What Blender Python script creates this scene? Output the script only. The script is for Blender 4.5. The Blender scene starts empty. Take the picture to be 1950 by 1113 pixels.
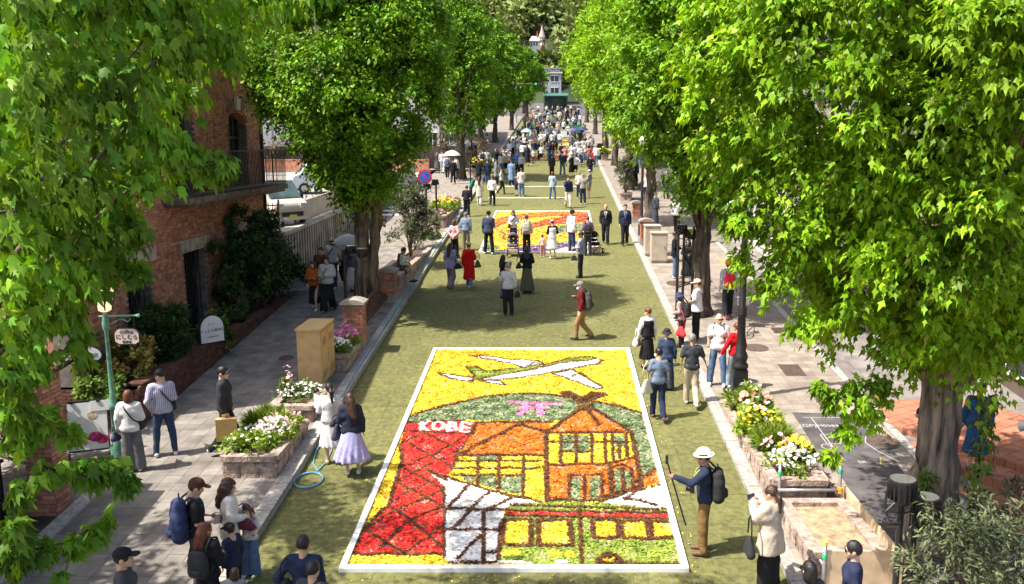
import bpy, math, random
import numpy as np
from mathutils import Vector, Matrix
R = math.radians
rng = np.random.default_rng(7)
random.seed(7)
sc = bpy.context.scene
col = sc.collection

# ------------------------------------------------------------ camera, sky, sun, exposure
SLOPE = 0.08298
def gz(y): return SLOPE * y
CAM = Vector((0, 0, 7.526))
cd = bpy.data.cameras.new('camera')
cam = bpy.data.objects.new('camera', cd); col.objects.link(cam)
cam.location = CAM
cam.rotation_euler = (R(90 - 9.749), 0, 0)
cd.sensor_width = 36; cd.lens = 36 * 1650 / 1950
cd.shift_x = -0.041; cd.clip_end = 3000
sc.camera = cam
w = bpy.data.worlds.new('World'); sc.world = w; w.use_nodes = True
wn = w.node_tree
sky = wn.nodes.new('ShaderNodeTexSky'); sky.sky_type = 'NISHITA'; sky.sun_disc = False
SUN_EL, SUN_AZ = 58, 250             # light comes from the left, a little from behind the camera
sky.air_density = .8; sky.dust_density = 3.0; sky.ozone_density = .5
sky.sun_elevation = R(SUN_EL); sky.sun_rotation = R(SUN_AZ)
wn.links.new(sky.outputs[0], wn.nodes['Background'].inputs[0])
wn.nodes['Background'].inputs[1].default_value = 0.14
sl = bpy.data.lights.new('sun', 'SUN'); sl.energy = 4.3; sl.angle = R(0.53); sl.color = (1, .945, .86)
so = bpy.data.objects.new('sun', sl); col.objects.link(so)
sd = Vector((math.sin(R(SUN_AZ)) * math.cos(R(SUN_EL)), math.cos(R(SUN_AZ)) * math.cos(R(SUN_EL)), math.sin(R(SUN_EL))))
so.rotation_euler = sd.to_track_quat('Z', 'Y').to_euler(); so.location = (0, 0, 40)
vs = sc.view_settings
vs.view_transform = 'Standard'; vs.look = 'None'; vs.gamma = 1; vs.use_curve_mapping = False
vs.exposure = 1.08
sc.cycles.max_bounces = 4; sc.cycles.diffuse_bounces = 2; sc.cycles.adaptive_threshold = .025; sc.cycles.glossy_bounces = 2
sc.cycles.transmission_bounces = 4; sc.cycles.use_denoising = True

# ------------------------------------------------------------ helpers
MATS = {}
def mat(name, c, rough=.8, var=.14, scale=6., bump=0., bscale=60., island=0., objrand=0., metal=0., spec=.3, c2=None, transl=0., hue=0., emit=0., stretch=0.):
    if name in MATS: return MATS[name]
    m = bpy.data.materials.new(name); m.use_nodes = True
    nt = m.node_tree; N = nt.nodes; L = nt.links
    b = N['Principled BSDF']; b.inputs['Roughness'].default_value = rough
    b.inputs['Metallic'].default_value = metal; b.inputs['Specular IOR Level'].default_value = spec
    tc = N.new('ShaderNodeTexCoord')
    nz = N.new('ShaderNodeTexNoise'); nz.inputs['Scale'].default_value = scale; nz.inputs['Detail'].default_value = 5
    vec = N.new('ShaderNodeNewGeometry').outputs['Position'] if objrand else tc.outputs['Object']
    if stretch:
        mp = N.new('ShaderNodeMapping'); mp.inputs['Scale'].default_value = (1, 1, stretch); L.new(vec, mp.inputs['Vector']); vec = mp.outputs[0]
    if transl: nz.inputs['Detail'].default_value = 1
    L.new(vec, nz.inputs['Vector'])
    rp = N.new('ShaderNodeValToRGB')
    a = [max(0, v * (1 - var * 1.6)) for v in c]; e = [min(1, v * (1 + var * 1.6)) for v in (c2 or c)]
    rp.color_ramp.elements[0].color = (*a, 1); rp.color_ramp.elements[1].color = (*e, 1)
    rp.color_ramp.elements[0].position = .3; rp.color_ramp.elements[1].position = .7
    L.new(nz.outputs['Fac'], rp.inputs['Fac'])
    out = rp.outputs['Color']
    if island or objrand:
        src = N.new('ShaderNodeNewGeometry').outputs['Random Per Island'] if island else N.new('ShaderNodeObjectInfo').outputs['Random']
        hs = N.new('ShaderNodeHueSaturation')
        mr = N.new('ShaderNodeMapRange'); k = island or objrand
        mr.inputs['To Min'].default_value = 1 - k; mr.inputs['To Max'].default_value = 1 + k
        L.new(src, mr.inputs['Value']); L.new(mr.outputs[0], hs.inputs['Value'])
        if hue:
            m2 = N.new('ShaderNodeMapRange'); m2.inputs['To Min'].default_value = .5 - hue; m2.inputs['To Max'].default_value = .5 + hue
            mm = N.new('ShaderNodeMath'); mm.operation = 'FRACT'; mu = N.new('ShaderNodeMath'); mu.operation = 'MULTIPLY'; mu.inputs[1].default_value = 7.31
            L.new(src, mu.inputs[0]); L.new(mu.outputs[0], mm.inputs[0]); L.new(mm.outputs[0], m2.inputs['Value']); L.new(m2.outputs[0], hs.inputs['Hue'])
        L.new(out, hs.inputs['Color']); out = hs.outputs['Color']
    L.new(out, b.inputs['Base Color'])
    if bump:
        n2 = N.new('ShaderNodeTexNoise'); n2.inputs['Scale'].default_value = bscale; n2.inputs['Detail'].default_value = 2
        L.new(vec, n2.inputs['Vector'])
        bp = N.new('ShaderNodeBump'); bp.inputs['Strength'].default_value = bump; bp.inputs['Distance'].default_value = .02
        L.new(n2.outputs['Fac'], bp.inputs['Height']); L.new(bp.outputs[0], b.inputs['Normal'])
    if emit:
        L.new(out, b.inputs['Emission Color']); b.inputs['Emission Strength'].default_value = emit
    if transl:
        tr = N.new('ShaderNodeBsdfTranslucent'); mx = N.new('ShaderNodeMixShader'); mx.inputs[0].default_value = transl
        hs2 = N.new('ShaderNodeHueSaturation'); hs2.inputs['Saturation'].default_value = 1.15; hs2.inputs['Value'].default_value = 1.35; hs2.inputs['Hue'].default_value = .485
        L.new(out, hs2.inputs['Color']); L.new(hs2.outputs[0], tr.inputs[0])
        L.new(b.outputs[0], mx.inputs[1]); L.new(tr.outputs[0], mx.inputs[2]); L.new(mx.outputs[0], N['Material Output'].inputs[0])
    MATS[name] = m
    return m
def cloth(c, tex='plain'):
    k = 'fabric_%02x%02x%02x_%s' % (*[int(255 * v) for v in c], tex)
    if k in MATS: return MATS[k]
    m = mat(k, c, .85, .10, 9, bump=.35, bscale=35, spec=.15 if tex != 'leather' else .5)
    if tex in ('stripe', 'check', 'floral'):
        N = m.node_tree.nodes; L = m.node_tree.links; b = N['Principled BSDF']
        tc = N.new('ShaderNodeTexCoord'); mx = N.new('ShaderNodeMix'); mx.data_type = 'RGBA'
        old = b.inputs['Base Color'].links[0].from_socket
        if tex == 'floral':
            wv = N.new('ShaderNodeTexVoronoi'); wv.inputs['Scale'].default_value = 16; s = wv.outputs['Distance']
            th = N.new('ShaderNodeMath'); th.operation = 'LESS_THAN'; th.inputs[1].default_value = .3; L.new(s, th.inputs[0]); s = th.outputs[0]
            mx.inputs['B'].default_value = (.2, .13, .25, 1)
        else:
            wv = N.new('ShaderNodeTexWave'); wv.inputs['Scale'].default_value = 9 if tex == 'stripe' else 5; s = wv.outputs['Fac']
            mx.inputs['B'].default_value = (.28, .24, .42, 1) if tex == 'stripe' else (.45, .48, .55, 1)
        L.new(tc.outputs['Object'], wv.inputs['Vector']); L.new(s, mx.inputs['Factor']); L.new(old, mx.inputs['A'])
        L.new(mx.outputs['Result'], b.inputs['Base Color'])
    return m

class MB:
    def __init__(s): s.v = []; s.f = []; s.m = []
    def add(s, vs_, fs, mi=0):
        o = len(s.v); s.v += [tuple(p) for p in vs_]; s.f += [tuple(i + o for i in f) for f in fs]; s.m += [mi] * len(fs); return s
    def box(s, c, d, rz=0, mi=0, rx=0, ry=0, tap=1.):
        M = Matrix.Rotation(rz, 3, 'Z') @ Matrix.Rotation(rx, 3, 'X') @ Matrix.Rotation(ry, 3, 'Y')
        vs_ = []
        for z in (-.5, .5):
            t = tap if z > 0 else 1
            for x, y in ((-.5, -.5), (.5, -.5), (.5, .5), (-.5, .5)):
                vs_.append(M @ Vector((x * d[0] * t, y * d[1] * t, z * d[2])) + Vector(c))
        return s.add(vs_, [(0, 3, 2, 1), (4, 5, 6, 7), (0, 1, 5, 4), (1, 2, 6, 5), (2, 3, 7, 6), (3, 0, 4, 7)], mi)
    def bar(s, a, b, w, h=None, mi=0):
        a = Vector(a); b = Vector(b); d = b - a
        q = d.to_track_quat('Z', 'Y').to_matrix(); h = h or w
        vs_ = [p + q @ Vector((x * w / 2, y * h / 2, 0)) for p in (a, b) for x, y in ((-1, -1), (1, -1), (1, 1), (-1, 1))]
        return s.add(vs_, [(0, 3, 2, 1), (4, 5, 6, 7), (0, 1, 5, 4), (1, 2, 6, 5), (2, 3, 7, 6), (3, 0, 4, 7)], mi)
    def tube(s, pts, r, n=8, mi=0, cap=True):
        pts = [Vector(p) for p in pts]; rs = r if isinstance(r, (list, tuple)) else [r] * len(pts)
        vs_ = []; prev = None
        for i, p in enumerate(pts):
            d = (pts[min(i + 1, len(pts) - 1)] - pts[max(i - 1, 0)]).normalized()
            if prev is None:
                u = d.orthogonal().normalized()
            else:
                u = (prev - d * prev.dot(d)).normalized()
            prev = u; v = d.cross(u)
            vs_ += [p + (u * math.cos(6.28319 * k / n) + v * math.sin(6.28319 * k / n)) * rs[i] for k in range(n)]
        fs = [(i * n + k, i * n + (k + 1) % n, (i + 1) * n + (k + 1) % n, (i + 1) * n + k) for i in range(len(pts) - 1) for k in range(n)]
        if cap: fs += [tuple(range(n - 1, -1, -1)), tuple(range((len(pts) - 1) * n, len(pts) * n))]
        return s.add(vs_, fs, mi)
    def lathe(s, prof, c=(0, 0, 0), n=14, mi=0):
        vs_ = [(c[0] + r * math.cos(6.28319 * k / n), c[1] + r * math.sin(6.28319 * k / n), c[2] + z) for r, z in prof for k in range(n)]
        fs = [(i * n + k, i * n + (k + 1) % n, (i + 1) * n + (k + 1) % n, (i + 1) * n + k) for i in range(len(prof) - 1) for k in range(n)]
        fs += [tuple(range(n - 1, -1, -1)), tuple(range((len(prof) - 1) * n, len(prof) * n))]
        return s.add(vs_, fs, mi)
    def prism(s, poly, z0, z1, M=None, mi=0):
        n = len(poly); vs_ = [Vector((x, y, z)) for z in (z0, z1) for x, y in poly]
        if M is not None: vs_ = [M @ v for v in vs_]
        return s.add(vs_, [tuple(range(n - 1, -1, -1)), tuple(range(n, 2 * n))] + [(k, (k + 1) % n, n + (k + 1) % n, n + k) for k in range(n)], mi)
    def build(s, name, mats, parent=None, smooth=False, loc=None):
        me = bpy.data.meshes.new(name); me.from_pydata(s.v, [], s.f); me.validate()
        mats = mats if isinstance(mats, (list, tuple)) else [mats]
        for m in mats: me.materials.append(m)
        if len(mats) > 1:
            me.polygons.foreach_set('material_index', s.m[:len(me.polygons)])
        if smooth: me.shade_smooth()
        else: me.shade_flat()
        return link(name, me, parent, loc)
def link(name, me, parent=None, loc=None):
    o = bpy.data.objects.new(name, me); col.objects.link(o)
    if parent is not None: o.parent = parent
    if loc is not None: o.location = loc
    return o
def tag(o, label=None, cat=None, group=None, kind=None):
    if label: o['label'] = label
    if cat: o['category'] = cat
    if group: o['group'] = group
    if kind: o['kind'] = kind
    return o
def thing(name, label, cat, loc=(0, 0, 0), rz=0, group=None):
    o = bpy.data.objects.new(name, None); col.objects.link(o); o.location = loc; o.rotation_euler.z = rz
    o.empty_display_size = .2
    return tag(o, label, cat, group)
def npmesh(name, V, Fc, mats, parent=None, smooth=False, mi=None):
    """V (n,3), Fc (m,3|4) numpy -> object"""
    me = bpy.data.meshes.new(name); k = Fc.shape[1]
    me.vertices.add(len(V)); me.vertices.foreach_set('co', np.ascontiguousarray(V, np.float32).ravel())
    me.loops.add(Fc.size); me.loops.foreach_set('vertex_index', np.ascontiguousarray(Fc, np.int32).ravel())
    me.polygons.add(len(Fc)); me.polygons.foreach_set('loop_start', np.arange(0, Fc.size, k, dtype=np.int32))
    for m in (mats if isinstance(mats, (list, tuple)) else [mats]): me.materials.append(m)
    if mi is not None: me.polygons.foreach_set('material_index', np.ascontiguousarray(mi, np.int32))
    me.update(calc_edges=True)
    if smooth: me.shade_smooth()
    elif k == 4: me.shade_flat()
    return link(name, me, parent)
BOXF = np.array([(0, 3, 2, 1), (4, 5, 6, 7), (0, 1, 5, 4), (1, 2, 6, 5), (2, 3, 7, 6), (3, 0, 4, 7)])
BOXV = np.array([(x, y, z) for z in (-.5, .5) for x, y in ((-.5, -.5), (.5, -.5), (.5, .5), (-.5, .5))])
UNIT = {}
def unit_box(m):
    if m.name not in UNIT:
        me = bpy.data.meshes.new('piece'); bv = .04
        me.from_pydata([tuple(v) for v in BOXV], [], [tuple(int(i) for i in f) for f in BOXF]); me.materials.append(m); me.shade_flat(); UNIT[m.name] = me
    return UNIT[m.name]
def pieces(parent, name, rest, cells, m, n=300, focus=None, rx=0.):
    """cells: (cx,cy,cz,dx,dy,dz,rz). The n nearest to the viewer are single parts, the others one joined part."""
    f = Vector(focus) if focus else CAM
    cells = sorted(cells, key=lambda c: (c[0] - f.x) ** 2 + (c[1] - f.y) ** 2 + (c[2] - f.z) ** 2)
    for c in cells[:n]:
        o = link(name, unit_box(m), parent, c[:3]); o.scale = c[3:6]; o.rotation_euler = (rx, 0, c[6])
    if len(cells) > n:
        C = np.array(cells[n:]); V = BOXV[None] * C[:, None, 3:6]
        if rx:
            cy, sy = math.cos(rx), math.sin(rx); y = V[..., 1] * cy - V[..., 2] * sy; z = V[..., 1] * sy + V[..., 2] * cy; V[..., 1] = y; V[..., 2] = z
        cz, sz = np.cos(C[:, 6])[:, None], np.sin(C[:, 6])[:, None]
        x = V[..., 0] * cz - V[..., 1] * sz; y = V[..., 0] * sz + V[..., 1] * cz; V[..., 0] = x; V[..., 1] = y
        V = V + C[:, None, :3]
        F_ = (BOXF[None] + 8 * np.arange(len(C))[:, None, None]).reshape(-1, 4)
        tag(npmesh(rest, V.reshape(-1, 3), F_, m, parent), kind='stuff')
def brick_cells(x, y0, y1, z0, z1, axis='y', sgn=1, holes=(), bl=.22, bh=.075, proud=.012, z0f=None):
    """courses on a wall plane. axis 'y': plane x = const running along y; axis 'x': plane y = const running along x"""
    out = []; r = 0; z = z0
    while z + bh * .6 < z1:
        o = (r % 2) * bl / 2; u = y0 - o
        while u < y1 - .02:
            a, b = max(u, y0), min(u + bl - .012, y1)
            if b - a > .04:
                cu, cz = (a + b) / 2, z + bh / 2
                if not any(h[0] < cu < h[1] and h[2] < cz < h[3] for h in holes) and (z0f is None or cz > z0f(cu)):
                    d = .05; p = x + sgn * (proud - d / 2 + random.uniform(-.004, .004))
                    if axis == 'y': out.append((p, cu, cz, d, b - a, bh - .012, 0))
                    else: out.append((cu, p, cz, b - a, d, bh - .012, 0))
            u += bl
        z += bh; r += 1
    return out
def text_part(name, body, size, m, parent, loc, rot, depth=.006, align='CENTER'):
    cu = bpy.data.curves.new(name, 'FONT'); cu.body = body; cu.size = size; cu.extrude = depth; cu.align_x = align; cu.align_y = 'CENTER'
    o = bpy.data.objects.new(name, cu); col.objects.link(o)
    me = bpy.data.meshes.new_from_object(o); bpy.data.objects.remove(o); me.materials.clear(); me.materials.append(m)
    t = link(name, me, parent, loc); t.rotation_euler = rot
    return t

# ------------------------------------------------------------ materials
asphalt = mat('asphalt', (.10, .09, .088), .9, .25, 3, bump=.3, bscale=120)
turf_m = mat('turf', (.150, .148, .052), .95, .2, 9, bump=1., bscale=60, objrand=.09)
soil = mat('soil', (.09, .06, .04), .95, .3, 12, bump=.8, bscale=40)
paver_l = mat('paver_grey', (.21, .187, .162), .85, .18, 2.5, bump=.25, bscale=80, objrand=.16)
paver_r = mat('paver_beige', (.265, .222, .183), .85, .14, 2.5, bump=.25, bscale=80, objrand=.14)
paver_li = mat('paver_grey_far', (.21, .187, .162), .85, .18, 2.5, bump=.25, bscale=80, island=.16)
paver_ri = mat('paver_beige_far', (.265, .222, .183), .85, .14, 2.5, bump=.25, bscale=80, island=.14)
mortar = mat('mortar', (.19, .165, .14), .95, .2, 5)
granite = mat('granite', (.36, .33, .295), .8, .22, 14, bump=.3, bscale=70, objrand=.1)
stone_m = mat('rough_pink_stone', (.36, .27, .22), .9, .3, 9, bump=1., bscale=22, objrand=.12)
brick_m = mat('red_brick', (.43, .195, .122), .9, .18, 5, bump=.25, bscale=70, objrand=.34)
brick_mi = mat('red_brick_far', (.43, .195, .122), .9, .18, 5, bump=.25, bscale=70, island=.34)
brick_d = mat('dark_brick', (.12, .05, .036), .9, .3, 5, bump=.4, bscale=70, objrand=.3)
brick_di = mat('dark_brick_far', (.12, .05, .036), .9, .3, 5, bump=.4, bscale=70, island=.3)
concrete = mat('concrete', (.30, .265, .22), .9, .25, 1.5, bump=.3, bscale=30)
cream = mat('cream_paint', (.60, .53, .40), .6, .08, 3)
white_p = mat('white_paint', (.80, .78, .74), .5, .05, 4)
black_m = mat('black_metal', (.018, .017, .018), .45, .2, 20, spec=.5)
dark_glass = mat('dark_glass', (.02, .024, .025), .12, .3, 2, spec=.6)
green_m = mat('green_iron', (.12, .27, .19), .45, .2, 15, spec=.5)
wood = mat('plywood', (.56, .42, .27), .7, .16, 4)
bark = mat('bark', (.15, .108, .075), .95, .45, 9, bump=1., bscale=16, stretch=.14)
bark_d = mat('bark_dark', (.09, .07, .053), .95, .45, 9, bump=1., bscale=16, stretch=.14)
terracotta = mat('terracotta', (.37, .155, .09), .8, .14, 3, bump=.2, objrand=.12)
terracotta_i = mat('terracotta_far', (.37, .155, .09), .8, .14, 3, bump=.2, island=.12)
slate = mat('slate', (.12, .13, .15), .7, .2, 6, bump=.3)
steel = mat('steel', (.42, .42, .41), .4, .12, 10, metal=.6)
rust = mat('iron_cover', (.105, .075, .06), .7, .25, 18, bump=.5, bscale=60)

# ------------------------------------------------------------ ground, turf, kerbs, pavements
SA = math.atan(SLOPE)
def strip(mb, x0, x1, y0, y1, d0, d1, mi=0):
    v = [(x, y, gz(y) + d) for d in (d0, d1) for x, y in ((x0, y0), (x1, y0), (x1, y1), (x0, y1))]
    return mb.add(v, [(0, 3, 2, 1), (4, 5, 6, 7), (0, 1, 5, 4), (1, 2, 6, 5), (2, 3, 7, 6), (3, 0, 4, 7)], mi)
LP, RP = .14, .09                    # pavement heights over the street
mb = MB(); mb.add([(x, y, gz(y) - .05) for x, y in ((-320, -60), (320, -60), (320, 320), (-320, 320))], [(0, 1, 2, 3)])
tag(mb.build('ground', asphalt), kind='structure')
turf = tag(strip(MB(), -4.85, 3.52, -4, 150, -.04, .0).build('turf', mat('turf_far', (.150, .148, .052), .95, .2, 9, bump=1., bscale=60)), kind='structure')
ty = 9.6
cells = []
for j in range(48):
    tx = -4.85
    for i in range(8):
        wdt = 8.37 / 8
        cells.append((tx + wdt / 2, ty + .525, gz(ty + .525) + .006, wdt - .004, 1.046, .018 + random.uniform(0, .003), 0)); tx += wdt
    ty += 1.05
pieces(turf, 'turf_mat', 'turf_mats', cells, turf_m, 300, rx=SA)
def kerb(name, xc, wd, top, hgt, y0, n):
    k = strip(MB(), xc - wd / 2 + .01, xc + wd / 2 - .01, -4, 140, -.05, top - .012).build(name, mortar); tag(k, kind='structure')
    cl = [(xc + random.uniform(-.004, .004), y0 + i + .5, gz(y0 + i + .5) + top - hgt / 2, wd, .985, hgt, 0) for i in range(n)]
    pieces(k, 'kerb_stone', 'kerb_stones', cl, granite, 300, rx=SA)
kerb('left_kerb', -4.98, .27, .17, .19, 8, 90)
kerb('right_kerb', 3.635, .24, .105, .13, 8, 90)
def inside(x, y, poly):
    c = False; j = len(poly) - 1
    for i in range(len(poly)):
        if (poly[i][1] > y) != (poly[j][1] > y) and x < (poly[j][0] - poly[i][0]) * (y - poly[i][1]) / (poly[j][1] - poly[i][1]) + poly[i][0]: c = not c
        j = i
    return c
pav_l = tag(strip(strip(MB(), -8.72, -5.115, -4, 140, -.05, LP - .008), -14, -8.72, -4, 17.6, -.05, LP - .008).build('left_pavement', [mortar]), kind='structure')
cl = []
t = .3
for j in range(90):
    y = 9.8 + j * t
    for i in range(12): cl.append((-5.27 - i * t, y, gz(y) + LP - .02, t - .006, t - .006, .04 + random.uniform(0, .005), 0))
    if y < 17.4:
        for i in range(8): cl.append((-8.87 - i * t, y, gz(y) + LP - .02, t - .006, t - .006, .04 + random.uniform(0, .005), 0))
cl = [c for c in cl if not (c[0] < -8.3 and c[1] < 14.3)]
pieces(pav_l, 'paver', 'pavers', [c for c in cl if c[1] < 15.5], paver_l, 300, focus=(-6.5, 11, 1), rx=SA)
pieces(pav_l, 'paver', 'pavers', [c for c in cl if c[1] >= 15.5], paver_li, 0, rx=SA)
far_pl = strip(MB(), -8.7, -5.12, 36.8, 140, .1, LP + .004).build('far_paving', mat('far_paving', (.23, .195, .163), .85, .15, 3), pav_l)
pav_r = tag(strip(MB(), 3.755, 7.05, -4, 140, -.05, RP - .008).build('right_pavement', mortar), kind='structure')
patch = [(5.28, 18.5), (5.26, 16.5), (5.37, 15.3), (5.3, 12.8), (5.2, 6), (6.2, 6), (6.3, 13.6), (6.6, 15.5), (6.84, 18.4)]
cl = []
t = .275
for j in range(96):
    y = 9.5 + j * t
    for i in range(12):
        x = 3.755 + t / 2 + i * t - (.0 if j % 2 else 0)
        if not inside(x, y, patch) or j % 97 == 96: cl.append((x, y, gz(y) + RP - .02, t - .006, t - .006, .04 + random.uniform(0, .004), 0))
vis = [c for c in cl if c[1] > 14.2 and c[0] > 4.6]
rest_ = [c for c in cl if not (c[1] > 14.2 and c[0] > 4.6)]
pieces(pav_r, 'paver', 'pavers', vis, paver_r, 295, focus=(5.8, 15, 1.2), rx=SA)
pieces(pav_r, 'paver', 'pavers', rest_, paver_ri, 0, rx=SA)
strip(MB(), 3.76, 7.04, 35.9, 140, .05, RP + .004).build('far_paving', mat('far_paving', (.23, .195, .163), .85, .15, 3), pav_r)
ap = MB(); n = len(patch)
ap.add([(x, y, gz(y) + RP + .012) for x, y in patch], [tuple(range(n))][0:0] + [tuple(range(n))])
asph = tag(ap.build('asphalt_patch', asphalt), kind='structure')
chalk = mat('chalk_line', (.42, .41, .40), .9, .2, 60); chalk_y = mat('yellow_chalk_line', (.42, .32, .10), .9, .2, 60)
def chalk_line(pts, m=None, wd=.02):
    q = MB()
    for a, b in zip(pts[:-1], pts[1:]):
        a = Vector(a); b = Vector(b); d = (b - a).normalized(); nn = Vector((-d.y, d.x)) * wd / 2
        q.add([(p.x, p.y, gz(p.y) + RP + .017) for p in (a - nn, b - nn, b + nn, a + nn)], [(0, 1, 2, 3)])
    q.build('chalk_line', m or chalk, asph)
chalk_line([(5.45, 18.2), (6.5, 18.2)]); chalk_line([(5.62, 18.2), (5.62, 16.6)]); chalk_line([(5.55, 17.3), (5.85, 17.3), (5.85, 16.85), (5.55, 16.85), (5.55, 17.3)])
chalk_line([(5.5 + .1 * math.cos(a), 16.7 + .12 * math.sin(a)) for a in np.linspace(0, 6.28, 12)])
chalk_line([(6.5, 17.3), (6.35, 16.9), (6.45, 16.5), (6.7, 16.0)]); chalk_line([(6.4, 16.2), (6.55, 15.95), (6.3, 15.9), (6.4, 16.2)], chalk_y, .02)
chalk_line([(5.75, 14.35), (6.05, 14.35)]); chalk_line([(5.5, 13.55), (6.2, 13.55)], chalk_y, .02)
for tx_, px_, py_, sz in (('(GP)', 5.42, 17.75, .2), ('M0584', 5.85, 17.75, .17), ('SR', 5.98, 16.0, .16), ('ACC-0.2', 5.8, 13.75, .17)):
    text_part('chalk_writing', tx_, sz, chalk, asph, (px_, py_, gz(py_) + RP + .016), (SA, 0, 0), .001)
# outer granite edge and gutter of the right pavement
ek = tag(strip(MB(), 7.06, 7.25, -4, 60, -.05, RP + .0).build('pavement_edge', mortar), kind='structure')
pieces(ek, 'edge_stone', 'edge_stones', [(7.155, 10.5 + i, gz(10.5 + i) + RP - .03, .19, .985, .1, 0) for i in range(28)], granite, 60, rx=SA)
tag(strip(MB(), 7.25, 7.75, 12, 60, -.05, .03).build('gutter', mat('gutter_stone', (.17, .15, .14), .8, .2, 5)), kind='structure')
# white lines of the side crossing at left
cw = tag(MB().box((-11.5, 50, gz(50) + .0), (5.2, 14, .05), rx=SA).build('side_street', mat('worn_asphalt', (.25, .22, .20), .9, .2, 2)), kind='structure')
for i in range(7):
    MB().box((-10.1, 44.8 + i * 1.3, gz(44.8 + i * 1.3) + LP + .02), (4.2, .55, .02), rx=SA).build('crossing_stripe', white_p, cw)

# covers set in the paving
def cover_round(x, y, r, h, label):
    t_ = thing('manhole_cover', label, 'manhole cover', (x, y, gz(y) + h)); t_.rotation_euler.x = SA
    MB().lathe([(r, -.02), (r, .012), (r - .03, .014), (r - .035, .008)], n=28).build('rim', rust, t_)
    q = MB().lathe([(r - .04, -.02), (r - .04, .012)], n=28)
    for k in range(6):
        a = k * 1.047; q.bar((.08 * math.cos(a), .08 * math.sin(a), .012), ((r - .06) * math.cos(a), (r - .06) * math.sin(a), .012), .025, .012)
    q.build('lid', rust, t_)
cover_round(5.53, 23.1, .33, RP, 'round iron manhole cover beside the red-sweater woman')
cover_round(6.72, 16.95, .34, RP, 'round iron manhole cover at the edge of the asphalt patch')
cover_round(4.89, 14.75, .36, RP, 'dark round manhole cover behind the white daisies')
cover_round(-7.02, 22.1, .2, LP, 'small oval drain cover on the shaded left pavement')
cover_round(4.39, 30.4, .4, RP, 'round iron cover by the floodlight posts')
def cover_square(x, y, a, b, label):
    t_ = thing('inspection_cover', label, 'manhole cover', (x, y, gz(y) + RP)); t_.rotation_euler.x = SA
    MB().box((0, 0, 0), (a, b, .024)).build('rim', rust, t_)
    q = MB()
    for i in range(9): q.box((0, (i - 4) * b / 10, .014), (a * .9, b / 22, .012))
    q.build('lid', rust, t_)
cover_square(6.03, 21.3, .52, .85, 'rectangular ribbed cover, the farther of two on beige paving')
cover_square(6.31, 19.35, .55, 1.0, 'rectangular ribbed cover next to the asphalt patch')
cover_square(6.64, 24.7, .55, .55, 'pale square cover with dark rim far along right pavement')

# ------------------------------------------------------------ far hill
hill_m = mat('hill_soil', (.03, .045, .016), .95, .3, .05)
def hillz(x, y):
    d = max(0, y - 195); return gz(200) + d * .30 + d * d * .0009 + min(1, d / 60) * (4 * math.sin(x * .02 + 1) + 3 * math.sin(x * .05 + y * .03))
hx = np.linspace(-330, 330, 34); hy = np.linspace(190, 560, 26)
V = [(x, y, hillz(x, y) - (4 if y < 200 else 0)) for y in hy for x in hx]
F_ = [(j * 34 + i, j * 34 + i + 1, (j + 1) * 34 + i + 1, (j + 1) * 34 + i) for j in range(25) for i in range(33)]
tag(npmesh('hill', np.array(V), np.array(F_), hill_m, smooth=True), kind='structure')

# ------------------------------------------------------------ brick coffee house at left
def wall_boxes(mbx, x0, x1, y0, y1, z0, z1, holes):
    ys = sorted({y0, y1, *[h[0] for h in holes], *[h[1] for h in holes]})
    for a, b in zip(ys[:-1], ys[1:]):
        hs = sorted([h for h in holes if h[0] <= a + .001 and h[1] >= b - .001], key=lambda h: h[2]); z = z0
        for h in hs:
            if h[2] > z: mbx.box(((x0 + x1) / 2, (a + b) / 2, (z + h[2]) / 2), (x1 - x0, b - a, h[2] - z))
            z = h[3]
        if z < z1: mbx.box(((x0 + x1) / 2, (a + b) / 2, (z + z1) / 2), (x1 - x0, b - a, z1 - z))
house = thing('brick_house', 'red brick house with arched windows and balcony at left', 'building')
FX = -10.0
upper = [(19.1, 20.7, 6.2, 8.5), (22.9, 24.5, 6.2, 8.5), (27.05, 28.65, 6.2, 8.5)]
lower = [(20.0, 21.25, 2.6, 4.65), (23.2, 24.65, 2.0, 4.6), (27.2, 28.5, 3.0, 4.7)]
q = MB(); wall_boxes(q, FX - .42, FX, 17.6, 30, .8, 10.1, upper + lower)
wall = q.build('wall', mat('pale_mortar', (.17, .14, .12), .95, .2, 5), house)
MB().box((-14.3, 23.8, 5.4), (7.7, 12.3, 9.6)).build('inner_block', brick_mi, house)
bc = brick_cells(FX, 17.6, 30, 2.4, 10.1, 'y', 1, [(a - .02, b + .02, c - .02, d + (.34 if c > 6 else .38)) for a, b, c, d in upper + lower])
bc += brick_cells(30.0, FX - .42, FX, 2.4, 10.1, 'x', 1)
pieces(wall, 'brick', 'brickwork', bc, brick_m, 300, focus=(-9, 24, 5))
for o in wall.children:
    if o.name.startswith('brickwork'): o.data.materials[0] = brick_mi
def yz(x): return Matrix(((0, 0, 1, x), (1, 0, 0, 0), (0, 1, 0, 0), (0, 0, 0, 1)))
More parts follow.
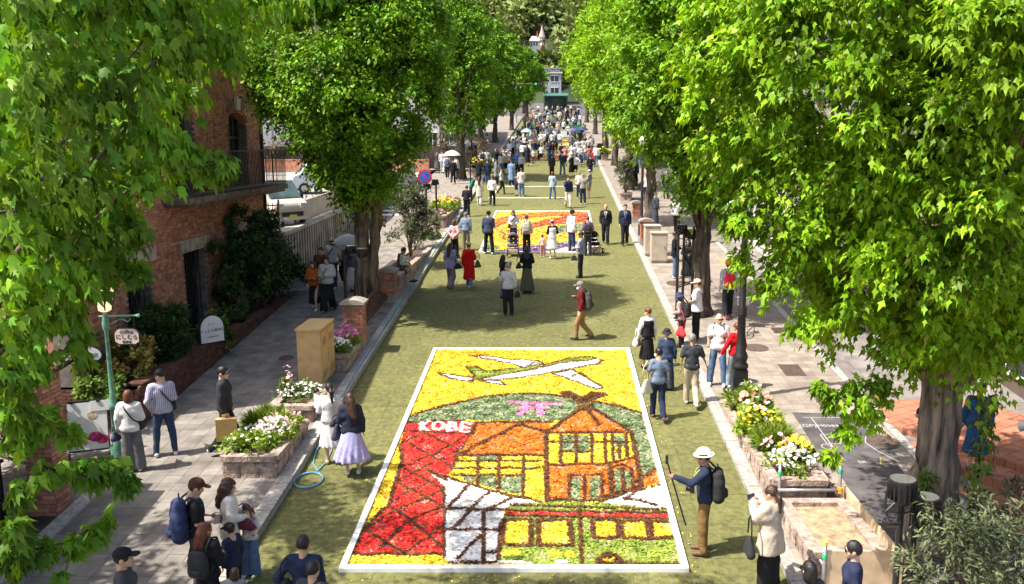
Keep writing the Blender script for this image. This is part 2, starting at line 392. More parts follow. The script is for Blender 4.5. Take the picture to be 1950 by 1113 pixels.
for k, (a, b, c, d) in enumerate(upper):
    q = MB(); m_ = (a + b) / 2; n = 10
    arc = [(m_ + (b - a) / 2 * math.cos(t_), d - .36 + .36 * math.sin(t_)) for t_ in np.linspace(0, math.pi, n)]
    q.prism([(b + .0, d + .0), (a, d)] + arc[::-1], -.4, -.004, yz(FX)); q.build('arch_spandrel', brick_mi, wall)
    vo = MB()
    for t_ in np.linspace(.16, math.pi - .16, 13):
        vo.box((FX + .01, m_ + ((b - a) / 2 + .14) * math.cos(t_), d - .36 + (.36 + .16) * math.sin(t_)), (.06, .2, .09), rx=t_ if 1 else 0)
    vo.build('arch_bricks', brick_mi, wall)
    MB().box((FX + .02, m_, d + .26), (.14, .26, .42), tap=1.2).build('keystone', cream, wall)
    wd = MB().box((FX - .34, m_, (c + d) / 2), (.05, b - a, d - c)); win = wd.build('window', dark_glass, house)
    fr = MB()
    for yy in (a + .05, m_ - .3, m_, m_ + .3, b - .05): fr.box((FX - .29, yy, (c + d) / 2), (.06, .06, d - c))
    for zz in (c + .05, c + .9, c + 1.5, d - .06): fr.box((FX - .28, m_, zz), (.06, b - a, .06))
    fr.build('frame', mat('dark_green_frame', (.03, .045, .03), .5), win)
for k, (a, b, c, d) in enumerate(lower):
    win = MB().box((FX - .36, (a + b) / 2, (c + d) / 2), (.04, b - a, d - c)).build('door' if k == 1 else 'window', dark_glass, house)
    fr = MB(); m_ = (a + b) / 2
    for i in range(7):
        u = a + (b - a) * i / 6; fr.bar((FX - .2, u, c), (FX - .2, a + (b - a) * ((i + 3) % 7) / 6, d), .022)
        fr.bar((FX - .2, u, c), (FX - .2, u, d), .02)
    fr.build('iron_grille', black_m, win)
    MB().box((FX + .02, m_, d + .18), (.1, b - a + .5, .34)).build('stone_lintel', mat('pale_lintel', (.40, .34, .27), .85, .25, 5, bump=.4), win)
MB().box((FX - .1, 23.8, 10.2), (.7, 12.7, .22)).build('cornice', cream, house)
MB().box((FX - .02, 23.8, 10.36), (.9, 12.9, .1)).build('cornice_cap', cream, house)
q = MB(); q.add([(FX + .1, 17.6, 10.41), (FX + .1, 30.1, 10.41), (FX - 1.2, 30.1, 13), (FX - 1.2, 17.6, 13), (-18, 17.6, 10.41), (-18, 30.1, 10.41), (-17, 30.1, 13), (-17, 17.6, 13)], [(0, 1, 2, 3), (1, 5, 6, 2), (5, 4, 7, 6), (4, 0, 3, 7), (3, 2, 6, 7)])
q.build('slate_roof', slate, house)
bal = MB().box((-9.62, 26.2, 6.06), (.76, 8.2, .16)).box((-9.62, 26.2, 5.94), (.6, 8.0, .1)).build('balcony', mat('balcony_slab', (.16, .12, .10), .9, .3, 4), house)
for i in range(64):
    y = 22.2 + i * .127
    MB().box((-9.28, y, 6.72), (.018, .018, 1.16)).build('baluster', black_m, bal)
for i in range(6):
    MB().box((-9.95 + i * .115, 30.24, 6.72), (.018, .018, 1.16)).build('baluster', black_m, bal)
q = MB()
for z in (6.24, 7.3): q.box((-9.28, 26.2, z), (.045, 8.1, .035)); q.box((-9.62, 30.24, z), (.7, .045, .035))
q.build('handrail', black_m, bal)
MB().tube([(-9.93, 29.9, 3), (-9.93, 29.9, 10.1)], .05).build('downpipe', black_m, house)
# low brick bed wall
bed = thing('brick_bed_wall', 'long low dark brick garden wall along the left pavement', 'wall')
core = MB().box((-8.86, 23.6, 1.85), (.28, 12, 1.24)).box((-10.3, 17.74, 1.75), (3.1, .28, 1.44)).build('core', mortar, bed)
bc = brick_cells(-8.72, 17.6, 29.6, 1.45, 2.44, 'y', 1, z0f=lambda y: gz(y) + .1) + brick_cells(17.6, -11.8, -8.72, 1.45, 2.44, 'x', -1)
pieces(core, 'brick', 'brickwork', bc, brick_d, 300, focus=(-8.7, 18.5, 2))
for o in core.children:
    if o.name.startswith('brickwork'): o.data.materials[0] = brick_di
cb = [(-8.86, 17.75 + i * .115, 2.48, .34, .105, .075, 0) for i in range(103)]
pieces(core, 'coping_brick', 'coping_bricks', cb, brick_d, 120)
MB().box((-9.5, 23.7, 1.9), (1.0, 12, .95)).build('bed_soil', soil, bed)
# entrance block
port = thing('brick_entrance', 'brick gateway with dark iron door at bottom left', 'building')
q = MB().box((-8.62, 14.03, 2.4), (.44, .45, 2.7)).box((-8.62, 10.9, 3.45), (.44, 5.82, .58)).box((-8.62, 9.2, 1.9), (.44, 2.6, 2.5))
core = q.build('wall', mortar, port)
bc = brick_cells(-8.4, 8.0, 14.255, 3.16, 3.74, 'y', 1) + brick_cells(-8.4, 13.805, 14.255, 1.3, 3.16, 'y', 1) + brick_cells(13.805, -8.84, -8.4, 1.3, 3.16, 'x', -1) + brick_cells(-8.4, 8, 10.5, .9, 3.16, 'y', 1)
pieces(core, 'brick', 'brickwork', bc, brick_m, 300, focus=(-8.4, 14, 2.5))
for o in core.children:
    if o.name.startswith('brickwork'): o.data.materials[0] = brick_mi
MB().box((-11, 12, 3.8), (4.4, 5, .2)).build('flat_roof', slate, port)
MB().box((-9.6, 12, 1.9), (.1, 4, 3.2)).build('back_wall', mat('dark_interior', (.03, .027, .025), .9), port)  # near-black colour paints in the gloom of the entrance interior
dr = MB().box((-9.3, 12.4, 2.1), (.04, 2.8, 2.2)).build('door', dark_glass, port)
q = MB()
for i in range(10): q.box((-9.22, 11.1 + i * .29, 2.1), (.03, .03, 2.2))
for z in (1.15, 1.6, 2.3, 3.1): q.box((-9.22, 12.4, z), (.04, 2.8, .05))
q.bar((-9.2, 11.1, 1.2), (-9.2, 12.4, 2.3), .03).bar((-9.2, 12.4, 1.2), (-9.2, 13.7, 2.3), .03)
q.build('iron_grille', black_m, dr)
strip(MB(), -9.2, -8.25, 9, 13.8, .1, LP + .02).build('threshold', mat('dark_slab', (.06, .05, .045), .6), port)  # threshold slab in one even dark tone
strip(MB(), -8.36, -8.1, 9, 14.6, .1, LP + .05).build('step_kerb', granite, port)

# ------------------------------------------------------------ retaining wall, car park
rw = thing('retaining_wall', 'ribbed concrete retaining wall below the car park', 'wall')
def rtop(y): return 4.4 + (y - 30.6) * .036
q = MB(); a, b = (-9.55, 30.6), (-8.75, 58)
q.add([(a[0], a[1], 2), (b[0], b[1], 4), (b[0], b[1], rtop(b[1])), (a[0], a[1], rtop(a[1])), (a[0] - 2.6, a[1] - .2, 2), (a[0] - 2.6, a[1] - .2, rtop(a[1])), (b[0] - .4, b[1], 4), (b[0] - .4, b[1], rtop(b[1])), (a[0] - .4, a[1] + .3, rtop(a[1])), (a[0] - 2.6, a[1] + .3, rtop(a[1]))],
      [(0, 1, 2, 3), (4, 0, 3, 5), (3, 2, 7, 8), (5, 3, 8, 9), (1, 6, 7, 2)])
wl = q.build('wall', concrete, rw)
for i in range(90):
    f = (i + .5) / 90; y = a[1] + (b[1] - a[1]) * f; x = a[0] + (b[0] - a[0]) * f
    MB().box((x + .015, y, (gz(y) + rtop(y)) / 2), (.05, .18, rtop(y) - gz(y) - .12)).build('rib', concrete, wl)
for i in range(12): MB().box((a[0] - .1 - i * .21, a[1] - .03 - i * .016, 3.4), (.13, .05, 1.8)).build('rib', concrete, wl)
q = MB(); q.add([(a[0] - .45, a[1] + .25, rtop(a[1]) + .03), (a[0] + .08, a[1] - .08, rtop(a[1]) + .03), (b[0] + .08, b[1], rtop(b[1]) + .03), (b[0] - .45, b[1], rtop(b[1]) + .03), (a[0] - .45, a[1] + .25, rtop(a[1]) - .1), (a[0] + .08, a[1] - .08, rtop(a[1]) - .1), (b[0] + .08, b[1], rtop(b[1]) - .1), (b[0] - .45, b[1], rtop(b[1]) - .1)], [(0, 1, 2, 3), (1, 5, 6, 2), (0, 4, 5, 1)])
q.build('coping', mat('pale_concrete', (.42, .38, .32), .9, .2, 3), rw)
lot = MB().add([(-60, 30.5, rtop(30.5) - .1), (-9.4, 30.7, rtop(30.5) - .1), (-8.9, 70, rtop(70) - .1), (-60, 70, rtop(70) - .1)], [(0, 1, 2, 3)]).build('car_park_ground', mat('car_park_asphalt', (.27, .25, .235), .9, .15, 2))
tag(lot, kind='structure')
for i in range(3): MB().box((-14 - i * 2.6, 48, rtop(48) - .09), (.12, 5, .012), rx=.036).build('bay_line', white_p, lot)
MB().box((-18, 61, rtop(61) - .09), (18, .5, .012), rx=.036).build('bay_line', white_p, lot)
fp = thing('parapet_fence', 'beige sheet metal parapet fence on the retaining wall', 'fence')
fm = mat('beige_panel', (.46, .41, .33), .55, .08, 2)
for i in range(1, 13):
    y0, y1 = 31.8 + i * 1.9, 31.8 + (i + 1) * 1.9 - .04
    f0, f1 = (y0 - 30.6) / 27.4, (y1 - 30.6) / 27.4
    x0, x1 = -9.7 + .8 * f0, -9.7 + .8 * f1
    MB().add([(x0, y0, rtop(y0) + .05), (x1, y1, rtop(y1) + .05), (x1, y1, rtop(y1) + .85), (x0, y0, rtop(y0) + .85), (x0 - .05, y0, rtop(y0) + .05), (x1 - .05, y1, rtop(y1) + .05), (x1 - .05, y1, rtop(y1) + .85), (x0 - .05, y0, rtop(y0) + .85)], [(0, 1, 2, 3), (7, 6, 5, 4), (3, 2, 6, 7), (0, 3, 7, 4), (1, 5, 6, 2), (0, 4, 5, 1)]).build('panel', fm, fp)
gf = thing('iron_railing', 'pale upright railing in front of the parked cream van', 'fence', (-9.75, 30.75, rtop(30.7)))
for i in range(9): MB().box((-.16 * i - .05, 0, .52), (.025, .025, 1.05)).build('upright', mat('pale_steel', (.55, .52, .46), .5, .1), gf)
q = MB()
for z in (.12, .95): q.box((-.7, 0, z), (1.45, .03, .04))
for x in (0, -1.42): q.box((x, .0, .55), (.06, .06, 1.2))
q.build('rail', mat('pale_steel', (.55, .52, .46), .5, .1), gf)
# fence, hedge and low brick wall behind the car park
bf = thing('corrugated_fence', 'grey corrugated panel fence behind the car park', 'fence', (-22, 66.5, rtop(66)))
for i in range(40): MB().box((-12 + i * .62, (i % 2) * .05, 2.6), (.6, .08, 3.2)).build('panel', mat('grey_panel', (.36, .36, .36), .6, .1), bf)
for i in range(7): MB().box((-12 + i * 4, .12, 2.1), (.12, .1, 4.2)).build('post', steel, bf)
bw = thing('low_brick_wall', 'low dark red brick wall at the back of the car park', 'wall', (-20, 63.2, rtop(63)))
MB().box((0, 0, .3), (22, .3, .9)).build('wall', brick_mi, bw); MB().box((0, 0, .78), (22, .36, .07)).build('coping', brick_mi, bw)

# ------------------------------------------------------------ buildings behind the right trees
def block(name, label, loc, size, wall_m, rows, cols, faces=('-x', '-y'), wm=dark_glass, roofm=None, band=None):
    t_ = thing(name, label, 'building', loc)
    sx, sy, sz = size
    wl_ = MB().box((0, 0, sz / 2), size).build('wall', wall_m, t_)
    MB().box((0, 0, sz + .15), (sx + .5, sy + .5, .3)).build('roof', roofm or cream, t_)
    for fc in faces:
        ln = sy if fc[1] == 'x' else sx
        for r in range(rows):
            for c in range(cols):
                u = (c + .5) / cols * ln - ln / 2; z = sz * (r + .55) / rows; ww, hh = ln / cols * .55, sz / rows * .5
                if fc[1] == 'x':
                    X_ = sx / 2 * (-1 if fc[0] == '-' else 1); p = (X_, u, z); d = (.08, ww, hh); d2 = (.14, ww + .16, .1); dm = (.12, .06, hh)
                else:
                    Y_ = sy / 2 * (-1 if fc[0] == '-' else 1); p = (u, Y_, z); d = (ww, .08, hh); d2 = (ww + .16, .14, .1); dm = (.06, .12, hh)
                w_ = MB().box(p, d).build('window', wm, t_)
                MB().box((p[0], p[1], p[2] - hh / 2 - .05), d2).box(p, dm).box((p[0], p[1], p[2] + hh / 2 + .04), d2).build('frame', white_p, w_)
    return t_
pale = mat('pale_render', (.55, .52, .47), .8, .08, 2)
block('shop_building', 'white rendered shop building behind the right-hand trees', (13.2, 40, gz(32) - .2), (9, 18, 9), pale, 3, 6, ('-x', '-y'))
block('shop_building', 'dark brown shop behind the big right tree', (15.0, 22, gz(16) - .2), (8, 13, 10), mat('brown_render', (.12, .085, .07), .8, .1, 2), 3, 4, ('-x', '-y'))
block('shop_building', 'grey block far along the right pavement', (13.5, 70, gz(56) - .2), (9, 30, 11), mat('grey_render', (.30, .29, .28), .8, .1, 2), 4, 9, ('-x', '-y'))
block('shop_building', 'beige block far along the left pavement', (-14.5, 88, gz(72)), (10, 30, 9), pale, 3, 9, ('+x', '-y'))
# terrace with steps at bottom right
ter = thing('tiled_terrace', 'terracotta tiled terrace with low steps at bottom right', 'terrace', (7.5, 14.6, gz(14.6)), R(33))
tz = [-.25, .0, .15, .30]
ts = .3
for k, (off, top) in enumerate(((0, .06), (.75, .22), (1.5, .38))):
    base_ = MB().box((off + 4, 0, top / 2 - .3), (8, 26, top + .58)).build('step' if k else 'floor', mortar, ter)
    cl = []
    for i in range(3 if k < 2 else 10):
        for j in range(-16, 14):
            cl.append((off + .15 + i * ts, j * ts, top, ts - .012, ts - .012, .03, 0))
    if k:
        for j in range(-16, 14): cl.append((off, j * .22, top - .075, .03, .208, .14, 0))
    vis = sorted(cl, key=lambda c: abs(c[1] + 1.5) + c[0] * .3)
    pieces(base_, 'tile', 'tiles', vis, terracotta, 200, focus=(1.5, -2, .3))
    for o in base_.children:
        if o.name.startswith('tiles'): o.data.materials[0] = terracotta_i
tag(MB().add([(7.76, -2, .0), (40, -2, 0), (40, 18.5, gz(18.5) - .02), (7.76, 18.5, gz(18.5) - .02)], [(0, 1, 2, 3)]).build('terrace_paving', terracotta_i), kind='structure')
tag(MB().add([(7.76, 18.5, gz(18.5) - .02), (40, 18.5, gz(18.5) - .02), (40, 60, gz(60) - .02), (7.76, 60, gz(60) - .02)], [(0, 1, 2, 3)]).build('shop_forecourt', mat('grey_paving', (.20, .18, .165), .9, .2, 2)), kind='structure')
hr = thing('white_handrail', 'thick white sloping handrail on the tiled terrace', 'handrail', (8.9, 15.9, gz(15.9) + .3), 0)
MB().tube([(0, 0, .55), (.12, -.1, .62), (1.4, -.9, .35), (2.4, -1.5, .1)], [.09, .1, .1, .1]).build('rail', white_p, hr, smooth=True)
MB().tube([(.35, -.25, -.1), (.35, -.25, .9)], .025).tube([(1.8, -1.1, -.1), (1.8, -1.1, .3)], .03).build('post', steel, hr)

# ------------------------------------------------------------ far end of the street
fb = block('corner_building', 'narrow white building closing the far end of street', (.1, 176, gz(170)), (2.6, 10, 6.6), mat('white_render', (.36, .37, .38), .7, .06, 2), 3, 1, ('-y',))
aw = thing('green_shopfront', 'dark green shopfront with awning at the far end', 'building', (.3, 166, gz(164)))
MB().box((0, 0, 1.5), (4.4, 5, 3.0)).build('wall', mat('green_shop', (.03, .10, .075), .6), aw)
MB().add([(-2.3, -2.5, 2.9), (2.3, -2.5, 2.9), (2.3, -3.6, 2.4), (-2.3, -3.6, 2.4), (-2.3, -2.5, 3.0), (2.3, -2.5, 3.0), (2.3, -3.6, 2.5), (-2.3, -3.6, 2.5)], [(0, 1, 2, 3), (7, 6, 5, 4), (3, 2, 6, 7)]).build('awning', mat('green_awning', (.04, .14, .10), .7), aw)
for i in range(3): MB().box((-1.4 + i * 1.4, -2.52, 1.2), (1.1, .06, 1.9)).build('window', dark_glass, aw)
mh = thing('turreted_house', 'western style house with pink pointed turret on hillside', 'building', (-4.2, 226, 29.6))
mh.scale = (.36, .36, .36)
MB().box((-1, 0, 4.5), (9, 7, 9)).build('wall', mat('white_render', (.62, .62, .62), .7), mh)
pinkroof = mat('pink_slate', (.48, .34, .31), .7, .1, 3)
MB().add([(-5.8, -3.8, 8.8), (3.8, -3.8, 8.8), (3.8, 3.8, 8.8), (-5.8, 3.8, 8.8), (-4, 0, 12.5), (1.5, 0, 12.5)], [(0, 1, 5, 4), (1, 2, 5), (2, 3, 4, 5), (3, 0, 4)]).build('roof', pinkroof, mh)
tw = MB().lathe([(2, 3), (2, 11.4)], (3.4, -2.6, 0), 8).build('turret', white_p, mh)
MB().lathe([(2.6, 11.2), (1.3, 15), (.03, 20)], (3.4, -2.6, 0), 8).build('turret_roof', pinkroof, tw)
for k in range(8):
    a_ = k * .785 + .39; MB().box((3.4 + 1.9 * math.cos(a_), -2.6 + 1.9 * math.sin(a_), 8.6), (.12, .9, 2), rz=a_).build('window', dark_glass, tw)
for k in range(8):
    a_ = k * .785; MB().box((3.4 + 2 * math.cos(a_), -2.6 + 2 * math.sin(a_), 7), (.2, .2, 8.6), rz=a_).build('beam', brick_mi, tw)
MB().lathe([(2.1, 3), (2.1, 5.8)], (3.4, -2.6, 0), 8).build('brick_band', brick_mi, tw)
for i in range(3): MB().box((-4 + i * 1.8, -3.52, 6.8), (1.1, .1, 2)).build('window', dark_glass, mh)
MB().box((0, -.6, 12.6), (1, 1, 5)).box((0, -.6, 15.2), (1.3, 1.3, .5)).build('chimney', mat('orange_brick', (.36, .13, .08), .9), mh)
block('hill_house', 'small white flat-roofed house left of the turret', (-10.4, 216, 25.5), (3.4, 4, 6), white_p, 2, 3, ('-y',))
block('hill_house', 'grey tall apartment house below the hillside trees', (-.3, 192, gz(192) - 1), (3.2, 8, 8), mat('blue_grey_render', (.40, .42, .45), .7), 4, 2, ('-y',), roofm=mat('grey_roof', (.25, .26, .28), .7))

# ------------------------------------------------------------ foliage
def leafmat(name, c, c2, tr=.38, isl=.35, hue=.02, rough=.46):
    return mat(name, c, rough, .25, 1.3, island=isl, c2=c2, transl=tr * .55, hue=hue, spec=.16)
leaf_near = leafmat('leaf_near', (.125, .26, .024), (.175, .33, .028), .5)
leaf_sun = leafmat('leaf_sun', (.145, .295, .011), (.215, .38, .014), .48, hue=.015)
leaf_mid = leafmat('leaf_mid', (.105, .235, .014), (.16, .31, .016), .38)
leaf_dark = leafmat('leaf_dark', (.042, .088, .024), (.06, .115, .028), .3)
leaf_shrub = leafmat('leaf_shrub', (.075, .14, .025), (.12, .19, .03), .4)
leaf_gold = leafmat('leaf_gold', (.16, .15, .03), (.26, .22, .06), .35)
leaf_olive = leafmat('leaf_olive', (.075, .095, .045), (.15, .17, .085), .25)
leaf_flower = leafmat('leaf_flower', (.13, .215, .03), (.21, .29, .04), .45)
leaf_young = leafmat('leaf_young', (.32, .34, .06), (.36, .32, .08), .45)
leaf_brown = leafmat('leaf_brown', (.10, .08, .045), (.16, .12, .07), .2)
def star():
    o = [(0, 0), (-.12, .08), (-.34, .18), (-.24, .30), (-.32, .68), (-.14, .55), (0, 1.05), (.14, .55), (.32, .68), (.24, .30), (.34, .18), (.12, .08)]
    V = np.array([(x, y, -.35 * abs(x) - .22 * y * y) for x, y in o]); F_ = np.array([(0, i, i + 1) for i in range(1, 11)])
    return V, F_[:, ::-1]
def tri3():
    o = [(0, 0), (-.34, .40), (-.15, .52), (0, 1.05), (.15, .52), (.34, .40)]
    V = np.array([(x, y, -.3 * abs(x) - .2 * y * y) for x, y in o]); F_ = np.array([(0, i, i + 1) for i in range(1, 5)])
    return V, F_[:, ::-1]
def rhomb(w_=.42):
    V = np.array([(0, 0, 0), (w_, .5, -.06), (0, 1, -.2), (-w_, .5, -.06)]); return V, np.array([(0, 1, 2), (0, 2, 3)])
KIND = {'star': star(), 'tri': tri3(), 'rh': rhomb(.31), 'slim': rhomb(.13), 'blade': rhomb(.06)}
def unit(v): return v / (np.linalg.norm(v, axis=-1, keepdims=True) + 1e-9)
def leaf_frames(P, D, n_, out, droop=.6, up=.8):
    """orientation matrices for leaves at P with growth direction D"""
    J = rng.normal(size=P.shape)
    T = unit(D * .4 + out * .45 + J * .45 + np.array([0, 0, -droop]))
    n0 = out * .7 + np.array([0, 0, up]) + rng.normal(size=P.shape) * .45
    N_ = unit(n0 - T * np.sum(n0 * T, 1, keepdims=True)); B = np.cross(T, N_)
    return np.stack([B, T, N_], axis=2)
def clump_leaves(clumps, per, axis=None, droop=.6, up=.8, twig=7, rise=.35):
    """clumps (n,4): centre and radius. Leaves sit on short twigs that leave the clump's heart."""
    Ps, Ds, Os = [], [], []
    for c in clumps:
        nt = max(3, int(per * (c[4] if len(c) > 4 else 1) / twig)); ctr = np.array(c[:3]); r = c[3]
        d = unit(rng.normal(size=(nt, 3)) + np.array([0, 0, rise]))
        if axis is not None:
            o = ctr - np.array([axis[0], axis[1], min(ctr[2], axis[2])]); d = unit(d + .75 * o / (np.linalg.norm(o) + .01))
        ln = r * rng.uniform(.75, 1.2, (nt, 1))
        for k in range(twig):
            f = .35 + .65 * (k + rng.random((nt, 1))) / twig
            Ps.append(ctr + d * ln * f + rng.normal(size=(nt, 3)) * r * .07); Ds.append(d); Os.append(unit(d + 0 * d))
    return np.concatenate(Ps), np.concatenate(Ds), np.concatenate(Os)
def leaves(name, P, D, O, kind, size, m, parent, droop=.6, up=.8, jit=.3, kindtag='stuff'):
    M = leaf_frames(P, D, len(P), O, droop, up); V0, F0 = KIND[kind]
    s_ = size * rng.uniform(1 - jit, 1 + jit, len(P))
    V = np.einsum('nij,vj->nvi', M, V0) * s_[:, None, None] + P[:, None, :]
    F_ = (F0[None] + len(V0) * np.arange(len(P))[:, None, None]).reshape(-1, 3)
    o = npmesh(name, V.reshape(-1, 3), F_, m, parent)
    if kindtag: o['kind'] = kindtag
    return o, M, s_
def single_leaves(P, M, s_, idx, kind, m, parent):
    V0, F0 = KIND[kind]; me = bpy.data.meshes.new('leaf'); me.from_pydata([tuple(v) for v in V0], [], [tuple(int(i) for i in f) for f in F0]); me.materials.append(m)
    for i in idx:
        o = link('leaf', me, parent)
        mm = Matrix([list(r_) for r_ in M[i]]).to_4x4(); o.matrix_basis = Matrix.Translation(Vector(P[i])) @ mm @ Matrix.Scale(float(s_[i]), 4)
def trunk(t_, base, top, r0, r1, mt, forks=(), lean=(0, 0), seed=0, n=30, knots=True):
    q = MB(); rs = random.Random(seed); pts = []; rr = []
    for i in range(13):
        f = i / 12; pts.append((base[0] + (top[0] - base[0]) * f + rs.uniform(-.04, .04), base[1] + (top[1] - base[1]) * f + rs.uniform(-.04, .04), base[2] - .15 + (top[2] - base[2] + .15) * f))
        rr.append((r0 * (1.45 - .45 * min(1, f * 4)) * (1 - f) + r1 * f) * rs.uniform(.94, 1.06))
    q.tube(pts, rr, n); o = q.build('trunk', mt, t_, smooth=True)
    me = o.data
    for v in me.vertices:            # fluted, knotted surface
        a = math.atan2(v.co.y - base[1], v.co.x - base[0]); k = 1 + .09 * math.sin(5 * a + v.co.z * 1.3) + .06 * math.sin(9 * a - v.co.z * 1.1)
        v.co.x = base[0] + (v.co.x - base[0]) * k; v.co.y = base[1] + (v.co.y - base[1]) * k
    for f in forks:
        a = Vector(top) + Vector((0, 0, -.25)); b = Vector(f[:3]); md = (a + b) / 2 + Vector((rs.uniform(-.2, .2), rs.uniform(-.2, .2), rs.uniform(0, .3)))
        r_ = f[3] if len(f) > 3 else r1 * .5
        MB().tube([a, a.lerp(md, .5), md, b], [r_ * 1.3, r_, r_ * .75, r_ * .25], 8).build('limb', mt, t_, smooth=True)
    return o
def profile_clumps(cx, cy, g, prof, n, cr, seed, shell=.72, squash=1.):
    rs = np.random.default_rng(seed); z = np.array([p[0] for p in prof]); r = np.array([p[1] for p in prof]); out = []
    wts = (r[:-1] + r[1:]) * np.diff(z); wts = wts / wts.sum()
    for i in range(n):
        s_ = rs.choice(len(wts), p=wts); f = rs.random(); zz = z[s_] + (z[s_ + 1] - z[s_]) * f; R_ = r[s_] + (r[s_ + 1] - r[s_]) * f
        a = i * 2.39996 + rs.uniform(-.4, .4); k = rs.uniform(shell, 1.0) if rs.random() < .8 else rs.uniform(.2, shell)
        c_ = cr * rs.uniform(.7, 1.3); rad = max(.05, R_ * k - c_ * .55)
        out.append((cx + rad * math.cos(a), cy + rad * math.sin(a) * squash, g + zz + rs.uniform(-.2, .2), c_))
    return out
def tree(label, x, y, prof, trunk_h, r0, n, cr, per, kind, size, m, seed, mt=None, extra=(), singles=0, h0=LP, droop=.9, group='street trees', twig=7, up=.45, rise=.7, over=1, keepf=None, inner=2500):
    g = gz(y) + h0
    t_ = thing('street_tree', label, 'tree', (0, 0, 0), 0, group)
    cl_ = profile_clumps(x, y, g, prof, n * over, cr, seed)
    if keepf: cl_ = [c for i_, c in enumerate(cl_) if keepf(c) or i_ % 6 == 0]
    n = len(cl_); cl_ = cl_ + list(extra)
    rs = random.Random(seed); fk = []
    big = rs.sample(cl_[:n], min(11, n))
    for c in big: fk.append((*c[:3], r0 * rs.uniform(.22, .42)))
    trunk(t_, (x, y, g), (x + rs.uniform(-.1, .1), y, g + trunk_h), r0, r0 * .8, mt or bark, fk, seed=seed)
    P, D, O = clump_leaves(cl_, per, (x, y, g + trunk_h + 1.2), droop, twig=twig, rise=rise)
    if singles:
        d = np.linalg.norm(P - np.array(CAM), axis=1); px_ = P[:, 0] / P[:, 1]
        ok = (px_ > -.60) & (px_ < .52) & (P[:, 1] > 3); d = np.where(ok, d, 1e9); idx = np.argsort(d)[:singles]
        M = leaf_frames(P[idx], D[idx], len(idx), O[idx], droop, up); s_ = size * rng.uniform(.8, 1.3, len(idx))
        single_leaves(P[idx], M, s_, range(len(idx)), 'tri', m, t_)
        keep = np.ones(len(P), bool); keep[idx] = False; P, D, O = P[keep], D[keep], O[keep]
    ic = profile_clumps(x, y, g, [(z_, r_ * .62) for z_, r_ in prof[1:]], max(20, n // 6), cr * 1.1, seed + 500, .3)
    P2, D2, O2 = clump_leaves(ic, inner / len(ic), None, .6, twig=4); leaves('inner_crown', P2, D2, O2, 'rh', size * 2.1, m, t_, .5, .5)
    if singles:                      # bronze young shoots at the tips
        yk = rng.random(len(P)) < .012; leaves('young_leaves', P[yk] + O[yk] * .08, D[yk], O[yk], kind, size * 1.05, leaf_young, t_, .8, .6); P, D, O = P[~yk], D[~yk], O[~yk]
    leaves('crown', P, D, O, kind, size, m, t_, droop, up)
    return t_
# near left tree: its trunk stands left of the frame, boughs hang into view
near_px = [(-3.85, 8.43, 6.50, 0.36), (-3.78, 8.46, 7.00, 0.36), (-3.60, 8.58, 7.40, 0.38), (-3.39, 8.61, 7.80, 0.38), (-3.13, 8.72, 8.20, 0.38), (-2.93, 8.75, 8.60, 0.34), (-2.80, 8.88, 9.00, 0.30), (-3.85, 8.13, 6.40, 0.36), (-3.74, 8.13, 6.80, 0.36), (-3.58, 8.18, 7.20, 0.38), (-3.37, 8.24, 7.60, 0.36), (-3.19, 8.35, 8.00, 0.32), (-3.11, 8.39, 8.40, 0.24), (-3.77, 7.79, 6.20, 0.36), (-3.66, 7.79, 6.60, 0.36), (-3.51, 7.82, 7.00, 0.38), (-3.47, 7.89, 7.60, 0.34), (-3.50, 7.92, 8.20, 0.26), (-3.80, 7.46, 6.20, 0.36), (-3.70, 7.42, 6.60, 0.36), (-3.54, 7.46, 7.00, 0.36), (-3.41, 7.47, 7.30, 0.32), (-3.24, 7.38, 7.50, 0.24), (-3.03, 7.29, 7.60, 0.16), (-2.87, 7.35, 7.60, 0.11), (-3.84, 7.13, 6.20, 0.36), (-3.77, 7.09, 6.60, 0.34), (-3.65, 7.12, 7.00, 0.34), (-3.45, 7.20, 7.20, 0.30), (-3.32, 7.21, 7.40, 0.24), (-3.97, 6.78, 6.30, 0.34), (-3.89, 6.70, 6.60, 0.32), (-3.81, 6.74, 7.00, 0.30), (-3.63, 6.81, 7.20, 0.26), (-4.07, 6.45, 6.40, 0.32), (-4.02, 6.36, 6.70, 0.28), (-3.93, 6.44, 7.00, 0.26), (-3.82, 6.53, 7.30, 0.20), (-3.65, 6.42, 7.40, 0.14), (-4.15, 6.09, 6.40, 0.28), (-3.94, 5.91, 6.90, 0.12), (-3.95, 5.78, 7.00, 0.10), (-4.07, 6.13, 6.60, 0.24), (-4.03, 6.15, 6.90, 0.20), (-4.18, 5.76, 6.40, 0.24), (-4.14, 5.83, 6.60, 0.20), (-4.20, 5.47, 6.40, 0.20), (-4.10, 5.36, 6.60, 0.13), (-3.97, 5.20, 6.70, 0.13), (-4.28, 5.23, 6.60, 0.14), (-4.15, 4.92, 6.60, 0.12), (-4.05, 4.87, 6.80, 0.12), (-3.89, 4.81, 6.90, 0.13), (-3.75, 4.81, 7.00, 0.12), (-3.67, 4.70, 7.00, 0.08), (-4.33, 4.77, 6.60, 0.10), (-4.28, 4.53, 6.40, 0.13), (-4.30, 4.30, 6.40, 0.14), (-4.21, 4.25, 6.60, 0.13), (-4.11, 4.22, 6.80, 0.12), (-3.94, 4.27, 6.90, 0.11), (-3.87, 4.36, 7.00, 0.07), (-4.09, 4.02, 6.60, 0.07)]
near_cl = [(X, Y_, Z, r) for X, Z, Y_, r in near_px]
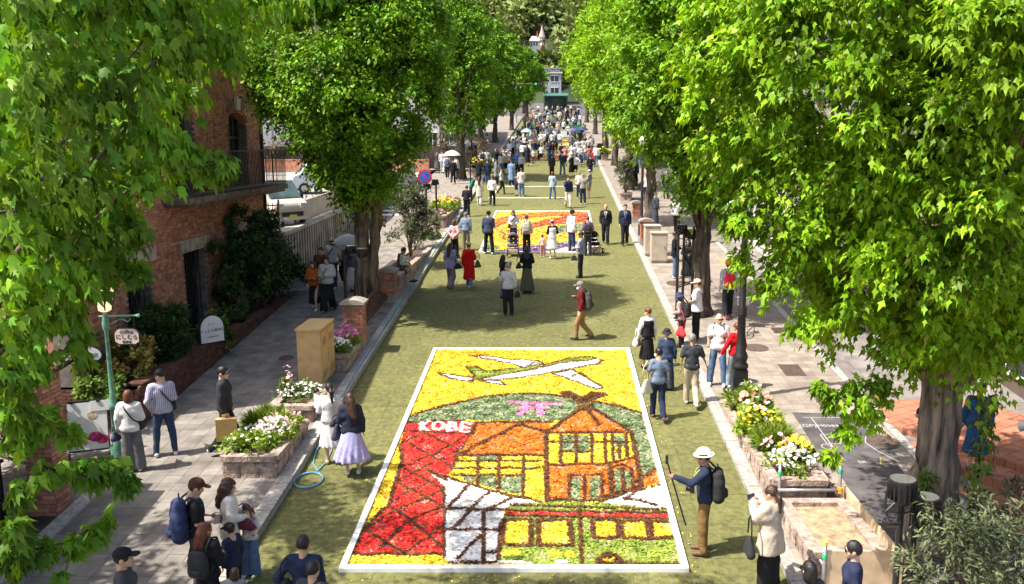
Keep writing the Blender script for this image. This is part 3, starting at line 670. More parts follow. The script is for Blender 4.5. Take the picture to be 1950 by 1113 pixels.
back_cl = [(X, Y_, Z, r) for X, Z, Y_, r in [(-5.53, 8.69, 9.50, 0.70), (-5.02, 8.67, 9.80, 0.70), (-4.41, 8.75, 10.00, 0.70), (-3.84, 8.89, 10.20, 0.45), (-5.53, 8.04, 9.40, 0.70), (-4.97, 8.05, 9.60, 0.70), (-4.65, 8.07, 10.00, 0.50), (-4.29, 8.43, 10.20, 0.40), (-5.48, 7.38, 9.20, 0.65), (-4.93, 7.38, 9.40, 0.60), (-4.61, 7.60, 9.60, 0.40), (-5.43, 6.74, 9.00, 0.55), (-5.04, 6.77, 9.20, 0.50), (-5.60, 6.18, 9.00, 0.45), (-5.20, 6.29, 9.00, 0.40), (-4.58, 8.23, 7.00, 0.60), (-4.67, 7.41, 7.00, 0.60), (-4.77, 6.57, 7.00, 0.50), (-4.79, 5.69, 7.00, 0.40), (-4.02, 8.85, 7.00, 0.60), (-3.71, 8.95, 7.50, 0.60), (-3.26, 9.04, 8.00, 0.60), (-2.99, 9.18, 9.00, 0.60), (-2.86, 9.42, 10.00, 0.60)]]
t_ = thing('street_tree', 'nearest maple with large lobed leaves filling the left edge', 'tree', group='street trees')
fk = [(*near_cl[i][:3], .03 + .02 * (i % 3)) for i in (0, 3, 10, 16, 22, 28, 33, 41)] + [(*back_cl[i][:3], .07) for i in (1, 5, 9)]
trunk(t_, (-6.3, 5.6, .5), (-6.2, 5.8, 4.2), .33, .26, bark, fk, seed=3)
for path in (((-4.83, 6.50, 5.27), (-4.26, 6.60, 5.01), (-3.93, 6.80, 4.82), (-3.67, 7.00, 4.70)), ((-4.87, 6.40, 4.39), (-4.28, 6.50, 4.29), (-4.07, 6.80, 4.23), (-3.86, 7.00, 4.36)), ((-4.53, 6.20, 6.98), (-3.97, 6.60, 7.03), (-3.44, 7.20, 7.24), (-2.85, 7.60, 7.37))):
    MB().tube([Vector(p) for p in path], [.018, .013, .009, .004], 6).build('twig', bark_d, t_, smooth=True)
cl_ = near_cl + [(*c, .9) for c in back_cl]
P, D, O = clump_leaves(near_cl, 200, (-6.2, 5.8, 5), .9, twig=6)
small = [c for c in near_cl if c[3] < .16]
P2, D2, O2 = clump_leaves(back_cl, 420, (-6.2, 5.8, 5), .8, twig=6)
keep = rng.random(len(P)) < 1.0
# leaves in proportion to the clump's size
rad = np.concatenate([np.repeat([c[3] for c in near_cl], max(3, int(200 / 6)))] * 6)
keep = rng.random(len(P)) < np.clip((rad / .36) ** 1.5, .16, 1); P, D, O = P[keep], D[keep], O[keep]
idx = np.argsort(np.linalg.norm(P - np.array(CAM), axis=1) + 5 * (P[:, 0] / P[:, 1] < -.6))[:300]
M = leaf_frames(P[idx], D[idx], len(idx), O[idx], 1.7, .3); single_leaves(P[idx], M, .125 * rng.uniform(.8, 1.3, len(idx)), range(len(idx)), 'star', leaf_near, t_)
kp = np.ones(len(P), bool); kp[idx] = False
leaves('crown', P[kp], D[kp], O[kp], 'star', .125, leaf_near, t_, 1.7, .3)
leaves('inner_crown', P2, D2, O2, 'tri', .13, leaf_near, t_, 1.7, .3)
# the same tree's wide crown, left of the frame, which shades the lower pavement
oc = profile_clumps(-8.6, 10.4, 0, [(6.0, 1.8), (7, 3.2), (8.3, 3.8), (9.6, 3.4), (11, 2)], 62, .75, 17)
oc = [c for c in oc if c[0] / c[1] < -.60 or c[2] > 8.6]
P, D, O = clump_leaves(oc, 240, (-8.6, 10.4, 8), .8, twig=6)
leaves('crown', P, D, O, 'tri', .15, leaf_near, t_, .8)
MB().tube([(-6.25, 5.7, 4.0), (-7.2, 7.5, 6.0), (-8.2, 9.8, 7.6), (-8.8, 11.5, 9)], [.2, .15, .1, .04], 8).build('limb', bark, t_, True)
# the rows of trees
bark_g = mat('bark_grey', (.21, .165, .13), .95, .6, 11, bump=1., bscale=18, stretch=.12)
prof_r1 = [(3.1, 1.2), (3.6, 2.4), (4.3, 2.8), (5.4, 3.5), (6.6, 4.1), (7.6, 4.5), (8.6, 4.4), (10, 3.6), (11.5, 2.0)]
ex = [(X, Y_, Z, r, .75) for X, Z, Y_, r in [(4.04, 3.89, 11.80, 0.28), (3.81, 4.12, 11.80, 0.15), (4.37, 3.94, 11.90, 0.35), (4.22, 3.43, 11.80, 0.20), (3.94, 3.15, 11.70, 0.13), (4.79, 3.91, 12.00, 0.40), (4.58, 3.59, 12.00, 0.25), (2.02, 8.32, 12.00, 0.35), (1.96, 7.90, 12.00, 0.30), (2.19, 7.33, 12.00, 0.40), (2.69, 6.40, 12.00, 0.40), (3.14, 5.44, 12.00, 0.35), (3.64, 4.91, 12.00, 0.40), (2.14, 9.05, 12.40, 0.45), (2.12, 8.48, 12.40, 0.45), (2.19, 7.91, 12.40, 0.45), (2.32, 7.33, 12.40, 0.42), (2.55, 6.74, 12.40, 0.40), (2.68, 6.21, 12.40, 0.36), (2.85, 5.68, 12.40, 0.34), (2.63, 9.13, 12.00, 0.50), (2.61, 8.59, 12.00, 0.50), (2.67, 8.04, 12.00, 0.50), (2.76, 7.41, 12.00, 0.48), (2.90, 6.83, 12.00, 0.45), (3.03, 6.25, 12.00, 0.42), (3.27, 5.66, 12.00, 0.40), (3.12, 9.07, 11.50, 0.50), (3.10, 8.15, 11.50, 0.50), (3.28, 7.21, 11.50, 0.50), (3.50, 6.22, 11.60, 0.45), (4.99, 8.83, 10.60, 0.50), (5.34, 8.57, 10.40, 0.50), (5.11, 8.10, 10.60, 0.50), (5.45, 7.67, 10.40, 0.50), (5.28, 7.23, 10.80, 0.50), (5.64, 6.72, 10.60, 0.50), (5.39, 6.36, 11.00, 0.50), (5.91, 5.75, 11.00, 0.45), (5.56, 5.37, 11.20, 0.40), (5.12, 5.04, 11.40, 0.36), (4.19, 5.22, 11.60, 0.45), (4.74, 4.58, 11.80, 0.40)]]
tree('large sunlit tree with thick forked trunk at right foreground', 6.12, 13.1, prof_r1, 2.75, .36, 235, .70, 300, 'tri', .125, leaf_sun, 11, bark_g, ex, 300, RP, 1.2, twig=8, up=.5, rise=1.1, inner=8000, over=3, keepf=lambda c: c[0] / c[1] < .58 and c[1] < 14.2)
prof2 = [(3.1, .7), (3.6, 1.15), (4.3, 1.8), (5.0, 2.5), (5.8, 3.05), (6.9, 3.3), (8.6, 3.1), (10.2, 2.4), (11.6, 1.4), (12.4, .4)]
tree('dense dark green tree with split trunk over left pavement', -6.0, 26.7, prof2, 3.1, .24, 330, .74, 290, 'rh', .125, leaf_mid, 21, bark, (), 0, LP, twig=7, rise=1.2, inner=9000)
l2 = [o for o in bpy.data.objects if o.get('label', '').startswith('dense dark green tree')][0]
trunk(l2, (-5.75, 26.75, gz(26.7) + .9), (-5.35, 26.9, gz(26.7) + 4.4), .17, .14, bark, (), seed=77)
tree('tall sunlit tree behind the floodlight posts at right', 4.57, 26.4, prof2, 2.7, .27, 290, .76, 300, 'rh', .128, leaf_mid, 31, bark_d, (), 0, RP, twig=7, rise=1.2, inner=8000)
far_t = [('tree beside white parasol on far left pavement', -6.31, 59.9, 2.9, .95), ('second tree beyond the left side crossing', -6.2, 74, 3, .95), ('third tree beyond the left side crossing', -6.0, 90, 3, .92),
         ('farthest tree of the left row at the traffic signal', -5.2, 108, 3.4, .86), ('last low tree of the left row', -3.9, 128, 3.3, .80),
         ('right row tree beside the far brick pillar', 4.67, 42.3, 4.2, 1.05), ('right row tree behind the olive bush', 4.7, 55, 4.2, 1.05), ('right row tree next to the dim far shops', 4.8, 69, 4.2, 1.1), ('fifth tree of the right row', 4.9, 84, 4.2, 1.15), ('farthest tree of the right row', 4.8, 102, 4.0, 1.15), ('right row tree closing the far end', 4.6, 124, 3.9, 1.1), ('small tree at the far left corner of the crossing', -5.2, 152, 3.6, .75), ('small tree at the far right corner of the crossing', 5.6, 150, 3.8, .9)]
for i, (lb, x, y, w_, hs_) in enumerate(far_t):
    pr = [(z * hs_, min(r * w_ / 3.3, r + .15 * (z - 2.9) if x > 0 else 9)) for z, r in prof2]
    lod = .16 if y < 60 else .24
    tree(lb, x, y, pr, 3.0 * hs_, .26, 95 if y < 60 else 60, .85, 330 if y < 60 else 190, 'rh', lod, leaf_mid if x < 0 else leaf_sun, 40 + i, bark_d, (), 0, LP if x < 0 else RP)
# vines and suckers on the near right trunk
vn = thing('trunk_vine', 'light green vine climbing the near right trunk', 'vine')
cl_ = [(6.12 + .42, 12.75 - .02 * i, gz(13) + .3 + i * .28, .2) for i in range(9)] + [(5.7, 12.6, gz(13) + .6 + .2 * i, .15) for i in range(5)]
P, D, O = clump_leaves(cl_, 60, None, .9, twig=4); leaves('leaves', P, D, O, 'tri', .12, leaf_shrub, vn, .9)
MB().tube([(6.5, 12.75, gz(13)), (6.55, 12.7, gz(13) + 1.5), (6.5, 12.75, gz(13) + 3)], .02, 5).build('stem', bark_d, vn)

# shrubs
def shrub(name, label, x, y, z, r, h, n, per, kind, size, m, cat='shrub', group=None, stems=4, cr=None, up=.8):
    t_ = thing(name, label, cat, (0, 0, 0), 0, group); rs = np.random.default_rng(int(abs(x * 31 + y * 77)) + 1); cl_ = []
    for i in range(n):
        a = rs.uniform(0, 6.28); k = math.sqrt(rs.random()); zz = rs.random()
        cl_.append((x + r * k * math.cos(a) * (1.05 - .4 * zz), y + r * k * math.sin(a) * (1.05 - .4 * zz), z + .15 * h + h * .85 * zz, (cr or r * .42) * rs.uniform(.7, 1.2)))
    P, D, O = clump_leaves(cl_, per, (x, y, z), .3, twig=5); leaves('foliage', P, D, O, kind, size, m, t_, .25, up)
    q = MB()
    for c in cl_[:stems]: q.tube([(x, y, z - .05), ((x + c[0]) / 2, (y + c[1]) / 2, (z + c[2]) / 2 + .05), c[:3]], [.03, .02, .006], 5)
    q.build('stem', bark_d, t_)
    return t_
G1 = 'shrubs in the brick bed'
shrub('leafy_shrub', 'big dark shrub growing against the brick house wall', -9.3, 26.6, 2.3, 1.0, 2.9, 34, 220, 'rh', .13, leaf_dark, group=G1)
shrub('leafy_shrub', 'dark shrub at the far end of the brick bed', -9.2, 28.9, 2.3, .8, 1.7, 20, 200, 'rh', .13, leaf_dark, group=G1)
shrub('leafy_shrub', 'tall dark shrub right of the iron grille door', -9.4, 24.9, 2.3, .6, 2.2, 18, 180, 'rh', .12, leaf_dark, group=G1)
shrub('leafy_shrub', 'fine-leaved dark shrub left of the arched sign', -9.35, 20.2, 2.3, .6, 1.3, 20, 260, 'slim', .2, leaf_dark, group=G1)
shrub('leafy_shrub', 'low green shrub in front of the arched sign', -9.05, 22.6, 2.3, .5, .6, 12, 180, 'rh', .1, leaf_shrub, group=G1)
shrub('leafy_shrub', 'yellow-leaved shrub beside the green lamp post', -9.4, 18.5, 2.2, .6, .95, 18, 200, 'rh', .1, leaf_gold, group=G1)
shrub('leafy_shrub', 'light green shrub behind the oval sign', -10.7, 18.6, 2.2, .8, 2.0, 24, 200, 'tri', .13, leaf_shrub, group=G1)
shrub('leafy_shrub', 'green creeper hanging over the brick corner', -9.4, 17.55, 1.9, .55, .7, 14, 160, 'tri', .11, leaf_shrub, group=G1)
shrub('leafy_shrub', 'green shrub beside the entrance wall', -10.3, 15.2, 1.4, .9, 2.2, 24, 180, 'tri', .13, leaf_shrub, group=G1)
shrub('leafy_shrub', 'pale green shrub beneath the nearest maple boughs', -11.6, 20.0, 2.2, 1.2, 3.4, 26, 200, 'tri', .14, leaf_shrub, group=G1)
shrub('leafy_shrub', 'low plants where the brick bed meets the wall', -9.2, 24.0, 2.3, .5, .5, 10, 150, 'rh', .1, leaf_dark, group=G1)
hg = thing('clipped_hedge', 'brownish clipped hedge behind the car park', 'hedge')
P, D, O = clump_leaves([(-30 + i * .75, 64.6, rtop(64) + .9 + .7 * (i % 2), .8) for i in range(34)], 160, None, .2, twig=5); leaves('foliage', P, D, O, 'rh', .2, leaf_brown, hg, .2)
MB().box((-18, 64.7, rtop(64) + .9), (24, .9, 1.6)).build('inner_branches', bark_d, hg)
GO = 'olive bushes in the planters'
shrub('olive_bush', 'pale olive bush behind the seated woman', -5.55, 33.2, gz(33) + .5, .75, 2.5, 36, 130, 'slim', .15, leaf_olive, 'shrub', GO, 10, .35)
shrub('olive_bush', 'olive bush left of the no parking sign', -5.5, 36.5, gz(36) + .5, .6, 1.6, 22, 120, 'slim', .15, leaf_olive, 'shrub', GO, 8, .32)
shrub('olive_bush', 'olive bush at bottom right below the floodlights', 5.75, 10.9, gz(11) + .3, .95, 1.35, 44, 110, 'slim', .11, leaf_olive, 'shrub', GO, 14, .3)
shrub('olive_bush', 'dark sparse olive branches at the right edge', 6.95, 11.6, gz(11) + .2, .7, 1.75, 30, 70, 'slim', .11, leaf_olive, 'shrub', GO, 14, .3)
shrub('olive_bush', 'slender olive bush in far right stone planter', 4.15, 50.5, gz(50) + .5, .6, 2.0, 18, 100, 'slim', .2, leaf_olive, 'shrub', GO, 8, .35)

# wooded hillside
fl = []
rs = np.random.default_rng(5)
for i in range(620):
    x = rs.uniform(-110, 110) if i > 330 else rs.uniform(-38, 42); y = rs.uniform(203, 380) if i > 330 else rs.uniform(206, 320)
    r = rs.uniform(3, 6.5); z = hillz(x, y)
    if abs(x + 4) < 6 and 216 < y < 240: continue
    if abs(x + 3) < 7 and y <= 216: r *= .45
    if abs(x + 10.4) < 4 and 208 < y < 222: continue
    for k in range(3): fl.append((x + rs.uniform(-2, 2), y + rs.uniform(-2, 2), z + r * .5 + k * r * .45, r * (.8 - .15 * k)))
P, D, O = clump_leaves(fl, 44, None, .1, twig=3)
wood_m = leafmat('hill_foliage', (.075, .11, .03), (.22, .26, .08), .3, .3, .03)
wood_m.node_tree.nodes['Noise Texture'].inputs['Scale'].default_value = .09
fo, _, _ = leaves('hill_forest', P, D, O, 'rh', 1.8, wood_m, None, .1)
tag(fo, 'wooded hillside rising behind the far end of street', 'forest')

# ------------------------------------------------------------ flower carpets
def petal_m(name, c, c2, isl=.10, hue=.012): return mat(name, c, .7, .12, 5, island=isl, c2=c2, hue=hue, transl=.12, spec=.2)
PET = {
    'yellow': petal_m('yellow_petal', (.84, .56, .035), (.90, .64, .05)), 'hill': petal_m('sage_petal', (.11, .16, .06), (.26, .32, .17), .5),
    'pink': petal_m('pink_petal', (.72, .22, .42), (.8, .3, .5)), 'red': petal_m('red_petal', (.70, .03, .02), (.80, .05, .03), .2),
    'white': petal_m('white_petal', (.92, .88, .78), (.94, .91, .83), .06), 'orange': petal_m('orange_petal', (.66, .17, .022), (.76, .22, .03), .28),
    'green': petal_m('green_petal', (.21, .29, .04), (.29, .37, .055), .3), 'brown': petal_m('brown_crumb', (.10, .038, .014), (.14, .055, .02), .35),
    'purple': petal_m('purple_petal', (.11, .05, .19), (.16, .08, .26), .4), 'dkgreen': petal_m('dark_green_petal', (.12, .16, .06), (.2, .26, .09), .3),
    'redorange': petal_m('red_orange_petal', (.62, .07, .02), (.70, .10, .03), .3),
    'gold': petal_m('gold_petal', (.80, .40, .015), (.85, .46, .02), .15)}
class Carpet:
    def __init__(s, x0, x1, y0, y1, cell):
        s.c = cell; s.nx = int((x1 - x0) / cell); s.ny = int((y1 - y0) / cell); s.b = (x0, x1, y0, y1)
        s.X, s.Y = np.meshgrid(x0 + (np.arange(s.nx) + .5) * cell, y0 + (np.arange(s.ny) + .5) * cell)
        s.X = s.X + .012 * np.sin(s.Y * 37) + rng.normal(size=s.X.shape) * .006; s.Y = s.Y + .012 * np.sin(s.X * 31) + rng.normal(size=s.Y.shape) * .006
        s.id = np.zeros(s.X.shape, int); s.names = ['']; s.col = ['yellow']
    def key(s, name, colr):
        for i, (a, b) in enumerate(zip(s.names, s.col)):
            if a == name and b == colr: return i
        s.names.append(name); s.col.append(colr); return len(s.names) - 1
    def poly(s, name, colr, pts):
        c = np.zeros(s.X.shape, bool); j = len(pts) - 1
        for i in range(len(pts)):
            (xi, yi), (xj, yj) = pts[i], pts[j]
            if yi != yj: c ^= ((yi > s.Y) != (yj > s.Y)) & (s.X < (xj - xi) * (s.Y - yi) / (yj - yi) + xi)
            j = i
        s.id[c] = s.key(name, colr)
    def line(s, name, colr, pts, wd, close=False):
        pts = list(pts) + ([pts[0]] if close else []); k = s.key(name, colr)
        for (ax, ay), (bx, by) in zip(pts[:-1], pts[1:]):
            dx, dy = bx - ax, by - ay; L2 = dx * dx + dy * dy + 1e-9
            t = np.clip(((s.X - ax) * dx + (s.Y - ay) * dy) / L2, 0, 1)
            s.id[(s.X - ax - t * dx) ** 2 + (s.Y - ay - t * dy) ** 2 < (wd / 2) ** 2] = k
    def build(s, label, size):
        x0, x1, y0, y1 = s.b
        t = thing('flower_carpet', label, 'flower carpet', group='flower petal carpets on the street')
        fw = .10
        for a, b, c_, d in ((x0 - fw, x1 + fw, y0 - fw, y0), (x0 - fw, x1 + fw, y1, y1 + fw), (x0 - fw, x0, y0, y1), (x1, x1 + fw, y0, y1)):
            strip(MB(), a, b, c_, d, .0, .085).build('frame_board', white_p, t)
        strip(MB(), x0, x1, y0, y1, .0, .032).build('base', mat('sawdust', (.42, .34, .24), .95, .2, 20), t)
        V0, F0 = rhomb(.5)
        for k in range(len(s.names)):
            m_ = s.id == k
            if not m_.any(): continue
            P = np.stack([s.X[m_], s.Y[m_], gz(s.Y[m_]) + .045 + (.022 if s.col[k] == 'brown' else 0) + .012 * np.sin(s.X[m_] * 9) * np.sin(s.Y[m_] * 7)], 1)
            P = P + rng.normal(size=P.shape) * np.array([s.c * .25, s.c * .25, .008])
            a = rng.uniform(0, 6.283, len(P)); T = np.stack([np.cos(a), np.sin(a), rng.normal(size=len(P)) * (.08 if s.col[k] == 'white' else .26)], 1); T = unit(T)
            n0 = np.array([0, -SLOPE, 1.]) + rng.normal(size=P.shape) * (.10 if s.col[k] == 'white' else .26); N_ = unit(n0 - T * np.sum(n0 * T, 1, keepdims=True)); M = np.stack([np.cross(T, N_), T, N_], 2)
            sz = size * rng.uniform(.75, 1.3, len(P)) * (.8 if s.col[k] == 'brown' else 1.2 if s.col[k] == 'white' else 1)
            V = np.einsum('nij,vj->nvi', M, V0 - np.array([0, .5, 0])) * sz[:, None, None] + P[:, None]
            nm = (s.names[k] + '_' if s.names[k] else 'sky_') + ('outline' if s.col[k] == 'brown' else 'petals')
            o = npmesh(nm, V.reshape(-1, 3), (F0[None] + 4 * np.arange(len(P))[:, None, None]).reshape(-1, 3), PET[s.col[k]], t); o['kind'] = 'stuff'
        return t
c1 = Carpet(-3.2, 1.97, 12.46, 23.05, .0225)
S = .060
c1.poly('hill', 'hill', [(-3.23, 18.38), (-2.77, 18.79), (-2.31, 19.16), (-1.82, 19.47), (-1.16, 19.72), (-0.58, 19.78), (0.05, 19.68), (0.46, 19.47), (0.66, 19.19), (1.03, 19.29), (1.37, 19.08), (1.66, 18.82), (2.00, 18.51), (2.20, 15.33), (1.62, 15.29), (1.66, 17.12), (1.58, 17.62), (0.70, 18.92), (0.19, 18.16), (-1.61, 18.18), (-2.10, 18.18), (-3.25, 18.04)])
hill_l = [(-3.23, 18.38), (-2.77, 18.79), (-2.31, 19.16), (-1.82, 19.47), (-1.16, 19.72), (-0.58, 19.78), (0.05, 19.68), (0.46, 19.47)]
c1.line('hill', 'brown', hill_l, S * 1.3); c1.line('hill', 'brown', [(0.92, 19.29), (1.37, 19.08), (1.66, 18.82), (1.98, 18.53)], S * 1.3)
for p in ([(-0.98, 19.29), (-0.72, 19.20), (-0.44, 19.18), (-0.16, 19.20), (0.11, 19.12)], [(-0.76, 18.92), (-0.43, 18.90), (-0.13, 18.95)], [(-0.59, 19.16), (-0.66, 18.79), (-0.77, 18.51)], [(-0.36, 19.16), (-0.31, 18.79), (-0.29, 18.51)]): c1.line('torii', 'pink', p, .15)
c1.poly('tower', 'red', [(-3.21, 18.09), (-2.10, 18.18), (-1.67, 17.95), (-1.74, 17.45), (-1.91, 16.43), (-1.95, 15.79), (-2.02, 15.51), (-2.03, 15.07), (-1.90, 14.17), (-1.74, 12.82), (-3.20, 12.82), (-3.19, 13.57), (-2.91, 14.40), (-2.95, 15.07), (-2.94, 15.89), (-3.14, 16.90)])
for p in ([(-3.14, 16.90), (-2.98, 16.18), (-2.95, 15.33), (-2.91, 14.40), (-3.19, 13.57), (-3.20, 12.82)], [(-2.10, 18.18), (-1.67, 17.95), (-1.74, 17.45), (-1.91, 16.43), (-1.96, 15.77)], [(-2.04, 15.33), (-2.00, 14.81), (-1.89, 14.17), (-1.73, 12.76)], [(-3.20, 12.82), (-1.72, 12.81)], [(-3.23, 18.06), (-2.10, 18.18)], [(-3.19, 17.57), (-2.74, 17.57), (-1.74, 17.43)]): c1.line('tower', 'brown', p, S)
for p in ([(-3.12, 17.12), (-2.44, 16.40), (-1.97, 15.89)], [(-2.74, 17.54), (-2.14, 16.90), (-1.95, 16.74)], [(-2.95, 15.89), (-2.42, 15.38), (-2.02, 14.98)], [(-2.94, 15.26), (-2.42, 14.81), (-1.92, 14.31)], [(-2.91, 14.40), (-2.44, 13.88), (-1.76, 12.99)], [(-3.16, 13.57), (-2.80, 13.22), (-2.39, 12.84)],
          [(-3.13, 17.03), (-2.93, 17.28), (-2.69, 17.54)], [(-2.94, 15.89), (-2.44, 16.43), (-2.10, 16.90), (-1.91, 17.28)], [(-2.94, 15.24), (-2.54, 15.84), (-1.93, 16.63)], [(-2.92, 14.42), (-2.64, 14.90), (-2.02, 15.51)], [(-3.18, 13.56), (-2.79, 14.17), (-2.02, 14.98)], [(-2.80, 13.03), (-2.44, 13.90), (-1.93, 14.40)], [(-2.39, 12.84), (-2.09, 13.29), (-1.85, 13.72)]): c1.line('tower', 'brown', p, S * .8)
# house
c1.poly('house', 'orange', [(-1.68, 18.06), (-0.05, 18.10), (-0.12, 17.57), (-0.16, 16.43), (-1.91, 16.43), (-1.74, 17.45)])
c1.poly('house', 'orange', [(-0.19, 17.51), (0.63, 18.86), (0.93, 18.79), (1.63, 17.57), (1.63, 16.28), (1.60, 15.16), (1.00, 14.80), (0.71, 14.58), (-0.12, 14.61), (-0.18, 15.98)])
c1.poly('house', 'orange', [(1.53, 15.29), (1.99, 15.84), (1.99, 15.26), (1.59, 15.03)])
c1.poly('window', 'yellow', [(-1.91, 16.43), (-0.17, 16.43), (-0.14, 14.63), (-0.56, 14.67), (-0.85, 14.80), (-1.81, 15.51), (-1.96, 15.79)])
for p in ([(-1.49, 16.48), (-1.14, 16.48), (-1.12, 16.20), (-1.47, 16.20)], [(-1.81, 15.51), (-1.47, 15.51), (-1.48, 15.26), (-1.59, 15.33)], [(-1.39, 15.51), (-1.09, 15.51), (-1.05, 14.98), (-1.36, 15.17)], [(-1.03, 15.51), (-0.59, 15.51), (-0.59, 14.80), (-1.00, 14.94)]): c1.poly('window', 'hill', p)
for p in ([(-1.88, 16.16), (-0.17, 16.16)], [(-1.91, 15.84), (-0.17, 15.84)], [(-1.92, 15.55), (-0.59, 15.55)], [(-1.51, 16.43), (-1.40, 15.07)], [(-1.09, 16.43), (-1.02, 14.94)], [(-0.60, 16.43), (-0.56, 14.67)], [(-1.97, 15.81), (-1.91, 16.43)]): c1.line('house', 'brown', p, S)
c1.poly('window', 'yellow', [(-0.14, 17.43), (1.60, 17.48), (1.57, 16.38), (1.00, 16.10), (-0.13, 16.08)])
for p in ([(0.16, 17.39), (0.75, 17.39), (0.72, 16.60), (0.15, 16.60)], [(1.24, 17.39), (1.48, 17.39), (1.44, 16.81), (1.20, 16.81)]): c1.poly('window', 'hill', p)
for p in ([(-0.14, 17.04), (1.59, 17.04)], [(0.12, 16.58), (0.76, 16.58)], [(0.14, 17.43), (0.13, 16.08)], [(0.46, 17.43), (0.43, 16.10)], [(0.79, 17.43), (0.74, 16.10)], [(1.07, 17.43), (1.01, 16.13)], [(1.22, 17.43), (1.16, 16.23)], [(1.32, 16.85), (1.29, 16.28)], [(1.51, 17.43), (1.45, 16.33)], [(-0.13, 15.98), (0.99, 16.03), (1.63, 16.30)]): c1.line('house', 'brown', p, S)
for p in ([(-1.74, 17.47), (-1.68, 18.06), (-0.05, 18.10)], [(-1.91, 16.43), (-0.73, 17.98), (-0.19, 17.54)], [(-1.91, 16.43), (-0.16, 16.43)], [(-0.17, 17.51), (0.63, 18.86)], [(0.93, 18.79), (1.63, 17.57)], [(0.77, 18.73), (0.96, 17.92)], [(-0.17, 17.51), (1.62, 17.54)], [(-0.17, 17.57), (-0.13, 14.61)], [(1.63, 17.57), (1.63, 16.28), (1.60, 15.11)], [(1.08, 16.08), (1.05, 14.81)], [(-0.12, 14.58), (0.73, 14.58), (1.60, 15.11)], [(1.53, 15.29), (1.99, 15.84)]): c1.line('house', 'brown', p, S * 1.5)
for p in ([(0.33, 15.47), (0.51, 15.47), (0.47, 14.58), (0.31, 14.58)], [(0.67, 15.47), (0.86, 15.47), (0.80, 14.61), (0.63, 14.58)], [(1.15, 15.77), (1.27, 15.84), (1.22, 14.94), (1.11, 14.88)], [(1.33, 15.72), (1.46, 15.75), (1.42, 15.07), (1.31, 15.00)]): c1.poly('door', 'hill', p)
for p in ([(0.27, 14.61), (0.29, 15.56), (0.90, 15.56), (0.86, 14.65)], [(0.57, 15.56), (0.55, 14.58)], [(1.06, 14.98), (1.12, 15.89), (1.32, 15.98), (1.48, 15.84), (1.45, 15.07)], [(1.31, 15.84), (1.27, 14.98)]): c1.line('door', 'brown', p, S)
c1.poly('weathervane', 'brown', [(0.09, 19.83), (0.37, 19.95), (0.65, 19.54), (0.87, 19.86), (1.21, 19.86), (1.27, 19.61), (0.99, 19.44), (0.80, 19.30), (0.54, 19.30), (0.26, 19.54)])
c1.poly('weathervane', 'brown', [(0.49, 19.33), (0.93, 19.33), (0.85, 18.73), (0.57, 18.73)])
for p in ([(0.52, 19.08), (0.63, 19.11)], [(0.71, 19.11), (0.82, 19.14)]): c1.line('weathervane', 'green', p, .09)
# white path and wall
c1.poly('path', 'white', [(-2.35, 15.68), (-1.98, 15.47), (-1.79, 15.33), (-0.81, 14.77), (-0.16, 14.51), (-0.75, 14.39), (-0.86, 14.23), (-0.90, 13.79), (-0.87, 12.60), (-1.66, 12.56), (-1.71, 12.76), (-2.00, 15.07)])
c1.poly('path', 'white', [(0.79, 14.51), (1.33, 14.88), (2.00, 15.16), (2.05, 14.21), (1.82, 14.21)])
for p in ([(-2.37, 15.70), (-1.79, 15.31), (-0.81, 14.75), (-0.14, 14.48)], [(-1.57, 15.16), (-1.84, 14.34)], [(-1.18, 14.88), (-1.51, 14.17)], [(-0.76, 14.69), (-1.17, 14.21)], [(-1.88, 14.28), (-0.86, 14.23)], [(-1.79, 13.57), (-0.89, 13.56)], [(-1.23, 14.25), (-1.10, 12.56)], [(-1.44, 14.23), (-1.68, 13.61)], [(-1.18, 13.47), (-1.51, 12.70)], [(-0.87, 12.89), (-1.07, 12.86)], [(-2.44, 15.79), (-2.00, 15.33)], [(0.77, 14.48), (1.33, 14.88), (2.00, 15.16)], [(1.24, 14.69), (1.80, 14.39)], [(1.50, 14.94), (1.27, 14.61)], [(-1.67, 12.57), (-0.85, 12.58)]): c1.line('path', 'brown', p, S)
# bus
c1.poly('bus', 'green', [(-0.79, 14.39), (-0.12, 14.55), (0.79, 14.51), (2.06, 14.25), (2.10, 12.46), (0.45, 12.46), (-0.89, 12.62), (-0.87, 13.79)])
c1.poly('bus_stripe', 'red', [(-0.86, 14.21), (2.04, 14.13), (2.05, 13.92), (-0.85, 14.05)])
wins = [[(-0.86, 13.88), (-0.40, 13.89), (-0.37, 13.07), (-0.84, 13.09)], [(-0.27, 13.88), (0.26, 13.88), (0.29, 13.07), (-0.24, 13.07)], [(0.65, 13.88), (1.07, 13.88), (1.07, 13.31), (0.65, 13.31)], [(1.14, 13.86), (1.56, 13.86), (1.57, 13.29), (1.11, 13.29)], [(1.63, 13.83), (2.04, 13.83), (2.06, 13.28), (1.61, 13.31)]]
for p in wins: c1.poly('bus_window', 'yellow', p); c1.line('bus', 'brown', p, S * 1.4, True)
for p in ([(-0.90, 13.79), (-0.87, 12.60)], [(-0.75, 14.40), (2.10, 14.23)], [(-0.85, 14.04), (2.06, 13.92)], [(-0.86, 14.21), (2.06, 14.12)], [(0.44, 14.23), (0.43, 12.54)]): c1.line('bus', 'brown', p, S)
c1.poly('bus_wheel', 'brown', [(1.06, 12.51), (1.06, 12.60), (1.04, 12.68), (1.01, 12.75), (0.97, 12.81), (0.92, 12.84), (0.87, 12.86), (0.81, 12.84), (0.75, 12.81), (0.71, 12.75), (0.67, 12.68), (0.64, 12.60), (0.63, 12.51)])
c1.line('bus_wheel', 'yellow', [(0.82, 12.65), (0.89, 12.65)], .12)
c1.poly('bus', 'brown', [(1.06, 12.58), (2.08, 12.54), (2.10, 12.45), (1.05, 12.45)])
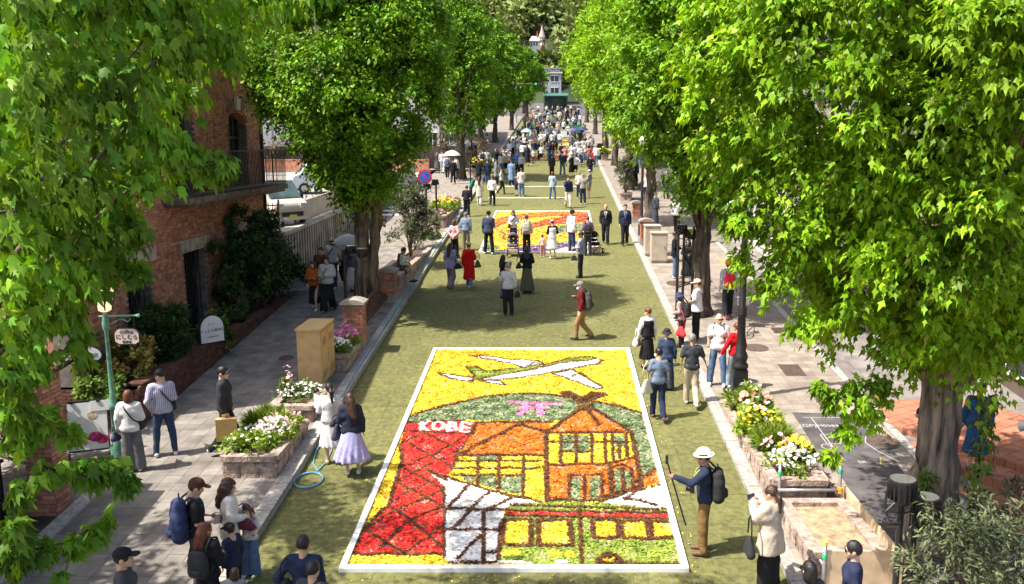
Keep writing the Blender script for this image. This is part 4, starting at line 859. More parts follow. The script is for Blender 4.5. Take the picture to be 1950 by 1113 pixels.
for p in ([(-0.78, 12.89), (-0.78, 12.88)], [(-0.64, 12.89), (-0.62, 12.87)], [(-0.01, 12.86), (0.05, 12.86)], [(0.24, 12.81), (0.26, 12.81)]): c1.line('bus_light', 'yellow', p, .17)
c1.poly('kerb_line', 'white', [(-0.89, 12.65), (-0.35, 12.61), (-0.35, 12.55), (-0.89, 12.56)]); c1.poly('kerb_line', 'white', [(0.03, 12.65), (0.21, 12.65), (0.21, 12.56), (0.03, 12.56)])
# aeroplane
pl = {'white': ([(-1.85, 20.68), (-1.52, 21.09), (-0.41, 21.62), (0.47, 22.18), (1.06, 22.39), (1.27, 22.14), (1.10, 21.86), (0.63, 21.62), (-0.40, 21.04), (-1.22, 20.75)], [(-2.33, 22.61), (-1.73, 22.50), (-1.12, 22.25), (-0.42, 22.14), (-0.21, 21.79), (-0.75, 21.59), (-1.05, 21.86)], [(-0.06, 21.15), (0.45, 21.45), (0.72, 20.99), (1.17, 20.19), (1.02, 20.04), (0.44, 20.68)], [(-2.94, 21.19), (-2.52, 21.06), (-1.86, 20.80), (-2.09, 20.60), (-2.60, 20.80)], [(-1.82, 20.71), (-1.32, 20.64), (-1.19, 20.37), (-1.58, 20.46)]),
      'green': ([(-2.26, 21.65), (-2.01, 21.67), (-1.69, 21.28), (-0.81, 21.62), (-0.06, 21.96), (0.41, 22.39), (1.01, 22.48), (1.13, 22.28), (0.17, 21.96), (-0.69, 21.37), (-1.73, 20.88), (-2.03, 20.61), (-1.98, 20.96)],)}
for k in ('white', 'green'):
    for p in pl[k]: c1.poly('aeroplane', k, p); c1.line('aeroplane', 'brown', p, S * .8, True)
c1.line('aeroplane', 'brown', [(-0.75, 21.62), (-0.50, 22.00), (-0.24, 21.76)], S * .7); c1.line('aeroplane', 'brown', [(0.44, 20.96), (0.67, 21.20), (0.80, 20.96)], S * .8)
c1.poly('sky', 'gold', [(-2.90, 22.84), (-2.25, 22.95), (-1.03, 22.80), (-0.66, 22.65), (-1.62, 22.61), (-2.57, 22.57)])
# lettering
for p in ([(-2.88, 18.13), (-2.83, 17.66)], [(-2.72, 18.13), (-2.84, 17.89), (-2.69, 17.66)], [(-2.37, 17.89), (-2.37, 17.80), (-2.39, 17.73), (-2.44, 17.69), (-2.49, 17.69), (-2.54, 17.73), (-2.58, 17.80), (-2.60, 17.89), (-2.60, 17.99), (-2.58, 18.06), (-2.54, 18.10), (-2.49, 18.10), (-2.44, 18.06), (-2.40, 17.99), (-2.37, 17.89)], [(-2.27, 18.11), (-2.25, 17.63)], [(-2.27, 18.11), (-2.15, 18.06), (-2.14, 17.89), (-2.26, 17.88), (-2.10, 17.82), (-2.10, 17.66), (-2.25, 17.63)], [(-1.98, 18.06), (-1.98, 17.59)], [(-1.98, 18.06), (-1.81, 18.01)], [(-1.99, 17.82), (-1.84, 17.79)], [(-1.98, 17.59), (-1.81, 17.57)]): c1.line('lettering', 'white', p, .085)
c1.build('big petal carpet of aeroplane, brick house and green bus', .052)

c2 = Carpet(-3.04, 1.80, 36.0, 46.5, .055)
c2.poly('arch', 'orange', [(-3.02, 43.95), (-2.37, 45.25), (-1.28, 45.93), (-0.15, 46.48), (2.14, 46.86), (2.08, 45.47), (0.59, 45.20), (-0.88, 44.81), (-1.87, 43.95), (-2.64, 42.45), (-2.91, 41.38)])
c2.poly('arch', 'redorange', [(-1.06, 43.13), (-0.43, 44.16), (0.51, 45.03), (2.11, 46.16), (2.06, 43.54), (0.91, 42.85), (-0.42, 42.45), (-1.02, 41.57)])
c2.poly('arch', 'gold', [(-2.89, 41.01), (-2.21, 42.14), (-0.95, 41.38), (-0.13, 40.29), (1.07, 41.01), (1.10, 39.42), (-0.45, 38.75), (-2.48, 37.79), (-2.99, 37.95)])
c2.poly('sea', 'hill', [(0.07, 41.95), (0.77, 42.61), (1.61, 42.93), (1.81, 41.01), (0.20, 40.22)])
c2.poly('sea', 'purple', [(-2.50, 36.14), (-1.58, 37.02), (-0.43, 37.57), (0.82, 38.43), (1.14, 38.52), (0.98, 37.48), (-0.36, 36.14)])
c2.poly('grass', 'dkgreen', [(-3.42, 35.85), (-3.25, 39.59), (-2.67, 37.79), (-2.31, 37.02), (-2.43, 36.00)])
c2.poly('shore', 'white', [(-0.42, 36.00), (0.98, 37.48), (1.72, 40.29), (2.24, 35.85)])
for p in ([(-2.91, 41.38), (-2.64, 42.45), (-1.87, 43.95), (-0.88, 44.81), (0.59, 45.20), (2.08, 45.47)], [(-3.02, 43.95), (-1.28, 45.93), (2.14, 46.95)], [(-1.02, 41.57), (-0.42, 42.45), (0.91, 42.85)], [(-2.46, 40.65), (-2.29, 39.94), (-2.30, 38.92), (-2.15, 38.59)]): c2.line('arch', 'brown', p, .1)
c2.build('second petal carpet of orange and yellow arcs with onlookers', .09)
# bare wooden frame of a third carpet lies on the turf
t3 = thing('empty_frame', 'empty white board frame on turf beyond second carpet', 'frame')
for a, b, c_, d in ((-3.9, .9, 51.7, 51.85), (-3.2, 1.75, 56.8, 56.95), (-3.75, -3.6, 51.85, 56.8)): strip(MB(), a, b, c_, d, 0, .03).build('frame_board', white_p, t3)
for lb, y0, y1, colr, nm in (('far orange and red petal carpet ringed by the crowd', 74, 78, ('red', 'orange', 'yellow'), ''), ('distant yellow petal carpet in the crowd', 88, 93, ('yellow', 'gold', 'hill'), ''), ('distant green and white petal carpet', 104, 110, ('green', 'white', 'dkgreen'), '')):
    cc = Carpet(-3.1, 1.85, y0, y1, .16); cc.id[:] = cc.key('field', colr[0])
    cc.poly('band', colr[1], [(-3.1, y0 + 1), (1.9, y0 + 2), (1.9, y0 + 3.2), (-3.1, y0 + 2)]); cc.poly('disc', colr[2], [(-.6 + 1.2 * math.cos(a), (y0 + y1) / 2 + 1.4 * math.sin(a)) for a in np.linspace(0, 6, 12)])
    cc.build(lb, .26)

P = np.concatenate([np.stack([rng.choice([-3.42, 2.18], 150) + rng.normal(size=150) * .12, rng.uniform(12.3, 23, 150)], 1), np.stack([rng.uniform(-3.3, 2, 60), 12.25 - np.abs(rng.normal(size=60)) * .15], 1)])
P = np.stack([P[:, 0], P[:, 1], gz(P[:, 1]) + .024], 1); D = rng.normal(size=P.shape)
fp_, _, _ = leaves('fallen_petals', P, D * .1, np.tile([0, 0, 1.], (len(P), 1)), 'rh', .04, PET['yellow'], None, 0., 3.)
tag(fp_, 'loose yellow petals scattered on turf round the carpet', 'petals')

# ------------------------------------------------------------ planters and plants
stone_i = mat('rough_pink_stone_far', (.36, .27, .22), .9, .3, 9, bump=1., bscale=22, island=.15)
def planter(label, x0, x1, y0, y1, top, rough=True, group='stone planters along the kerbs', cat='planter', sl=.34, fill=soil):
    """level stone trough sunk into the sloping pavement"""
    t = thing('stone_planter', label, cat, ((x0 + x1) / 2, (y0 + y1) / 2, gz((y0 + y1) / 2)), 0, group)
    cx, cy, cz = t.location; zb = gz(y0) - .05; wx, wy = x1 - x0, y1 - y0; hh = top - zb
    MB().box((0, 0, (zb + top - .1) / 2 - cz), (wx - .12, wy - .12, hh - .1)).build('core', mortar, t)
    cells_ = []
    def face(ax, fixed, a0, a1):
        n_ = max(1, round((a1 - a0) / sl)); L_ = (a1 - a0) / n_
        for i in range(n_):
            u = a0 + (i + .5) * L_; g_ = (gz(u) if ax == 'y' else gz(fixed)) - .03; h_ = top - .09 - g_
            if h_ < .06: continue
            p = random.uniform(-.012, .012)
            c_ = (fixed + p, u) if ax == 'y' else (u, fixed + p); d_ = (.12, L_ - .012) if ax == 'y' else (L_ - .012, .12)
            cells_.append((c_[0] - cx, c_[1] - cy, g_ + h_ / 2 - cz, d_[0], d_[1], h_, 0))
    face('x', y0 + .05, x0, x1); face('y', x1 - .05, y0 + .11, y1); face('y', x0 + .05, y0 + .11, y1); face('x', y1 - .05, x0 + .11, x1 - .11)
    for c_ in cells_:
        o = link('stone', rough_stone(), t, c_[:3]); o.scale = c_[3:6]; o.rotation_euler.z = 0
    n_ = max(1, round(wy / .6)); cc = []
    for i in range(n_):
        for xx in (x0 + .07, x1 - .07): cc.append((xx - cx, y0 - cy + (i + .5) * wy / n_, top - .05 - cz, .2, wy / n_ - .012, .10, 0))
    n_ = max(1, round(wx / .5))
    for i in range(n_):
        for yy in (y0 + .04, y1 - .04): cc.append((x0 - cx + (i + .5) * wx / n_, yy - cy, top - .046 - cz, wx / n_ - .012, .2, .10, 0))
    pieces(t, 'coping_stone', 'coping_stones', cc, stone_m, 80, focus=(0, -8, 4))
    MB().box((0, 0, top - .12 - cz), (wx - .2, wy - .2, .1)).build('soil', fill, t)
    return t
_rs = []
def rough_stone():
    """one of four hewn blocks with a bulging, chipped face"""
    while len(_rs) < 4:
        rs = random.Random(len(_rs)); n = 4; q = MB()
        for ax in range(3):
            for sg in (-1, 1):
                vs_ = []
                for i in range(n + 1):
                    for j in range(n + 1):
                        u, v = i / n - .5, j / n - .5; ed = (1 - (2 * u) ** 4) * (1 - (2 * v) ** 4); p = [0, 0, 0]
                        p[ax] = sg * (.5 - .12 + .12 * ed * 1.1 + rs.uniform(-.06, .06) * ed); p[(ax + 1) % 3] = u; p[(ax + 2) % 3] = v; vs_.append(p)
                fs = [(i * (n + 1) + j, (i + 1) * (n + 1) + j, (i + 1) * (n + 1) + j + 1, i * (n + 1) + j + 1) for i in range(n) for j in range(n)]
                q.add(vs_, [f if sg > 0 else f[::-1] for f in fs])
        me = bpy.data.meshes.new('stone'); me.from_pydata(q.v, [], q.f); me.materials.append(stone_m); _rs.append(me)
    return _rs[random.randrange(4)]
flm = {k: mat(k + '_blossom', c, .6, .06, 20, island=.15, transl=.2) for k, c in {'white': (.85, .84, .80), 'pink': (.80, .48, .50), 'yellow': (.85, .60, .05), 'magenta': (.62, .22, .42), 'salmon': (.80, .34, .26)}.items()}
def flower_plant(label, x, y, z, r, h, leafk, lsize, lm, colr, nf, fs=.055, per=260, n=14, gname='flowering plants in the planters'):
    t = thing('flowering_plant', label, 'plant', (0, 0, 0), 0, gname); rs = np.random.default_rng(int(abs(x * 97 + y * 131)) + 3); cl_ = []
    for i in range(n):
        a = rs.uniform(0, 6.28); k = math.sqrt(rs.random()) * r
        cl_.append((x + k * math.cos(a), y + k * math.sin(a), z + h * rs.uniform(.15, .6) * (1.1 - .5 * k / r), r * .45 * rs.uniform(.7, 1.2)))
    P, D, O = clump_leaves(cl_, per / n * 3.2, (x, y, z - .3), .0, twig=4)
    P[:, 2] = np.maximum(P[:, 2], z - .03)
    leaves('foliage', P, D, O, leafk, lsize, lm, t, -.15 if leafk == 'blade' else .1, .9)
    if nf:
        a = rs.uniform(0, 6.28, nf); k = np.sqrt(rs.random(nf)) * r * 1.1
        C = np.stack([x + k * np.cos(a), y + k * np.sin(a), z + h * (.75 + .45 * rs.random(nf)) * (1.1 - .5 * k / r) + .03], 1)
        ang = np.arange(6) * 1.0472
        ring = np.stack([np.cos(ang), np.sin(ang), .25 + 0 * ang], 1); V0 = np.concatenate([[[0, 0, 0]], ring])
        F0 = np.array([(0, 1 + i, 1 + (i + 1) % 6) for i in range(6)])
        N_ = unit(rs.normal(size=(nf, 3)) * .5 + np.array([-.1, -.35, .9])); T = unit(np.cross(N_, rs.normal(size=(nf, 3)))); M = np.stack([T, np.cross(N_, T), N_], 2)
        V = np.einsum('nij,vj->nvi', M, V0) * (fs * rs.uniform(.7, 1.3, nf))[:, None, None] + C[:, None]
        o = npmesh('blossom', V.reshape(-1, 3), (F0[None] + 7 * np.arange(nf)[:, None, None]).reshape(-1, 3), flm[colr], t); o['kind'] = 'stuff'
    MB().tube([(x, y, z - .08), (x, y, z + h * .4)], .012, 5).build('stem', leaf_dark, t)
    return t
planter('stone planter of white daisies beside the purple skirt woman', -6.14, -5.13, 15.24, 17.35, 1.84)
z = 1.80
flower_plant('bright leafy plant at the front of the daisy planter', -5.75, 15.75, z, .42, .35, 'tri', .10, leaf_flower, 'white', 25, .03)
flower_plant('white and pale pink daisies in the front left planter', -5.55, 16.25, z, .42, .38, 'rh', .07, leaf_flower, 'white', 190, .026)
flower_plant('pale pink blooms among the front left daisies', -5.5, 16.35, z, .34, .42, 'rh', .06, leaf_flower, 'pink', 120, .026)
flower_plant('tuft of long grassy leaves behind the daisies', -5.75, 16.85, z, .28, .34, 'blade', .28, leaf_flower, 'pink', 0, per=420)
flower_plant('pale pink anemones at the back of the daisy planter', -5.4, 16.95, z, .24, .34, 'rh', .06, leaf_flower, 'pink', 30, .03, 180)
planter('stone planter in front of the tan utility cabinet', -6.1, -5.15, 17.85, 19.5, 2.0)
flower_plant('small white flowers before the tan cabinet', -5.6, 18.5, 1.96, .45, .3, 'rh', .06, leaf_shrub, 'white', 110, .025)
flower_plant('tall pale anemones left of the tan cabinet', -5.95, 18.7, 1.96, .2, .6, 'rh', .06, leaf_shrub, 'pink', 16, .035, 140)
planter('stone planter between tan cabinet and brick pillar', -5.85, -5.13, 21.0, 22.5, 2.35)
flower_plant('white flowers right of the tan cabinet', -5.5, 21.3, 2.3, .34, .35, 'rh', .07, leaf_shrub, 'white', 110, .03)
flower_plant('magenta and white flowers before the brick pillar', -5.45, 22.1, 2.3, .3, .5, 'rh', .07, leaf_flower, 'magenta', 70, .045)
planter('long stone planter where a woman sits', -6.0, -5.13, 28.3, 39.6, 3.22, sl=.5)
flower_plant('low greenery at the end of the long left planter', -5.5, 38.5, 3.3, .4, .6, 'rh', .1, leaf_shrub, 'pink', 30)
planter('far stone planter bright with yellow and pink flowers', -6.2, -5.13, 41.0, 47.5, 4.15, sl=.5)
flower_plant('yellow flowers in far left planter', -5.7, 45.2, 4.1, .6, .7, 'rh', .14, leaf_flower, 'yellow', 60, .06)
flower_plant('pink flowers in far left planter', -5.6, 46.8, 4.1, .5, .6, 'rh', .14, leaf_flower, 'magenta', 60, .07)
flower_plant('bright green clump at near end of far left planter', -5.7, 43.6, 4.1, .55, .7, 'rh', .13, leaf_flower, 'yellow', 20, .05)
flower_plant('pale green clump by the brick kerb', -5.6, 42.0, 3.9, .4, .5, 'rh', .12, leaf_flower, 'magenta', 20, .06)
planter('distant stone planter by the left kerb', -6.1, -5.13, 62, 69, 5.75, sl=.7)
flower_plant('distant yellow green clump on left', -5.6, 64.5, 5.7, .7, .9, 'rh', .22, leaf_flower, 'yellow', 20, .08)
flower_plant('farther yellow green clump on left', -5.6, 68, 5.7, .7, .9, 'rh', .22, leaf_flower, 'yellow', 20, .08)
pr = planter('long low stone planter of mixed flowers along the right kerb', 3.80, 4.78, 14.35, 19.1, 1.74, sl=.4)
z = 1.68
for lb, x, y, r, h, lk, ls, fc, nf, fs in (('white daisies at the near end of right planter', 4.32, 14.9, .42, .38, 'rh', .08, 'white', 110, .036), ('orange yellow flowers beside the white daisies', 4.5, 15.4, .28, .42, 'rh', .08, 'yellow', 35, .055),
        ('pink flowers behind the grass tuft edge', 4.2, 15.6, .25, .4, 'rh', .08, 'pink', 25, .05), ('bright grassy tuft in right planter', 4.3, 16.1, .3, .3, 'blade', .3, 'pink', 0, .04),
        ('yellow flowered bush in the middle of right planter', 4.2, 16.9, .42, .5, 'tri', .1, 'yellow', 30, .05), ('leafy green bush in right planter', 4.35, 17.5, .42, .5, 'tri', .11, 'white', 14, .045),
        ('salmon pink flowers near the black lamp post', 4.4, 18.1, .34, .6, 'rh', .1, 'salmon', 30, .055), ('thin leaved plant at the lamp post', 4.25, 18.7, .36, .65, 'slim', .22, 'white', 10, .04)):
    flower_plant(lb, x, y, z, r, h, lk, ls, leaf_flower, fc, nf, fs, 420 if lk == 'blade' else 260)
planter('small stone trough under the far right olive', 3.85, 4.5, 50.2, 51.2, 4.7)
planter('tiny far trough by the right kerb', 3.95, 4.5, 72.5, 73.5, 6.55)
flower_plant('green plant in the tiny far trough', 4.2, 73, 6.5, .5, .8, 'rh', .2, leaf_flower, 'yellow', 8, .08)

# work site planter at bottom right
sand = mat('dry_soil', (.36, .26, .16), .95, .25, 7, bump=1., bscale=16)
planter('emptied stone planter of dry soil at bottom right', 3.86, 5.0, 12.15, 14.05, 1.50, cat='planter', fill=sand)
ply = thing('plywood_hoarding', 'plywood board fence round the emptied planter', 'hoarding', (5.08, 12.1, gz(12)))
MB().box((.0, 1.05, .33), (.03, 2.4, .62)).build('board', wood, ply)
MB().box((-.5, -.18, .12), (1.12, .03, 1.0)).build('board', wood, ply)
MB().box((-.04, .9, .1), (.05, 1.9, .06)).build('batten', wood, ply)
def pole_tape(label, x, y, h):
    t = thing('barrier_post', label, 'post', (x, y, gz(y)))
    MB().tube([(0, 0, 0), (0, 0, h)], .028, 10).build('pipe', steel, t, smooth=True)
    MB().lathe([(.034, h - .02), (.034, h + .03), (.02, h + .04)], n=10).build('cap', mat('yellow_cap', (.8, .55, .1), .6), t)
    MB().lathe([(.036, h - .24), (.04, h - .2), (.036, h - .16)], n=8).build('tape', mat('green_tape', (.05, .45, .2), .5), t)
pole_tape('grey barrier post with green tape beside the plywood', 4.96, 14.25, .95)
pole_tape('grey barrier post with green tape at bottom edge', 3.98, 11.9, .75)
pole_tape('grey barrier post with green tape by the white daisies', 3.92, 14.28, .9)
rl = thing('barrier_rail', 'horizontal grey pipe rail in front of the white daisies', 'rail', (4.4, 14.22, gz(14.2) + .42))
MB().tube([(-.55, 0, 0), (.6, 0, 0)], .028, 10).build('pipe', steel, rl, smooth=True)
MB().lathe([(.05, -.05), (.05, .05)], (.56, 0, 0), 8).build('clamp', mat('orange_clamp', (.8, .30, .03), .5), rl)
rl = thing('barrier_rail', 'grey pipe rail running along the emptied planter', 'rail', (3.9, 13.9, gz(13.9) + .3))
MB().tube([(0, .1, .05), (.1, -2, -.1)], .025, 10).build('pipe', steel, rl, smooth=True)

# ------------------------------------------------------------ pillars, ironwork, cabinets
def pillar(label, x, y, wx, wy, top, base_h=.3):
    t = thing('brick_pillar', label, 'pillar', (x, y, gz(y)), 0, 'brick pillars at the kerbs'); h = top - gz(y)
    core_ = MB().box((0, 0, h / 2), (wx - .03, wy - .03, h)).build('core', mortar, t)
    MB().box((0, 0, base_h / 2), (wx + .05, wy + .05, base_h + .1)).build('stone_base', concrete, t)
    bc_ = brick_cells(wx / 2 - .02, -wy / 2, wy / 2, base_h + .05, h - .02, 'y', 1) + brick_cells(-wy / 2 + .02, -wx / 2, wx / 2, base_h + .05, h - .02, 'x', -1) + brick_cells(-wx / 2 + .02, -wy / 2, wy / 2, base_h + .05, h - .02, 'y', -1)
    pieces(core_, 'brick', 'bricks', bc_, brick_m, 300, focus=(0, -9, 3))
    q = MB(); n_ = 6                     # swept stone cap
    for i in range(n_):
        a0, a1 = -wx / 2 - .06 + (wx + .12) * i / n_, -wx / 2 - .06 + (wx + .12) * (i + 1) / n_
        f = lambda a: .05 + .09 * math.cos(a / (wx / 2 + .06) * 1.5)
        q.add([(a0, -wy / 2 - .06, h), (a1, -wy / 2 - .06, h), (a1, wy / 2 + .06, h), (a0, wy / 2 + .06, h), (a0, -wy / 2 - .06, h + f(a0)), (a1, -wy / 2 - .06, h + f(a1)), (a1, wy / 2 + .06, h + f(a1)), (a0, wy / 2 + .06, h + f(a0))], [tuple(f_) for f_ in BOXF.tolist()])
    q.build('stone_cap', concrete, t)
pillar('near brick pillar with swept stone cap by left kerb', -5.38, 22.95, .52, .5, 3.28)
pillar('brick pillar at the far end of the iron panel', -5.38, 27.85, .5, .5, 3.42)
pillar('brick pillar beside the two beige cabinets', 3.98, 37.4, .5, .5, 4.2)
pillar('small brick pillar behind the suited men', 4.1, 43.0, .45, .5, 4.6)
ip = thing('wrought_iron_railing', 'rusty arched ironwork panel between two brick pillars', 'railing', (-5.38, 25.35, gz(25.35)))
im = mat('rusty_iron', (.10, .055, .035), .7, .3, 20)
q = MB(); q.tube([(0, -2.1, .2), (0, -2.1, .55)] + [(0, -2.1 + 4.2 * i / 14, .55 + .5 * math.sin(math.pi * i / 14)) for i in range(1, 14)] + [(0, 2.1, .55), (0, 2.1, .5)], .03, 6); q.bar((0, -2.1, .3), (0, 2.1, .5), .04); q.build('frame', im, ip)
for i in range(1, 21):
    y = -2.1 + 4.2 * i / 21; b = MB().bar((0, y, .3 + .2 * i / 21), (0, y, .55 + .48 * math.sin(math.pi * i / 21)), .03); b.build('bar', im, ip)
q = MB()
for i in range(8):
    y = -1.8 + i * .5; q.tube([(.02, y + .14 * math.cos(a), .62 + .14 * math.sin(a)) for a in np.linspace(0, 6.28, 10)], .014, 4)
q.build('scrollwork', im, ip)
def cabinet(label, x, y, wx, wy, h, m, h0, vents=True, rz=0):
    t = thing('utility_cabinet', label, 'cabinet', (x, y, gz(y) + h0), rz)
    MB().box((0, 0, h / 2 + .03), (wx, wy, h - .06)).build('body', m, t)
    MB().box((0, 0, h + .02), (wx + .06, wy + .06, .05)).build('top', m, t); MB().box((0, 0, .02), (wx - .04, wy - .04, .12)).build('plinth', concrete, t)
    if vents:
        d1 = MB().box((wx / 2 + .008, -wy / 4, h / 2 + .03), (.02, wy / 2 - .03, h - .14)).build('door', m, t); d2 = MB().box((wx / 2 + .008, wy / 4, h / 2 + .03), (.02, wy / 2 - .03, h - .14)).build('door', m, t)
        for d_, yy in ((d1, -wy / 4), (d2, wy / 4)):
            for zz in (h * .78, h * .2):
                MB().box((wx / 2 + .02, yy, zz), (.006, wy / 4, h * .13)).build('vent', mat('vent_dark', (.13, .085, .04), .7), d_)
                q = MB()
                for k in range(5): q.box((wx / 2 + .026, yy, zz + (k - 2) * h * .026), (.012, wy / 4, h * .012))
                q.build('louvre', m, d_)
        MB().box((wx / 2 + .03, -.03, h * .5), (.03, .02, .1)).build('handle', steel, d1)
    else:
        d1 = MB().box((0, -wy / 2 - .006, h * .5), (wx - .06, .02, h - .2)).build('door', m, t); MB().box((wx * .3, -wy / 2 - .025, h * .55), (.03, .03, .1)).build('handle', steel, d1)
cabinet('tall tan metal utility cabinet by the left kerb', -5.72, 20.3, .55, 1.2, 1.35, mat('tan_metal', (.50, .335, .155), .55, .08, 6, bump=.1, bscale=200), LP + .05)
bg = mat('beige_metal', (.50, .42, .33), .6, .1, 4)
cabinet('nearer of two beige metal cabinets by right kerb', 4.12, 33.9, .62, .5, 1.15, bg, RP, False)
cabinet('farther of two beige metal cabinets by right kerb', 4.0, 35.2, .62, .6, 1.2, bg, RP, False)

# ------------------------------------------------------------ lamps, floodlights, signs
def rig(label, x, y, h0, posts, h, lamps):
    t = thing('floodlight_stand', label, 'floodlight', (x, y, gz(y) + h0), 0, 'black floodlight stands')
    for px_, py_ in posts: MB().tube([(px_, py_, 0), (px_, py_, h)], .045, 10).lathe([(.09, 0), (.09, .03)], (px_, py_, 0), 10).build('post', black_m, t, smooth=False)
    if len(posts) > 1: MB().bar((*posts[0], h - .12), (*posts[-1], h - .12), .05).bar((*posts[0], h * .35), (*posts[-1], h * .35), .03).build('crossbar', black_m, t)
    for lx, ly, lz, s_ in lamps:
        lo = MB().lathe([(.10 * s_, -.16 * s_), (.13 * s_, -.1 * s_), (.15 * s_, .02), (.17 * s_, .12 * s_), (.17 * s_, .15 * s_)], (lx, ly, lz), 18).build('lamp_head', black_m, t)
        q = MB()
        for k in range(18):
            a = k * .349; q.box((lx + .155 * s_ * math.cos(a), ly + .155 * s_ * math.sin(a), lz), (.04, .012, .2 * s_), rz=a)
        q.build('fin', black_m, lo)
        MB().lathe([(.15 * s_, .15 * s_), (.15 * s_, .155 * s_ + .004)], (lx, ly, lz), 18).build('lens', mat('lamp_lens', (.13, .13, .12), .2, .2, 30), lo)
        MB().tube([(lx - .19 * s_, ly, lz), (lx - .19 * s_, ly, lz - .25 * s_), (lx, ly, lz - .3 * s_), (lx + .19 * s_, ly, lz - .25 * s_), (lx + .19 * s_, ly, lz)], .014, 6).build('bracket', black_m, lo)
        MB().tube([(lx - .1, ly - .1, lz - .1), (lx - .26, ly - .12, lz - .25), (lx - .16, ly - .1, lz - .45), (lx + .05, ly, lz - .5)], .01, 5).build('cable', black_m, lo)
rig('pair of floodlights on posts under the near right tree', 4.88, 11.5, RP, [(0, 0), (.26, .12)], 1.62, [(-.02, -.05, 1.7, 1.15), (.36, .02, 1.42, 1.1)])
rig('floodlight posts between left tree trunk and brick pillar', -5.6, 25.0, LP, [(0, 0), (-.6, .4)], 2.2, [(.0, .1, 2.15, .9), (-.4, .4, 2.2, .9)])
rig('floodlight posts by the no parking sign', -5.75, 39.9, LP, [(.35, 0), (-.15, .3)], 2.3, [(.3, .1, 2.3, .9), (-.1, .3, 2.1, .9)])
rig('three floodlight posts before the right hand tree', 3.98, 26.6, RP, [(-.28, -.9), (.12, .6), (.32, .0)], 2.7, [(-.1, -.4, 2.65, .95), (.25, .1, 2.45, .95)])
rig('small far floodlight post on the left pavement', -5.5, 57.5, LP, [(0, 0)], 2.2, [(.0, .1, 2.3, .9)])
lp = thing('street_lamp', 'black cast iron street lamp beside the red sweater woman', 'street lamp', (4.29, 19.4, gz(19.4) + RP))
MB().box((0, 0, .35), (.34, .34, .7), tap=.92).build('plinth', black_m, lp)
MB().lathe([(.15, .7), (.19, .74), (.19, .8), (.14, .86), (.17, .95), (.17, 1.02), (.11, 1.1), (.12, 1.2), (.095, 1.24), (.085, 1.9), (.11, 1.93), (.12, 2.0), (.10, 2.05), (.11, 2.1), (.08, 2.16), (.065, 4.6), (.1, 4.65), (.05, 4.75)], n=16).build('post', black_m, lp, smooth=True)
q = MB()
for k in range(12): a = k * .5236; q.tube([(.088 * math.cos(a), .088 * math.sin(a), 1.25), (.082 * math.cos(a), .082 * math.sin(a), 1.88)], .012, 4)
q.build('fluting', black_m, lp)
MB().box((-.172, -.0, .35), (.008, .2, .45)).build('panel', mat('lamp_panel', (.04, .055, .06), .5), lp)
for sx in (-1, 1):
    MB().tube([(0, 0, 4.5), (.2 * sx, 0, 4.75), (.3 * sx, 0, 4.6)], .025, 6).build('arm', black_m, lp)
    MB().lathe([(.02, 4.62), (.17, 4.5), (.14, 4.2), (.05, 4.1)], (.3 * sx, 0, 0), 8).build('lantern', mat('lantern_glass', (.6, .58, .5), .3), lp)
lp = thing('street_lamp', 'slim black street lamp beside the suited men', 'street lamp', (4.0, 39.5, gz(39.5) + RP))
MB().lathe([(.16, 0), (.16, .5), (.1, .6), (.13, .75), (.07, .85), (.055, 3.8)], n=10).build('post', black_m, lp); MB().lathe([(.04, 3.8), (.2, 4.3), (.03, 4.5)], n=8).build('lantern', mat('lantern_glass', (.6, .58, .5), .3), lp)
gl = thing('green_lamp_post', 'green cast iron lamp post with lit lantern and hanging sign', 'street lamp', (-8.45, 16.0, gz(16) + LP))
MB().lathe([(.16, 0), (.16, .08), (.11, .15), (.13, .26), (.08, .36), (.066, .45), (.056, 1.0), (.085, 1.03), (.085, 1.12), (.056, 1.16), (.07, 1.26), (.045, 1.32), (.036, 2.55), (.06, 2.6), (.07, 2.7), (.045, 2.85), (.04, 2.9)], n=14).build('post', green_m, gl, smooth=True)
MB().tube([(-.12, 0, 2.84), (.62, 0, 2.86)], .022, 8).lathe([(.03, -.03), (.045, 0), (.03, .03)], (.62, 0, 2.86), 8).tube([(.1, 0, 2.7), (.3, 0, 2.8), (.42, 0, 2.74), (.48, 0, 2.8)], .012, 5).build('arm', green_m, gl)
lan = MB().lathe([(.05, 2.93), (.14, 2.98), (.235, 3.44), (.235, 3.46)], n=6).build('lantern', mat('lit_glass', (.9, .62, .35), .3, .05, emit=.7), gl)
q = MB()
for k in range(6): a = k * 1.0472; q.bar((.145 * math.cos(a), .145 * math.sin(a), 2.98), (.24 * math.cos(a), .24 * math.sin(a), 3.46), .025)
q.lathe([(.29, 3.46), (.23, 3.52), (.11, 3.68), (.03, 3.74), (.03, 3.82)], n=6); q.build('lantern_cage', mat('dark_bronze', (.06, .03, .02), .5), lan)
hs = thing('hanging_sign', 'small scalloped coffee sign hanging from the green lamp post', 'sign', (-8.05, 15.97, gz(16) + LP + 2.46))
def plate(poly, th, m_, name, parent, z_=0): MB().prism(poly, -th / 2, th / 2, Matrix(((1, 0, 0, 0), (0, 0, -1, 0), (0, 1, 0, 0), (0, 0, 0, 1))) , 0).build(name, m_, parent)
sp = [(-.24, -.1), (-.16, -.15), (.16, -.15), (.24, -.1), (.24, .07), (.2, .14), (.14, .17), (-.14, .17), (-.2, .14), (-.24, .07)]
plate(sp, .03, black_m, 'backing', hs); plate([(x * .93, y * .91) for x, y in sp], .045, mat('sign_pink', (.66, .50, .44), .6, .05), 'face', hs)
blk = mat('sign_ink', (.02, .018, .018), .6)
text_part('lettering', 'coffee', .105, blk, hs, (0, -.026, .095), (R(90), 0, 0), .002)
text_part('lettering', 'にしむら', .105, blk, hs, (0, -.026, -.005), (R(90), 0, 0), .002)
